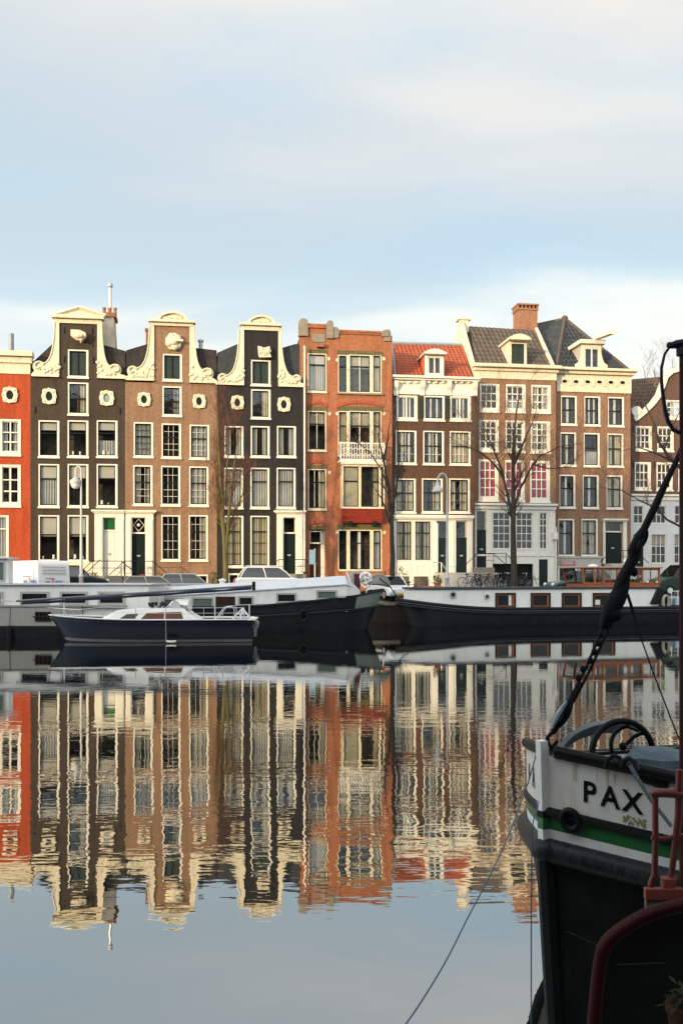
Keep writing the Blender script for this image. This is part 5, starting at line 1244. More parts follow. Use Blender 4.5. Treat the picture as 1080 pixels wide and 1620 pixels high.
# flower box on the roof
q = MB(); X0 = fr.x(671, -1); q.box(X0, X0+1.0, -1.2, -.6, zroof+.09, zroof+.16); tag(q.build('planter_tray', mat('terracotta_tray', (.42, .14, .08), .8, .15)), 'flat terracotta tray on the roof at the bow end of the right houseboat', 'tray'); o = bpy.data.objects['planter_tray']; o.location = (bow.x, bow.y, 0); o.rotation_euler.z = th
q = MB(); x, z = fr.at(692, 925, -.9); q.lathe((x, -.9, zroof+.09), [(.16, 0), (.2, .25), (.18, .25)], 10); po = q.build('pot', mat('terracotta', (.35, .12, .07), .8, .15))
pt_ = thing('potted_plant', 'bushy green potted plant on the bow end of the right houseboat', 'plant', (bow.x, bow.y, 0), th); po.parent = pt_
q = MB(); rn = random.Random(8)
for i in range(120):
    a = rn.uniform(0, 2*PI); r_ = rn.uniform(.02, .32); h = rn.uniform(.2, .65); c = Vector((x+r_*math.cos(a), -.9+r_*math.sin(a), zroof+.09+h)); d = Vector((rn.uniform(-1, 1), rn.uniform(-1, 1), rn.uniform(-.2, 1))).normalized()*.1; e = Vector((rn.uniform(-1, 1), rn.uniform(-1, 1), 0)).normalized()*.04
    q.add([c-d, c+e, c+d, c-e], [(0,1,2,3)])
q.build('leaves', mat('pot_leaf_green', (.10, .13, .04), .6, .3, 5), pt_)

# ------------------------------------------------------------ cars
def car(label, px, Y, L_, Hh, paint, th, dark=False, kind_='car', rails=False, group=None, W_=1.75, hood=.28, rear=.06, wz=None, dz=0.0, cat='car'):
    p = W(px, 0, Y); z0 = SZ(Y-QY(p.x)); t = thing('parked_car', label, cat, (p.x, p.y, z0+dz), th, group or 'cars parked along the far quay')
    h1 = Hh*.60; a = L_/2; w2 = W_/2
    prof = [(-a+.1, .25), (a-.1, .25), (a, .45), (a-.03, h1*.72), (a-.25, h1*.84), (a-L_*hood+.1, h1*1.02), (-a+.25, h1*1.04), (-a+.02, h1*.9), (-a, .5)]
    q = MB(); q.prism([(x, z) for x, z in prof], -w2, w2); q.build('body', paint, t, bevel=.09)
    g0, g1 = -a+L_*rear, a-L_*hood; g2, g3 = g0+L_*.09, g1-L_*.16
    q = MB(); v = []
    for (x0, x1, w_, z) in ((g0, g1, w2-.04, h1), (g0+(g2-g0)*.55, g1-(g1-g3)*.5, w2-.14, h1+(Hh-h1)*.55), (g2, g3, w2-.24, Hh-.06)): v.append([(x0, -w_, z), (x1, -w_, z), (x1, w_, z), (x0, w_, z), (x0, -w_, z)])
    q.grid(v); q.build('windows', pane_car, t)
    q = MB(); v = [[(g2-.06, -(w2-.28), Hh-.08), (g3+.06, -(w2-.28), Hh-.08), (g3+.06, w2-.28, Hh-.08), (g2-.06, w2-.28, Hh-.08)]]
    q.slab([(g2-.05, -(w2-.22)), (g3+.05, -(w2-.22)), (g3+.05, w2-.22), (g2-.05, w2-.22)], Hh-.07, Hh); 
    for s_ in (-1, 1):
        for (x0, x2) in ((g0, g2), (g1, g3), ((g0+g1)/2, (g2+g3)/2)): q.tube([(x0, s_*(w2-.04), h1-.02), ((x0+x2)/2 if abs(x0-x2) > .01 else x0, s_*(w2-.13), h1+(Hh-h1)*.55), (x2, s_*(w2-.23), Hh-.05)], .04, 5)
    q.build('roof', paint, t, bevel=.03)
    q = MB(); q.box(g0+.2, g1-.3, -w2+.25, w2-.25, h1-.1, h1+.02)
    for x in (-.5, .45): q.box(x-.08, x+.08, -w2+.3, w2-.3, h1, h1+.32)
    q.build('seats', rubber, t)
    if rails:
        q = MB(); 
        for s_ in (-1, 1): q.tube([(g2, s_*(w2-.3), Hh+.05), (g3, s_*(w2-.3), Hh+.05)], .025, 5)
        q.build('roof_rail', chrome, t)
    for x in (-a+.75, a-.8):
        for s_ in (-1, 1):
            q = MB(); q.tube([(x, s_*(w2-.18), .32), (x, s_*(w2+.01), .32)], .32, 18); wh_ = q.build('wheel', rubber, t); q = MB(); q.tube([(x, s_*(w2+.011), .32), (x, s_*(w2+.025), .32)], .19, 14); q.build('rim', chrome, wh_)
    for s_ in (-1, 1):
        q = MB(); q.blob((a-.08, s_*(w2-.3), h1*.70), (.10, .17, .12), 10, 6); q.build('headlight', mat('headlight_glass', (.7, .72, .75), .1, .05), t, smooth=True)
        q = MB(); q.box(-a-.01, -a+.06, s_*(w2-.35)-.1, s_*(w2-.35)+.1, h1*.72, h1*.9); q.build('tail_light', mat('red_lamp_glass', (.35, .01, .01), .2, .1), t)
    return t
pw = mat('white_car_paint', (.68, .69, .70), .25, .03, coat=.5); pd = mat('dark_car_paint', (.02, .028, .035), .22, .1, coat=.5); pb = mat('beige_car_paint', (.36, .31, .24), .3, .05, coat=.4)
ps = mat('silver_car_paint', (.30, .33, .37), .25, .05, coat=.4); pt2 = mat('teal_car_paint', (.02, .06, .065), .25, .1, coat=.5); pg = mat('bottle_green_car_paint', (.012, .03, .024), .3, .1, coat=.4)
car('dark hatchback right behind the lettered white van, by the first street lamp', 118, 54.5, 4.0, 1.62, pd, .25, dz=.1)
car('white estate car with roof rails behind the cabin roof of the middle houseboat', 432, 54.6, 4.7, 1.66, pw, .2, rails=True, dz=.2)
t = car('small white hatchback facing the water between two houseboat bows', 616, 55.0, 3.5, 1.48, pw, -1.18, hood=.27, W_=1.62)
q = MB(); q.box(1.745, 1.77, -.26, .26, .34, .45); q.build('number_plate', mat('yellow_plate', (.62, .42, .03), .5, .05), t)
q = MB(); q.tube([(1.74, -.3, .66), (1.76, 0, .67), (1.74, .3, .66)], .015, 5); q.build('grille_strip', chrome, t)
car('beige car, only its roof showing above the flat-roofed houseboat', 246, 52.3, 4.2, 1.42, pb, .22, dz=.0)
car('silver car, its roof showing just left of the mossy tree trunk', 300, 53.6, 4.1, 1.45, ps, .22)
car('dark teal car with sloping windscreen left of the wooden wheelhouse', 915, 58.3, 4.3, 1.50, pt2, .22+PI, dz=.2)
car('bottle green off-road car behind the wheelhouse, at the right edge', 1078, 60.0, 4.4, 2.0, pg, .2+PI, W_=1.8, hood=.24, dz=.1)
# ---- lettered white van
c = W(61, 0, 50.9); th = -.80
t = thing('delivery_van', 'white high-roofed van with red and blue lettering behind the flat-roofed houseboat', 'van', (c.x, c.y, SZ(c.y-QY(c.x))), th)
Lv, Wv, Hv = 4.6, 1.95, 2.30
# rear right corner of the van sits at the frame origin; length runs to -x, width to +y
q = MB()
prof = [(-Lv, .35), (-.05, .35), (0, .5), (-.03, 1.2), (-.16, 2.1), (-.3, Hv), (-Lv+1.0, Hv), (-Lv+.5, 1.4), (-Lv-.1, 1.1), (-Lv-.25, .6)]
q.prism(prof, 0, Wv); q.build('body', pw, t, bevel=.07)
q = MB()
for i in range(3): q.box(-.0-.022-.03*i, .012-.03*i, .25, Wv-.25, 1.55+.18*i, 1.59+.18*i)
q.build('door_ribs', ps, t)
q = MB(); q.ring([(-1.9, .55), (-.6, .55), (-.6, 1.9), (-1.9, 1.9)], [(-1.87, .58), (-.63, .58), (-.63, 1.87), (-1.87, 1.87)], -.008, -.001); q.build('side_door_seam', ps, t)
blu = mat('blue_lettering', (.10, .14, .42), .5, .02); red = mat('red_lettering', (.55, .03, .03), .5, .02)
def put_text(parent, txt, size, m, fn, name='lettering'):
    v, f = text_polys(txt, size, .006*size, .002); q = MB(); q.add([fn(p) for p in v], f); return q.build(name, m, parent)
put_text(t, 'van', .34, blu, lambda p: (-1.62+p[0], -.012-p[2], 1.02+p[1])); put_text(t, 'Z', .46, red, lambda p: (-1.13+p[0], -.012-p[2], .96+p[1])); put_text(t, 'etten', .34, blu, lambda p: (-.62+p[0], -.012-p[2], 1.02+p[1]))
q = MB(); q.box(-1.95, -1.0, -.014, -.002, 1.36, 1.40); q.box(-1.2, -.2, -.014, -.002, .90, .94); q.build('red_stripe', red, t)
q = MB(); 
def rr(p): return (.015+p[2]-.01*(p[1]), Wv/2+p[0], 1.02+p[1])
put_text(t, 'van', .22, blu, lambda p: (.02+p[2], .55+p[0], 1.04+p[1])); put_text(t, 'Z', .32, red, lambda p: (.02+p[2], .86+p[0], 1.0+p[1])); put_text(t, 'etten', .22, blu, lambda p: (.02+p[2], 1.24+p[0], 1.04+p[1]))
q = MB(); q.box(.0, .018, .4, 1.0, 1.27, 1.30); q.box(.0, .018, .85, 1.5, .95, .98); q.build('red_stripe', red, t)
for x in (-.9, -Lv+.8):
    for y in (.02, Wv-.2):
        q = MB(); q.tube([(x, y-.02, .34), (x, y+.18, .34)], .34, 18); wh_ = q.build('wheel', rubber, t); q = MB(); q.tube([(x, y-.035, .34), (x, y-.021, .34)], .2, 14); q.build('rim', chrome, wh_)

# ------------------------------------------------------------ street furniture
def onstreet(px, Y): p = W(px, 0, Y); return Vector((p.x, p.y, SZ(Y-QY(p.x))))
lampm = mat('pale_lamp_paint', (.46, .46, .45), .45, .08)
def lamp(label, px, Y, ytop, gx, gy, bell):
    b = onstreet(px, Y); t = thing('street_lamp', label, 'street lamp', b, 0, 'street lamps along the far quay'); k = Y/F
    H_ = CZ-(ytop-HY)*k-b.z; dx = (gx-px)*k; zg = CZ-(gy-HY)*k-b.z
    q = MB(); q.lathe((0, 0, 0), [(.20, 0), (.20, .1), (.14, .2), (.13, 1.2), (.17, 1.25), (.10, 1.4), (.085, 2.6), (.06, H_-1.3)], 12)
    R_ = abs(dx)/2; pts = [(0, 0, H_-1.3)]
    for i in range(11): a = PI*i/10; pts.append((dx/2+R_*math.cos(a), 0, H_-R_*1.6+R_*1.6*math.sin(a)))
    pts.append((dx, 0, zg+.3)); q.tube(pts, .05, 8); q.build('pole', lampm, t, smooth=True)
    q = MB()
    if bell: q.lathe((dx, 0, zg), [(.36, -.28), (.34, -.15), (.22, .02), (.13, .12), (.12, .3), (.05, .34)], 14)
    else: q.lathe((dx, 0, zg), [(.06, .38), (.15, .3), (.30, .2), (.33, .1), (.33, 0)], 16)
    g = q.build('lamp_shade', lampm if bell else mat('grey_shade', (.4, .4, .4), .5, .05), t, smooth=True)
    q = MB(); q.blob((dx, 0, zg-(.25 if bell else .02)), (.28, .28, .30 if not bell else .12), 14, 8); q.build('globe', mat('milk_glass', (.75, .72, .66), .3, .03), g, smooth=True)
    q = MB(); q.tube([(dx*.5, 0, H_-.05), (dx*.98, 0, H_-R_*1.2), (dx, 0, zg+.4)], .015, 5); q.build('tie_rod', lampm, t)
    return t
lamp('pale street lamp with round white globe in front of the dark umber house', 128.5, 52.5, 738, 119.5, 765, False)
lamp('tall grey street lamp with bell-shaped shade in front of the red-roofed house', 707, 56.5, 749, 692, 771, True)
b = onstreet(498, 55.0); t = thing('parking_sign', 'small blue sign on a white pole in front of the orange brick house', 'sign', b, 0)
q = MB(); q.tube([(0, 0, 0), (0, 0, CZ-(868-HY)*55/F-b.z)], .04, 8); q.build('pole', lampm, t)
q = MB(); z1 = CZ-(870-HY)*55/F-b.z; z0 = CZ-(893-HY)*55/F-b.z; q.box(-.34, .04, -.08, -.045, z0, z1); q.build('sign_panel', mat('blue_sign', (.16, .26, .36), .5, .08), t, bevel=.02)

# ---- bicycles
def make_bike(label):
    t = thing('bicycle', label, 'bicycle', (0, 0, 0), 0, 'bicycles parked along the far street')
    for x in (-.53, .53):
        q = MB(); q.tube([(x+.34*math.cos(2*PI*i/20), 0, .36+.34*math.sin(2*PI*i/20)) for i in range(20)], .022, 5, closed=True); w_ = q.build('wheel', rubber, t)
        q = MB()
        for i in range(8): a = PI*i/8; q.tube([(x-.33*math.cos(a), 0, .36-.33*math.sin(a)), (x+.33*math.cos(a), 0, .36+.33*math.sin(a))], .004, 3)
        q.build('spokes', chrome, w_)
    q = MB(); bb_ = (-.05, 0, .32); hd = (.36, 0, .82); st = (-.2, 0, .80); re = (-.53, 0, .36); fe = (.53, 0, .36)
    for a, b in ((bb_, hd), (bb_, st), (bb_, re), (st, re), (st, hd), (hd, fe)): q.tube([a, b], .02, 5)
    q.build('frame', pd, t)
    q = MB(); q.tube([hd, (.33, 0, 1.02)], .016, 5); q.tube([(.20, -.28, 1.0), (.30, -.22, 1.05), (.34, 0, 1.04), (.30, .22, 1.05), (.20, .28, 1.0)], .016, 5); q.build('handlebar', chrome, t)
    q = MB(); q.blob((-.23, 0, .92), (.15, .09, .05), 8, 5); q.tube([st, (-.23, 0, .9)], .015, 5); q.build('saddle', rubber, t)
    return t
spots = [(742, 60.5, .3), (753, 60.0, 1.0), (764, 59.4, .5), (776, 60.2, -.4), (786, 59.2, 1.2), (796, 60.1, .2), (806, 59.5, .9), (824, 59.8, .3), (835, 60.4, -.3), (641, 56.0, 1.1), (649, 56.3, .8), (634, 56.6, 1.4)]
labs = ['leftmost bicycle at the foot of the steps below the red curtained windows', 'second bicycle from the left in the row before the white house front', 'third bicycle from the left in the row before the white house front', 'fourth bicycle from the left in the row before the white house front', 'fifth bicycle from the left in the row before the white house front',
        'bicycle two places left of the central bare tree trunk', 'bicycle just left of the central bare tree trunk', 'bicycle just right of the central bare tree trunk', 'rightmost bicycle of the row, before the dark garage opening', 'middle bicycle beside the small white hatchback at the water', 'rightmost bicycle beside the bow end of the right houseboat', 'leftmost bicycle, nearest the small white hatchback']
bk = make_bike(labs[0])
for i, (px, Y, a) in enumerate(spots):
    o = bk if i == 0 else copy_tree(bk); p = onstreet(px, Y); o.location = p+Vector((0, 0, .25 if i < 9 else 0)); o.rotation_euler = (0, random.uniform(-.08, .08), a); o['label'] = labs[i]

# ---- stoops and railings (parts of their houses)
def stoop(Hs, r, top, bottom, n=4, proj=1.6, rail=None, m=None, name='stoop'):
    u0, u1 = Hs.U(r[0]), Hs.U(r[1]); z1 = Hs.Z((r[0]+r[1])/2, top); q = MB()
    q.box(u0, u1, -proj, -.17, -.02, z1)
    for i in range(n): zz_ = z1-(i+1)*z1/(n+2); q.box(u1, u1+.3*(i+1) if False else u1+.28*(i+1), -proj+.05, -.4, zz_-.18, zz_)
    s_ = q.build(name, m or stone, Hs.root, bevel=.01)
    if rail:
        q = MB(); hz = z1+.95; yb2 = -proj+.06
        k = max(3, int((u1-u0)/.8)+1)
        for i in range(k): x = u0+.05+(u1-u0-.1)*i/(k-1); q.tube([(x, yb2, z1), (x, yb2, hz)], .02, 5)
        q.tube([(u0+.05, yb2, hz), (u1-.05, yb2, hz), (u1+1.0, yb2, hz-1.0 if False else max(.9, hz-.9))], .028, 5); q.tube([(u0+.05, yb2, z1+.5), (u1-.05, yb2, z1+.5)], .018, 5)
        q.tube([(u0+.05, yb2, hz), (u0-.9, yb2, max(.7, hz-.9))], .024, 5); q.build('railing', grill, s_)
    return s_
stoop(UMB, (150, 197), 911, 930, rail=True); stoop(ROSY, (199, 245), 911, 930, rail=True); stoop(BLACK, (437, 480), 908, 930, rail=True)
stoop(REDROOF, (685, 742), 906, 930, proj=1.3, m=greystone); stoop(TAN, (744, 772), 898, 930, proj=1.5, rail=True); stoop(FRZ, (954, 992), 892, 930, proj=1.4, rail=True, m=greystone)
q = MB(); p = REDROOF.Q(687, 895); q.tube([(p[0]-.4, -1.2, p[1]+.2), (p[0]+.2, -1.2, p[1]+.2), (p[0]+.9, -1.25, p[1]-.9)], .035, 6); q.tube([(p[0]+.2, -1.2, p[1]+.2), (p[0]+.2, -1.2, .3)], .03, 5); q.build('handrail', zinc, REDROOF.root)
q = MB(); a = TAN.Q(785, 893); b = TAN.Q(812, 922); q.tube([(a[0], -1.6, a[1]), (b[0], -1.9, b[1])], .04, 5); q.tube([(TAN.U(789), -1.6, 0), (TAN.U(789), -1.6, TAN.Z(789, 876))], .03, 5); q.tube([(TAN.U(745), -1.6, TAN.Z(745, 877)), (TAN.U(789), -1.6, TAN.Z(789, 876)), (TAN.U(806), -1.7, TAN.Z(806, 898))], .025, 5); q.build('stair_rail', grill, TAN.root)
q = MB(); a = UMB.Q(138, 905); b = UMB.Q(163, 886); q.tube([(a[0]-.3, -1.5, a[1]-.5), (b[0], -1.5, b[1])], .03, 5); q.build('handrail', grill, UMB.root)

# ------------------------------------------------------------ trees
bark_moss = mat('mossy_bark', (.10, .085, .03), .9, .35, 3, bump=.6, bscale=14, stain=(.09, .12, .02), stain_amt=.8)
bark = mat('dark_bark', (.050, .040, .033), .9, .3, 3, bump=.6, bscale=14)
twig_red = mat('reddish_twigs', (.13, .055, .035), .9, .3, 2)
twig_dk = mat('brown_twigs', (.085, .062, .048), .9, .3, 2)
def tree(label, limbs, Y, r0, bm, tm, seed, dens=1.0, tl=1.0, spread=.8, fine=.011, name='bare_tree', zb=None):
    rn = random.Random(seed); b = W(limbs[0][0][0][0], 0, Y); zb = SZ(Y-QY(b.x))-.05 if zb is None else zb; base = Vector((b.x, b.y, zb))
    t = thing(name, label, 'tree', base, 0, 'bare winter trees along the canal')
    tr = MB(); tw = MB(); BR_ = MB()
    def grow(p, d, L_, r, lev):
        n = 4; pts = [p]; q = p.copy(); dd = d.copy(); rads = [r]
        for i in range(n):
            dd = (dd+Vector((rn.uniform(-.25, .25), rn.uniform(-.25, .25), rn.uniform(-.06, .22)))).normalized(); q = q+dd*L_/n; pts.append(q.copy()); rads.append(max(.004, r*(1-.85*(i+1)/n)))
        (tw if r < .03 else BR_).tube(pts, rads, 4 if r < .03 else 5, cap=False)
        if lev > 0:
            for i in range(int(rn.uniform(3, 5)*dens)+1):
                k = rn.uniform(.2, .95); j = min(n-1, int(k*n)); pp = pts[j].lerp(pts[j+1], k*n-j)
                ax = Vector((rn.uniform(-1, 1), rn.uniform(-1, 1), rn.uniform(-.3, .8))).normalized(); nd = (dd*.7+ax*.75).normalized()
                grow(pp, nd, L_*rn.uniform(.4, .7), max(.006, rads[j]*.5), lev-1)
    for li, (lp, ra, rb) in enumerate(limbs):
        pts = []; yy = 0.0; drift = rn.uniform(-.6, .6)*(li > 0)
        for i, (px, py) in enumerate(lp):
            p = W(px, py, Y)-base; k = i/(len(lp)-1); p.y += drift*k*(2.0 if li else 0); pts.append(p)
        # smooth the polyline a little
        sm_ = [pts[0]]
        for a, c in zip(pts, pts[1:]):
            for e in (.33, .66, 1): sm_.append(a.lerp(c, e)+Vector((rn.uniform(-.03, .03), rn.uniform(-.03, .03), 0))*(1 if e < 1 else 0))
        m_ = len(sm_); rads = [ra+(rb-ra)*(i/(m_-1))**.8 for i in range(m_)]
        (tr if li == 0 else BR_).tube(sm_, rads, 8)
        for i in range(int(m_*1.15*dens)):
            k = rn.uniform(.30 if li == 0 else .15, 1); j = min(m_-2, int(k*(m_-1))); p = sm_[j].lerp(sm_[j+1], k*(m_-1)-j); d = (sm_[j+1]-sm_[j]).normalized()
            sd_ = rn.choice((-1, 1)); nd = (d*.5+Vector((sd_*rn.uniform(.3, 1)*spread, rn.uniform(-.6, .6)*spread, rn.uniform(0, .5)))).normalized()
            grow(p, nd, rn.uniform(.9, 2.0)*tl, max(.012, rads[j]*.35), 2)
    tr.build('trunk', bm, t, smooth=True); BR_.build('branches', bm, t, smooth=True); tw.build('twigs', tm, t)
    return t
tree('mossy tree of upright reddish twigs before the black house', [([(357, 948), (357, 900), (355, 860), (352, 800), (348, 740), (345, 690), (344, 650)], .21, .03), ([(357, 880), (362, 820), (368, 770), (375, 720), (379, 680)], .11, .02), ([(354, 850), (346, 800), (339, 745), (336, 700)], .10, .02), ([(357, 862), (367, 820), (384, 780), (397, 742)], .08, .015), ([(355, 800), (358, 750), (362, 700), (362, 660)], .07, .015)], 55.2, .2, bark_moss, twig_red, 11, dens=1.3, tl=.78, spread=.55)
tree('dark bare tree at the corner of the orange brick house', [([(620, 950), (621, 880), (619, 820), (614, 765), (606, 725), (597, 685)], .19, .03), ([(615, 775), (602, 742), (586, 718), (568, 702), (545, 698)], .06, .01), ([(619, 815), (627, 765), (631, 715), (627, 665)], .10, .015), ([(607, 728), (613, 695), (617, 655)], .08, .012), ([(619, 830), (603, 790), (586, 765)], .07, .012)], 54.8, .2, bark, twig_dk, 23, dens=.72, tl=.9)
tree('broad bare tree standing before the red curtained windows', [([(813, 948), (812, 880), (812, 810), (811, 750), (812, 700), (816, 655), (822, 615)], .24, .03), ([(811, 822), (804, 785), (795, 742), (781, 705), (768, 672), (760, 640)], .12, .015), ([(812, 805), (823, 772), (839, 742), (853, 722), (885, 706), (925, 700)], .10, .012), ([(796, 752), (776, 730), (755, 714), (722, 704)], .09, .012), ([(812, 735), (827, 702), (840, 672), (851, 640)], .12, .012), ([(783, 712), (765, 690), (748, 655)], .08, .01), ([(845, 735), (868, 742), (905, 738)], .06, .01)], 57.5, .28, bark, twig_dk, 37, dens=1.05, tl=1.15, spread=1.0)
tree('bare tree reaching in over the old brown house from beyond the right edge', [([(1150, 950), (1140, 870), (1120, 800), (1092, 755), (1062, 728), (1042, 700), (1030, 660), (1012, 625)], .26, .03), ([(1128, 850), (1090, 840), (1055, 822), (1040, 805), (1012, 792), (985, 776), (950, 771)], .11, .012), ([(1064, 730), (1040, 716), (1012, 705), (985, 712)], .09, .012), ([(1050, 712), (1058, 680), (1075, 640)], .08, .012)], 58.5, .26, bark, twig_dk, 41, dens=.75, tl=1.0, zb=1.4)
tree('thin bare treetop showing above the roof of the old brown house', [([(1050, 900), (1046, 700), (1040, 620), (1034, 580)], .2, .02), ([(1044, 660), (1024, 610), (1016, 575)], .08, .01), ([(1044, 660), (1062, 610), (1072, 560)], .08, .01)], 82, .2, bark, mat('hazy_twigs', (.16, .13, .12), .9, .2), 51, dens=.9, tl=1.1, zb=1.8)

# ---- planters along the fronts
def planter(label, px, Y, h, leafm, seed, tub=True):
    b = onstreet(px, Y); t = thing('planter', label, 'plant', b, 0, 'potted shrubs along the house fronts'); rn = random.Random(seed)
    q = MB(); q.lathe((0, 0, 0), [(.20, 0), (.26, .42), (.30, .45), (.26, .45), (.2, .44)], 10); q.build('pot', mat('terracotta', (.35, .12, .07), .8, .15), t)
    q = MB()
    for i in range(170):
        a = rn.uniform(0, 2*PI); z = rn.uniform(.45, h); r_ = .42*math.sin(PI*min(1, (z-.35)/(h-.3)))**.6*rn.uniform(.2, 1.1); c = Vector((r_*math.cos(a), r_*math.sin(a), z)); d = Vector((rn.uniform(-1, 1), rn.uniform(-1, 1), rn.uniform(-.3, 1))).normalized()*.09; e = Vector((rn.uniform(-1, 1), rn.uniform(-1, 1), 0)).normalized()*.04
        q.add([c-d, c+e, c+d, c-e], [(0,1,2,3)])
    q.build('leaves', leafm, t)
lg = mat('shrub_green', (.055, .075, .025), .6, .4, 5); ly = mat('yellow_green_shrub', (.20, .19, .05), .6, .3, 5); lr = mat('red_flowers', (.32, .05, .04), .6, .4, 8)
planter('dark green shrub in a pot beside the mossy tree trunk', 338, 57, 1.3, lg, 1); planter('pot of red flowers before the rosy brown house', 226, 56.2, 1.15, lr, 2)
planter('green shrub in a pot before the dark umber house, right of the lamp post', 148, 56.5, 1.3, lg, 3); planter('yellow-green shrub in a pot at the corner of the orange brick house', 634, 58, 1.7, ly, 4)
planter('low green shrub in a pot right of the railings of the rosy brown house', 262, 56.8, 1.2, lg, 5)
def spl(P, Ys, n=8):
    out = []
    for i in range(len(P)-1):
        p0 = P[max(0, i-1)]; p1 = P[i]; p2 = P[i+1]; p3 = P[min(len(P)-1, i+2)]
        for j in range(n):
            t = j/n; f = lambda a, b, c, d: .5*((2*b)+(-a+c)*t+(2*a-5*b+4*c-d)*t*t+(-a+3*b-3*c+d)*t**3)
            out.append(W(f(p0[0], p1[0], p2[0], p3[0]), f(p0[1], p1[1], p2[1], p3[1]), Ys[i]+(Ys[i+1]-Ys[i])*t))
    out.append(W(P[-1][0], P[-1][1], Ys[-1])); return out
# ------------------------------------------------------------ the near barge, bow towards the viewer
BY = 5.2; bo = W(858, 0, BY); ang = math.radians(58.5)
bd = Vector((math.sin(ang), math.cos(ang), 0)); bn = Vector((bd.y, -bd.x, 0))       # aft direction, and the side nearer the viewer
th = math.atan2(bd.y, bd.x)                                                         # local x = aft, local y = away side
PB = thing('barge', 'black barge with white bow band lettered PAX and a green stripe, close at the right', 'barge', (bo.x, bo.y, 0), th)
ZT = CZ-(1180-HY)*BY/F
def hwP(s): t = max(0.0, 1-s/2.6); return 2.05*(1-t**1.8)
def shP(s): return ZT-.24*min(s, .8)-.28*max(0, min(s, 2.3)-.8)-.06*max(0, min(s, 5)-2.3)
SS = [0, .015, .04, .08, .13, .2, .3, .42, .56, .72, .9, 1.1, 1.35, 1.65, 2.0, 2.4, 2.8, 3.5, 4.5, 6, 8, 11]
def hp(s, side, z, out=0.0, inner=0.0):
    """hull point: side -1 = near the viewer (local -y), +1 = far side; z below the rail"""
    w = hwP(s); d = z
    tuck = 0.0
    if d > .60: tuck = min(.95, (d-.60)*.58)
    rk = .10*min(d, .6) + (.22*max(0, d-.6) if d > .6 else 0) - (.0)
    k = 1 - tuck*.5
    f = math.exp(-s*1.2)
    x = s + rk*f*.35 + .0; y = w*k
    ds = 2.05*1.8/2.6*max(0.0, 1-s/2.6)**.8; nl = math.hypot(1, ds); nx, ny = -ds/nl, 1/nl
    return (x+nx*out*(1 if s > 0 else 1), side*(y+ny*out), shP(s)-d)
def strip(name, m, zs, out=0.0, outs=None, sides=(-1, 1), smooth=True, ss=None):
    q = MB(); ss = ss or SS
    for sd_ in sides:
        q.grid([[hp(s, sd_, z, (outs[i] if outs else out)) for s in ss] for i, z in enumerate(zs)])
    return q.build(name, m, PB, smooth=smooth)
pax_white = mat('weathered_white_paint', (.60, .62, .61), .4, .06, 4, stain=(.38, .36, .20), stain_amt=.65)
pax_black = mat('satin_black_paint', (.005, .007, .008), .45, .4, 6, spec=.1, stain=(.03, .028, .024), stain_amt=.35)
pax_green = mat('bright_green_paint', (.012, .10, .03), .4, .1, 4)
pax_white2 = mat('chalky_white_stripe', (.62, .65, .66), .5, .06, 8, stain=(.3, .32, .3), stain_amt=.4)
strip('white_band', pax_white, [.05, .2, .36]); strip('green_stripe', pax_green, [.395, .45, .475]); strip('lower_white_stripe', pax_white2, [.475, .5, .53])
strip('hull', pax_black, [.53, .60, .8, 1.0, 1.2, 1.5, 1.9, 2.4])
q = MB()
for sd_ in (-1, 1): q.tube([hp(s, sd_, .375, .0) for s in SS], .028, 8)
q.build('upper_rubbing_strake', pax_black, PB, smooth=True)
q = MB()
for sd_ in (-1, 1):
    pts = [(hp(s, sd_, .60, .0)) for s in SS]; q.tube(pts, .072, 12)
q.blob((.01, 0, shP(0)-.6), (.078, .085, .070), 14, 10)
q.build('rubbing_strake', mat('scuffed_black_strake', (.014, .016, .019), .4, .4, 12, stain=(.08, .09, .09), stain_amt=.4), PB, smooth=True)
q = MB()
for sd_ in (-1, 1): q.tube([hp(s, sd_, .02, .0) for s in SS[2:]], .036, 10)
q.build('gunwale', pax_black, PB, smooth=True)
# stem post
q = MB(); pts = []
for z in (-.03, .1, .25, .37, .44, .53): pts.append(z)
def stem(zs, r, m, name, x0=-.035):
    q = MB(); w_ = r
    for a, b in zip(zs, zs[1:]):
        xa, xb = x0+.10*min(a, .6)*.35, x0+.10*min(b, .6)*.35; za, zb_ = shP(0)-a, shP(0)-b
        q.add([(xa, -w_, za), (xa, w_, za), (xa+.06, w_*1.3, za), (xa+.06, -w_*1.3, za), (xb, -w_, zb_), (xb, w_, zb_), (xb+.06, w_*1.3, zb_), (xb+.06, -w_*1.3, zb_)], [(0,1,2,3)[::-1], (4,5,6,7), (0,4,5,1), (1,5,6,2), (3,2,6,7), (0,3,7,4)])
    return q.build(name, m, PB)
stem([-.03, .37], .020, pax_white2, 'stem_post'); stem([.371, .409], .024, pax_black, 'stem_band'); stem([.41, .475], .022, pax_green, 'stem_green'); stem([.4751, .54], .021, pax_white2, 'stem_white')
q = MB(); zs = [.62, .8, 1.0, 1.3, 1.7, 2.3]; q.tube([(hp(0, 1, z)[0]-.0, 0, shP(0)-z) for z in zs], [.055]*6, 8); q.build('stem', pax_black, PB, smooth=True)
# deck and inner bulwark
q = MB(); q.grid([[(s+.08, -hwP(s)*.97, shP(s)-.25) for s in SS], [(s+.08, hwP(s)*.97, shP(s)-.25) for s in SS]]); q.build('deck', pax_black, PB)
q = MB()
for sd_ in (-1, 1): q.grid([[hp(s, sd_, z, -.03) for s in SS] for z in (.0, .26)])
q.build('inner_bulwark', pax_white2, PB)
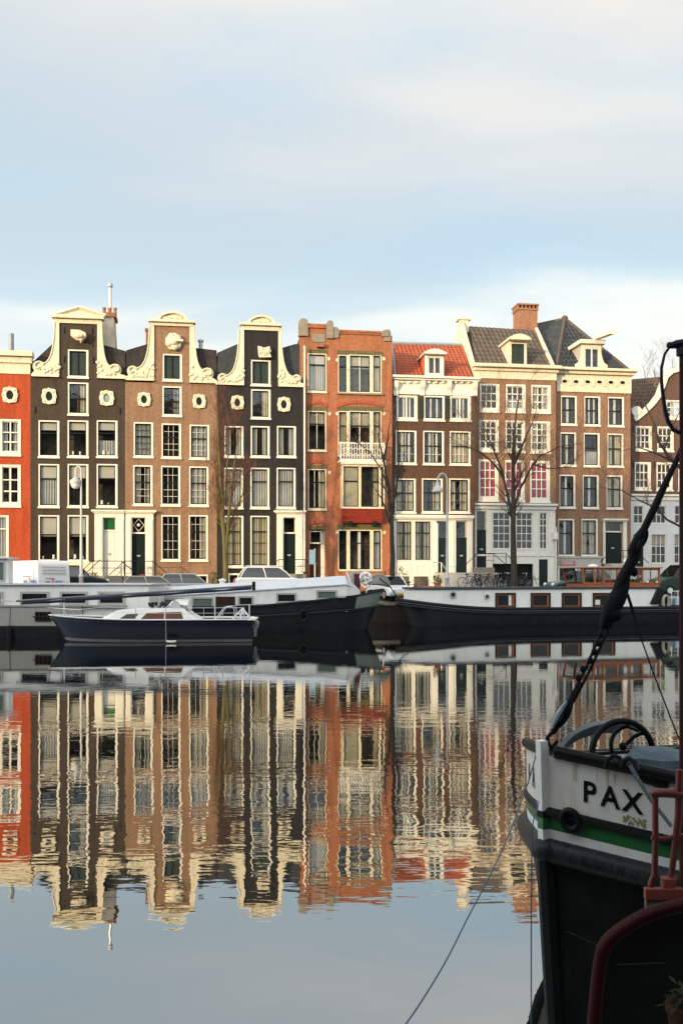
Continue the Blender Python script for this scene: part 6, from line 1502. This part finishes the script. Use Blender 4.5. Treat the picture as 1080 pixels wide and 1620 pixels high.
# weld / bolts and black fairlead ring on the side
def near_s(px, d):
    """arc station on the near side seen in column px"""
    best = None
    M_ = Matrix.Translation((bo.x, bo.y, 0)) @ Matrix.Rotation(th, 4, 'Z')
    for i in range(0, 2000):
        s = i*.001; p = M_ @ Vector(hp(s, -1, d)); c = CX+F*p.x/p.y
        if best is None or abs(c-px) < best[0]: best = (abs(c-px), s, p)
    return best[1]
def col_of(s, d, side=-1):
    M_ = Matrix.Translation((bo.x, bo.y, 0)) @ Matrix.Rotation(th, 4, 'Z'); p = M_ @ Vector(hp(s, side, d)); return CX+F*p.x/p.y, HY-F*(p.z-CZ)/p.y
sF = near_s(903, .385); c = Vector(hp(sF, -1, .385, .03)); t1 = (Vector(hp(sF+.03, -1, .385))-Vector(hp(sF-.03, -1, .385))).normalized(); up = Vector((0, 0, 1)); nn = t1.cross(up).normalized()
if nn.y > 0: nn = -nn
q = MB(); q.tube([c+t1*(.046*math.cos(a))+up*(.052*math.sin(a)) for a in [2*PI*i/24 for i in range(24)]], .020, 8, closed=True); rg = q.build('fairlead_ring', pax_black, PB, smooth=True)
q = MB(); q.add([c-nn*.012+t1*(.036*math.cos(a))+up*(.042*math.sin(a)) for a in [2*PI*i/20 for i in range(20)]], [tuple(range(20))]); q.build('hawse_hole', mat('dark_blue_inside', (.006, .008, .03), .3, .2), rg, solid=.004)
# lettering, each letter following the plating
def letter(ch, px, side, size, dz, wide=1.0, rot=0.0):
    v, f = text_polys(ch, size, .0036, .0006)
    if side < 0: s0 = near_s(px, dz)
    else: s0 = px
    c = Vector(hp(s0, side, dz, .002)); e = .02; t1 = (Vector(hp(s0+e, side, dz, .004))-Vector(hp(max(0, s0-e), side, dz, .004))).normalized()
    if side > 0: t1 = -t1
    upv = Vector((0, 0, 1)); n_ = t1.cross(upv).normalized(); upv = n_.cross(t1).normalized()
    if upv.z < 0: upv = -upv
    outn = n_ if n_.y*side > 0 else -n_
    h = size*.36
    q = MB(); q.add([c+t1*p[0]*wide+Vector((0, 0, 1))*(p[1]-h)*1.0+outn*(p[2]+.0015) for p in v], f); return q.build('letter', pax_black, PB)
for ch, px in (('P', 932), ('A', 965), ('X', 1000)): letter(ch, px, -1, .165, .205, .90)
for ch, s in (('X', .09), ('A', .25), ('P', .43)): letter(ch, s, 1, .185, .21, 1.0)
# rust and algae marks under the letters: raised weld letters remains
algae = mat('algae_green_smear', (.34, .37, .17), .8, .5, 60)
rn = random.Random(4)
q = MB()
for i in range(60):
    px = rn.uniform(985, 1022); s = near_s(px, .3); z = rn.uniform(.285, .335); p = Vector(hp(s, -1, z, .003)); w_ = rn.uniform(.002, .006); h = rn.uniform(.004, .02)
    q.add([p+Vector((-w_, 0, 0)), p+Vector((w_, -w_*.7, 0)), p+Vector((w_, -w_*.7, -h)), p+Vector((-w_, 0, -h))], [(0,1,2,3)])
q.build('algae_streaks', algae, PB)['kind'] = 'stuff'
q = MB()
for (s0_, d0_, s1_, d1_) in ((.06, 1.05, .34, 1.12), (.42, .56, .44, 1.9), (1.0, .56, 1.02, 1.9)):
    q.tube([hp(s0_+(s1_-s0_)*i/10, -1, d0_+(d1_-d0_)*i/10, .001) for i in range(11)], .004, 5)
q.build('weld_seam', mat('weld_grey', (.02, .024, .026), .5, .4, 20), PB)
q = MB(); rn = random.Random(14)
for i in range(14):
    s = rn.uniform(.03, .7); z = .055; z += rn.uniform(0, .02); L_ = rn.uniform(.02, .13) if z < .2 else rn.uniform(.01, .04); w_ = rn.uniform(.001, .0035)
    a = Vector(hp(s-w_, -1, z, .0025)); b = Vector(hp(s+w_, -1, z, .0025)); c = Vector(hp(s+w_*.3, -1, z+L_, .0025)); d = Vector(hp(s-w_*.3, -1, z+L_, .0025)); q.add([a, b, c, d], [(0,1,2,3)])
q.build('rust_runs', mat('rust_run', (.44, .38, .28), .8, .3, 30), PB)['kind'] = 'stuff'
# gear on the foredeck
def G(px, py, Y):
    """world point as local coordinates of the barge"""
    p = W(px, py, Y)-Vector((bo.x, bo.y, 0)); return Vector((p.x*math.cos(th)+p.y*math.sin(th), -p.x*math.sin(th)+p.y*math.cos(th), p.z))
def arc(cx, cy, rx, ry, a0, a1, Y0_, Y1_, n=22): return [G(cx+rx*math.cos(math.radians(a0+(a1-a0)*i/n)), cy-ry*math.sin(math.radians(a0+(a1-a0)*i/n)), Y0_+(Y1_-Y0_)*i/n) for i in range(n+1)]
q = MB(); q.tube([(p.x, p.y, p.z) for p in arc(984, 1191, 48, 50, 200, -20, 5.55, 5.75, 30)], .020, 10); q.tube([G(930, 1208, 5.55), G(936, 1200, 5.55), G(946, 1204, 5.55)], .03, 8)
wl = q.build('brake_wheel', pax_black, PB, smooth=True)
q = MB(); q.tube(arc(1000, 1178, 34, 30, 100, 180, 5.7, 5.65, 10)+[G(967, 1188, 5.65), G(974, 1198, 5.65), G(984, 1203, 5.65)], .013, 8)
q.tube([G(985, 1186, 5.7), G(992, 1176, 5.7), G(1002, 1166, 5.7), G(1013, 1161, 5.7), G(1024, 1160, 5.7)], .013, 8); q.blob(G(985, 1181, 5.68), .026, 8, 6); q.build('spoke', pax_black, wl, smooth=True)
q = MB(); A_ = arc(970, 1200, 86, 52, 168, 88, 5.75, 6.0, 14)
rows_ = []
for i, p in enumerate(A_):
    w_ = .016+.012*i/14*1.6; k = Vector((0, .0, 0)); rows_.append([p+Vector((0, -w_, -w_*1.3)), p+Vector((0, -w_, w_*.7)), p+Vector((0, w_, w_)), p+Vector((0, w_, -w_*1.2)), p+Vector((0, -w_, -w_*1.3))])
q.grid(rows_); q.tube([A_[-1], G(985, 1146, 6.05), G(1010, 1155, 6.1)], .02, 6); q.build('winch_guard', mat('blue_black_paint', (.03, .045, .06), .35, .3, 8), PB, smooth=True, bevel=.004)
# canvas cover over the winch
q = MB(); rows_ = []
for i in range(15):
    t = i/14; px = 978+t*175; rows_.append([])
    for j in range(9):
        k = j/8; a = PI*k; hgt = (1228+8*t)-(52-8*t)*(math.sin(a)**.6)*(min(1, t*5+.25)) ; dyy = -.30*math.cos(a)
        rows_[-1].append(G(px+4*math.sin(j*2+i), hgt+1.5*math.sin(i*1.3+j), 5.55-.0*t+dyy))
q.grid(rows_); q.build('winch_canvas', mat('faded_blue_canvas', (.035, .065, .095), .65, .2, 5, bump=.5, bscale=20, stain=(.12, .17, .20), stain_amt=.5), PB, smooth=True)
q = MB(); q.tube([G(990, 1232, 5.35), G(1085, 1250, 5.35)], .05, 8); q.tube([G(905, 1192, 5.5), G(945, 1200, 5.5)], .018, 6); q.build('winch_base', pax_black, PB)
# two rings and the bar hooked into them
q = MB(); q.tube([G(957, 1215, 4.98), G(961, 1202, 4.98), G(970, 1196, 4.98), G(980, 1199, 4.98), G(983, 1210, 4.96)], .013, 8); q.tube([G(983, 1215, 4.92), G(987, 1204, 4.92), G(995, 1200, 4.92), G(1004, 1206, 4.9), G(1007, 1219, 4.88)], .015, 8); q.build('hook_ring', pax_black, PB, smooth=True)
q = MB(); q.tube([G(996, 1211, 4.86), G(1004, 1225, 4.84), G(1030, 1267, 4.8), G(1062, 1308, 4.75)], .011, 8); q.build('lashing_bar', mat('dull_blue_rope', (.06, .09, .11), .6, .2), PB, smooth=True)
q = MB(); q.tube([G(1010, 1228, 5.0), G(1035, 1236, 4.98), G(1055, 1240, 4.97)], .030, 10); q.build('chafing_pipe', pax_black, PB, smooth=True)

# ---- forestay with its tackle
TK = thing('forestay_tackle', 'black forestay tackle of blocks, hooks and chain rising from the bow of the barge', 'rigging', W(868, 1180, 5.2), 0)
tb = W(868, 1180, 5.2)
def K(px, py, Y=5.2): return W(px, py, Y)-tb
blk = mat('tarred_black', (.006, .007, .009), .75, .2)
q = MB(); q.tube([K(873, 1186), K(866, 1176), K(866, 1167), K(871, 1161), K(877, 1158), K(881, 1151)], [.012, .014, .013, .012, .014, .012], 8); q.tube([K(862, 1188), K(872, 1184), K(882, 1172)], .010, 6); q.build('hook', blk, TK, smooth=True)
def shell_block(name, pa, pb, w_, thk, m, Y=5.2):
    """long oval block between two photo points"""
    a, b = K(*pa, Y), K(*pb, Y); ax = (b-a).normalized(); L_ = (b-a).length; sd_ = Vector((ax.z, 0, -ax.x)); dp = Vector((0, 1, 0)); q = MB(); rows_ = []
    for i in range(13):
        t = i/12; r = w_*math.sin(PI*min(.97, max(.03, t)))**.7; c = a.lerp(b, t); rows_.append([c+sd_*r*math.cos(x)+dp*thk*math.sin(x)*(.5+.5*math.sin(PI*t)) for x in [2*PI*j/12 for j in range(13)]])
    q.grid(rows_); q.add(rows_[0][:-1], [tuple(range(12))]); q.add(rows_[-1][:-1], [tuple(range(12))]); return q.build(name, m, TK, smooth=True)
bl1 = shell_block('block', (873, 1158), (906, 1103), .042, .03, blk)
o = shell_block('block_cheek', (876, 1153), (900, 1108), .022, .012, mat('lit_blue_face', (.20, .28, .33), .35, .4, 15), 5.165); o.location = K(884, 1132)-K(888, 1131);  # pale blue of the lit block face put into the colour
q = MB(); q.tube([K(877, 1151, 5.14), K(903, 1106, 5.14)], .006, 6); q.build('block_strap', blk, bl1)
q = MB()
for dx in (-4, 4): q.tube([K(902+dx, 1112), K(930+dx, 1058), K(962+dx*1.2, 985)], .0085, 6)
q.tube([K(903, 1108), K(909, 1098), K(920, 1080)], .016, 6)
rn = random.Random(2)
for i in range(9): t = i/8; q.blob(K(904+t*54, 1100-t*110)+Vector((rn.uniform(-.012, .012), 0, 0)), (.018, .014, .022), 7, 5)
q.build('fall_ropes', blk, TK, smooth=True)
shell_block('big_block', (950, 992), (994, 915), .054, .04, blk); shell_block('block_tail', (968, 985), (975, 958), .05, .04, blk)
q = MB()
P_ = [(975, 935), (985, 915), (998, 890), (1008, 868)]
q.tube([K(*p) for p in P_], [.026, .034, .032, .026], 10)
q.blob(K(978, 918), (.016, .02, .02), 8, 6); q.blob(K(1003, 905), (.022, .02, .028), 8, 6)
q.build('toggle', blk, TK, smooth=True)
for i, (px, py) in enumerate(((1004, 880), (1011, 864), (1015, 851), (1016, 842))):
    q = MB(); c = K(px, py); a = .5+.7*(i % 2); q.tube([c+Vector((.030*math.cos(x)*math.cos(a), .030*math.cos(x)*math.sin(a), .048*math.sin(x)))+Vector((.3*.048*math.sin(x), 0, 0)) for x in [2*PI*j/14 for j in range(14)]], .013, 7, closed=True); q.build('chain_link', blk, TK, smooth=True)
q = MB(); q.tube([K(1002, 890), K(1000, 872), K(1009, 850), K(1017, 838)], [.024, .03, .026, .02], 8); q.build('twisted_shackle', blk, TK, smooth=True)
q = MB(); q.tube([K(1012, 862), K(1018, 838), K(1034, 805), K(1052, 765), K(1068, 732), K(1090, 680), K(1130, 590), K(1400, 0)], [.013, .021, .022, .019, .015, .011, .009, .009], 10); q.build('forestay_wire', blk, TK, smooth=True)
q = MB(); q.tube([K(1000, 966), K(1010, 1000), K(1035, 1070), K(1060, 1135), K(1090, 1210, 5.1)], .0045, 6); q.tube([K(992, 940), K(997, 955), K(1001, 970)], .009, 6); q.build('slack_line', blk, TK)

# ---- red davit post at the right edge, black cable
red_paint = mat('faded_red_paint', (.075, .012, .010), .45, .3, 8, stain=(.10, .03, .03), stain_amt=.5)
red_dark = mat('dark_red_paint', (.022, .003, .005), .5, .3, 6, spec=.08)
rust = mat('orange_red_steel', (.13, .026, .015), .6, .25, 10, stain=(.14, .05, .03), stain_amt=.5)
pb_ = W(1079, 1400, 4.0); PT = thing('mast_post', 'thin dark red mast post with taped black top at the right edge', 'post', (pb_.x, pb_.y, .55), 0)
def PP(px, py, Y=4.0): return W(px, py, Y)-Vector((pb_.x, pb_.y, .55))
q = MB(); q.tube([PP(1083, 1500), PP(1083, 556)], .024, 12); q.build('post', red_dark, PT, smooth=True)
q = MB(); q.tube([PP(1081, 562), PP(1081, 550)], .031, 10); q.tube([PP(1056, 549), PP(1062, 546), PP(1070, 544), PP(1080, 543), PP(1100, 544)], [.008, .014, .018, .02, .02], 8)
for i in range(7): q.blob(PP(1058+5*i, 546), (.012, .014, .016), 7, 5)
q.build('taped_top', mat('dark_blue_tape', (.02, .02, .04), .6, .3, 30), PT, smooth=True)
q = MB(); C_ = [(1060, 547), (1051, 560), (1046, 582), (1046, 605), (1049, 630), (1052, 650), (1057, 668), (1065, 680), (1078, 686)]; q.tube([PP(*p) for p in C_], [.006, .006, .007, .008, .009, .010, .010, .010, .009], 8); q.build('black_cable', mat('dark_blue_cable', (.012, .012, .03), .4, .1), PT, smooth=True)

# ---- red boat at the very front right
RBY = 3.6; rb = W(1075, 1480, RBY)
RB = thing('red_boat', 'corner of a dark red boat with tubular railing and curved coaming, bottom right', 'boat', (rb.x, rb.y, 0), 0)
def RP(px, py, Y=RBY): return W(px, py, Y)-Vector((rb.x, rb.y, 0))
q = MB()
q.tube([RP(1029, 1258), RP(1034, 1256), RP(1045, 1255), RP(1066, 1256), RP(1100, 1262)], [.014, .019, .017, .018, .018], 10)
q.tube([RP(1030, 1325), RP(1048, 1328), RP(1066, 1324), RP(1100, 1326)], [.009, .010, .009, .009], 8)
q.tube([RP(1036, 1258), RP(1036.5, 1330), RP(1035, 1385), RP(1030, 1395), RP(1029, 1402)], .0125, 10)
q.tube([RP(1074, 1218), RP(1073, 1290), RP(1067, 1340), RP(1061, 1392)], [.013, .015, .013, .012], 10)
q.tube([RP(1081, 1320), RP(1079, 1408)], .012, 8); q.tube([RP(1060, 1386), RP(1066, 1394)], .016, 8)
q.build('railing', red_paint, RB, smooth=True)
q = MB(); a = RP(1046, 1388); b = RP(1066, 1405); q.box(a.x, b.x, -.025, .02, b.z, a.z)
a = RP(1017, 1403); b = RP(1140, 1421); q.box(a.x, b.x, -.03, .0, b.z, a.z); q.build('rusty_plate', rust, RB, bevel=.004)
q = MB(); a = RP(1019, 1422); b = RP(1140, 1560); q.box(a.x, b.x, -.02, .0, b.z, a.z-.001); q.build('side_box', mat('mossy_grey_panel', (.10, .105, .085), .8, .3, 6, stain=(.05, .07, .03), stain_amt=.6), RB)
q = MB(); CY = 3.3
cp = [(932, 1720), (938, 1640), (944, 1570), (951, 1515), (960, 1492), (980, 1474), (1010, 1455), (1040, 1443), (1070, 1435), (1110, 1428)]
q.tube([p-Vector((rb.x, rb.y, 0)) for p in spl(cp, [CY]*len(cp), 5)], .026, 12); q.build('coaming', red_dark, RB, smooth=True)
q = MB(); P_ = [RP(x, y, CY+.05) for x, y in cp] + [RP(1110, 1720, CY+.05)]
n = len(P_); q.add([p for p in P_]+[p+Vector((0, .02, 0)) for p in P_], [tuple(range(n)), tuple(range(2*n-1, n-1, -1))]+[(i, (i+1) % n, (i+1) % n+n, i+n) for i in range(n)]); q.build('inside_shade', mat('inside_shade_black', (.006, .008, .008), .6, .3, 5), RB)  # near-black sheet stands for the shade inside the coaming
q = MB(); q.tube([RP(974, 1527, 3.27), RP(1050, 1524, 3.27)], .0015, 5); q.build('green_cord', mat('green_cord', (.006, .03, .022), .6, .1), RB)
# flower pot inside the coaming, shade put into its pot and leaf colours
pp = W(1085, 1600, 3.1); FP = thing('flower_pot', 'terracotta pot with drooping green leaves in the dark corner, bottom right', 'plant', (pp.x, pp.y, pp.z), 0)
q = MB(); q.lathe((0, 0, -.12), [(.045, 0), (.065, .12), (.07, .12), (.07, .14), (.05, .14)], 14); q.build('pot', mat('shaded_terracotta', (.035, .012, .008), .8, .15), FP, smooth=True)
q = MB(); rn = random.Random(9)
for i in range(70):
    a = rn.uniform(0, 2*PI); r_ = rn.uniform(.01, .085); c = Vector((r_*math.cos(a), r_*math.sin(a), .03+rn.uniform(0, .07)-r_*.3)); d = Vector((math.cos(a), math.sin(a), rn.uniform(-.6, .5))).normalized()*.026; e = Vector((-math.sin(a), math.cos(a), .1))*.010
    q.add([c-d, c+e, c+d, c-e], [(0,1,2,3)])
q.build('leaves', mat('shaded_leaf_green', (.013, .020, .007), .6, .3, 8), FP)
# ---- mooring ropes of the barge
ropeb = mat('blue_mooring_rope', (.035, .075, .13), .6, .15, 20)
def free_tube(name, pts, r, m, label, cat='rope'):
    b = Vector(pts[0]); q = MB(); q.tube([Vector(p)-b for p in pts], r, 8); o = q.build(name, m, smooth=True); o.location = b; return tag(o, label, cat)
free_tube('mooring_rope', spl([(849, 1190), (836, 1235), (822, 1275), (803, 1325), (775, 1385), (740, 1452), (700, 1530), (644, 1618), (560, 1730)], [5.22, 5.3, 5.2, 5.0, 4.7, 4.4, 4.0, 3.5, 2.9]), .0036, ropeb, 'blue rope running slantwise from the barge bow down to the lower left over the water')
free_tube('mooring_rope', spl([(851, 1268), (849, 1284), (842, 1310), (840.5, 1400), (840, 1500), (840, 1640), (840, 1760)], [5.15, 5.08, 5.0, 5.0, 5.0, 5.0, 5.0]), .0036, ropeb, 'blue rope hanging straight down beside the stem of the barge')
# ------------------------------------------------------------ camera, sun, sky
cam = bpy.data.cameras.new('camera'); co = bpy.data.objects.new('camera', cam); COL.objects.link(co)
co.location = (0, 0, CZ); co.rotation_euler = (PI/2, 0, 0)
cam.sensor_fit = 'HORIZONTAL'; cam.sensor_width = 36; cam.lens = 36*F/1080; cam.shift_y = (HY-810)/1080; cam.clip_start = .1; cam.clip_end = 6000
cam.dof.use_dof = True; cam.dof.focus_distance = 55; cam.dof.aperture_fstop = 13
scene.camera = co
SE, SA = math.radians(9.0), math.radians(42)      # sun height; how far left of straight behind the camera
sd = Vector((-math.sin(SA)*math.cos(SE), -math.cos(SA)*math.cos(SE), math.sin(SE)))   # towards the sun
sl = bpy.data.lights.new('sun', 'SUN'); sl.energy = 5.0; sl.angle = math.radians(1.0); sl.color = (1, .73, .39)
so = bpy.data.objects.new('sun', sl); COL.objects.link(so); so.rotation_euler = sd.to_track_quat('Z', 'Y').to_euler(); so.location = (0, 0, 60)
w = bpy.data.worlds.new('World'); scene.world = w; w.use_nodes = True; nt = w.node_tree; N = nt.nodes; L = nt.links
for n in list(N): N.remove(n)
out = N.new('ShaderNodeOutputWorld'); bg = N.new('ShaderNodeBackground'); sky = N.new('ShaderNodeTexSky'); sky.sky_type = 'NISHITA'; sky.sun_disc = False
sky.sun_elevation = SE; sky.sun_rotation = math.atan2(sd.x, sd.y); sky.air_density = 1.0; sky.dust_density = 1.5
tc = N.new('ShaderNodeTexCoord'); sx = N.new('ShaderNodeSeparateXYZ'); L.new(tc.outputs['Generated'], sx.inputs[0])
# cloud sheet seen in perspective: project the view direction on a plane overhead
mz = N.new('ShaderNodeMath'); mz.operation = 'MAXIMUM'; mz.inputs[1].default_value = 0.0; L.new(sx.outputs[2], mz.inputs[0])
ad = N.new('ShaderNodeMath'); ad.inputs[1].default_value = .18; L.new(mz.outputs[0], ad.inputs[0])
dx = N.new('ShaderNodeMath'); dx.operation = 'DIVIDE'; L.new(sx.outputs[0], dx.inputs[0]); L.new(ad.outputs[0], dx.inputs[1])
dy = N.new('ShaderNodeMath'); dy.operation = 'DIVIDE'; L.new(sx.outputs[1], dy.inputs[0]); L.new(ad.outputs[0], dy.inputs[1])
cb = N.new('ShaderNodeCombineXYZ'); L.new(dx.outputs[0], cb.inputs[0]); L.new(dy.outputs[0], cb.inputs[1])
mp = N.new('ShaderNodeMapping'); mp.inputs['Scale'].default_value = (.8, 1.6, 1); mp.inputs['Location'].default_value = (3.1, 1.7, 0); mp.inputs['Rotation'].default_value = (0, 0, .25); L.new(cb.outputs[0], mp.inputs[0])
n1 = N.new('ShaderNodeTexNoise'); n1.inputs['Scale'].default_value = 1.1; n1.inputs['Detail'].default_value = 5; n1.inputs['Roughness'].default_value = .45; n1.inputs['Distortion'].default_value = .4; L.new(mp.outputs[0], n1.inputs['Vector'])
def ramp(stops, src):
    r = N.new('ShaderNodeValToRGB'); r.color_ramp.interpolation = 'B_SPLINE'
    e = r.color_ramp.elements
    while len(e) > 1: e.remove(e[-1])
    e[0].position = stops[0][0]; e[0].color = (*stops[0][1], 1)
    for p, c in stops[1:]: x = e.new(p); x.color = (*c, 1)
    L.new(src, r.inputs[0]); return r
# elevation (sine) 0 .. .55 is what the photo shows
nw = N.new('ShaderNodeMapRange'); nw.inputs['From Min'].default_value = .3; nw.inputs['From Max'].default_value = .7; nw.inputs['To Min'].default_value = -.07; nw.inputs['To Max'].default_value = .07; L.new(n1.outputs['Fac'], nw.inputs[0])
el = N.new('ShaderNodeMath'); L.new(sx.outputs[2], el.inputs[0]); L.new(nw.outputs[0], el.inputs[1])
def lin(r, g, b): return tuple(((c/255+.055)/1.055)**2.4 for c in (r, g, b))
base = ramp([(0, lin(226, 226, 222)), (.13, lin(226, 234, 238)), (.20, lin(253, 252, 244)), (.26, lin(246, 249, 244)), (.29, lin(206, 227, 236)), (.34, lin(191, 214, 227)), (.40, lin(196, 212, 223)), (.45, lin(210, 218, 225)), (.50, lin(236, 233, 227)), (.55, lin(250, 241, 228)), (.62, lin(252, 243, 228)), (.75, lin(225, 222, 220)), (1, lin(190, 196, 206))], el.outputs[0])
cl = ramp([(.46, (0, 0, 0)), (.62, (1, 1, 1))], n1.outputs['Fac'])
mp2 = N.new('ShaderNodeMapping'); mp2.inputs['Scale'].default_value = (1.1, 2.6, 1); mp2.inputs['Location'].default_value = (7.3, 4.4, 0); L.new(cb.outputs[0], mp2.inputs[0])
n2 = N.new('ShaderNodeTexNoise'); n2.inputs['Scale'].default_value = 1.5; n2.inputs['Detail'].default_value = 6; n2.inputs['Roughness'].default_value = .5; L.new(mp2.outputs[0], n2.inputs['Vector'])
c2 = ramp([(.5, (0, 0, 0)), (.68, (1, 1, 1))], n2.outputs['Fac'])
m1 = N.new('ShaderNodeMix'); m1.data_type = 'RGBA'; f1 = N.new('ShaderNodeMath'); f1.operation = 'MULTIPLY'; f1.inputs[1].default_value = .6; er = ramp([(0, (1, 1, 1)), (.24, (.9, .9, .9)), (.30, (.12, .12, .12)), (.41, (.15, .15, .15)), (.50, (1, 1, 1))], sx.outputs[2]); fe = N.new('ShaderNodeMath'); fe.operation = 'MULTIPLY'; L.new(cl.outputs[0], fe.inputs[0]); L.new(er.outputs[0], fe.inputs[1]); L.new(fe.outputs[0], f1.inputs[0]); L.new(f1.outputs[0], m1.inputs[0]); L.new(base.outputs[0], m1.inputs[6]); m1.inputs[7].default_value = (*lin(252, 246, 232), 1)
m2 = N.new('ShaderNodeMix'); m2.data_type = 'RGBA'; f2 = N.new('ShaderNodeMath'); f2.operation = 'MULTIPLY'; f2.inputs[1].default_value = .5; L.new(c2.outputs[0], f2.inputs[0]); L.new(f2.outputs[0], m2.inputs[0]); L.new(m1.outputs[2], m2.inputs[6]); m2.inputs[7].default_value = (*lin(182, 216, 238), 1)
# clear-sky light of the low sun mixed in
bg.inputs['Strength'].default_value = .10; L.new(sky.outputs[0], bg.inputs[0])
bg2 = N.new('ShaderNodeBackground'); 
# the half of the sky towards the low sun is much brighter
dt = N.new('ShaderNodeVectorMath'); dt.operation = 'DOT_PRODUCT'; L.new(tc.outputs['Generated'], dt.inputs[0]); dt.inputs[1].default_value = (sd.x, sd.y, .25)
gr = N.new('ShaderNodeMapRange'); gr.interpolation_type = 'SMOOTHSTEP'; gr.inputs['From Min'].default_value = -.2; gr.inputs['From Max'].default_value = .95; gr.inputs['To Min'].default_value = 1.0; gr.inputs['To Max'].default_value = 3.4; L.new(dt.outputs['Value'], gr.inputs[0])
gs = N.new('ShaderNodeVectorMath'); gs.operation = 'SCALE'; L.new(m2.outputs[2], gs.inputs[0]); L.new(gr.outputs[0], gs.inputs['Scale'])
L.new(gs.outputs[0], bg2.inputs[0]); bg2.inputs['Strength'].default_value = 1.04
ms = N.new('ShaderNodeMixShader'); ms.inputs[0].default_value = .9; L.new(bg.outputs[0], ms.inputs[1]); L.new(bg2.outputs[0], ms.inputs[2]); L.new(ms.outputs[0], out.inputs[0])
scene.view_settings.view_transform = 'Standard'; scene.view_settings.look = 'None'; scene.view_settings.exposure = .16; scene.view_settings.gamma = 1
scene.cycles.max_bounces = 8; scene.cycles.transparent_max_bounces = 12; scene.cycles.caustics_reflective = False; scene.cycles.caustics_refractive = False
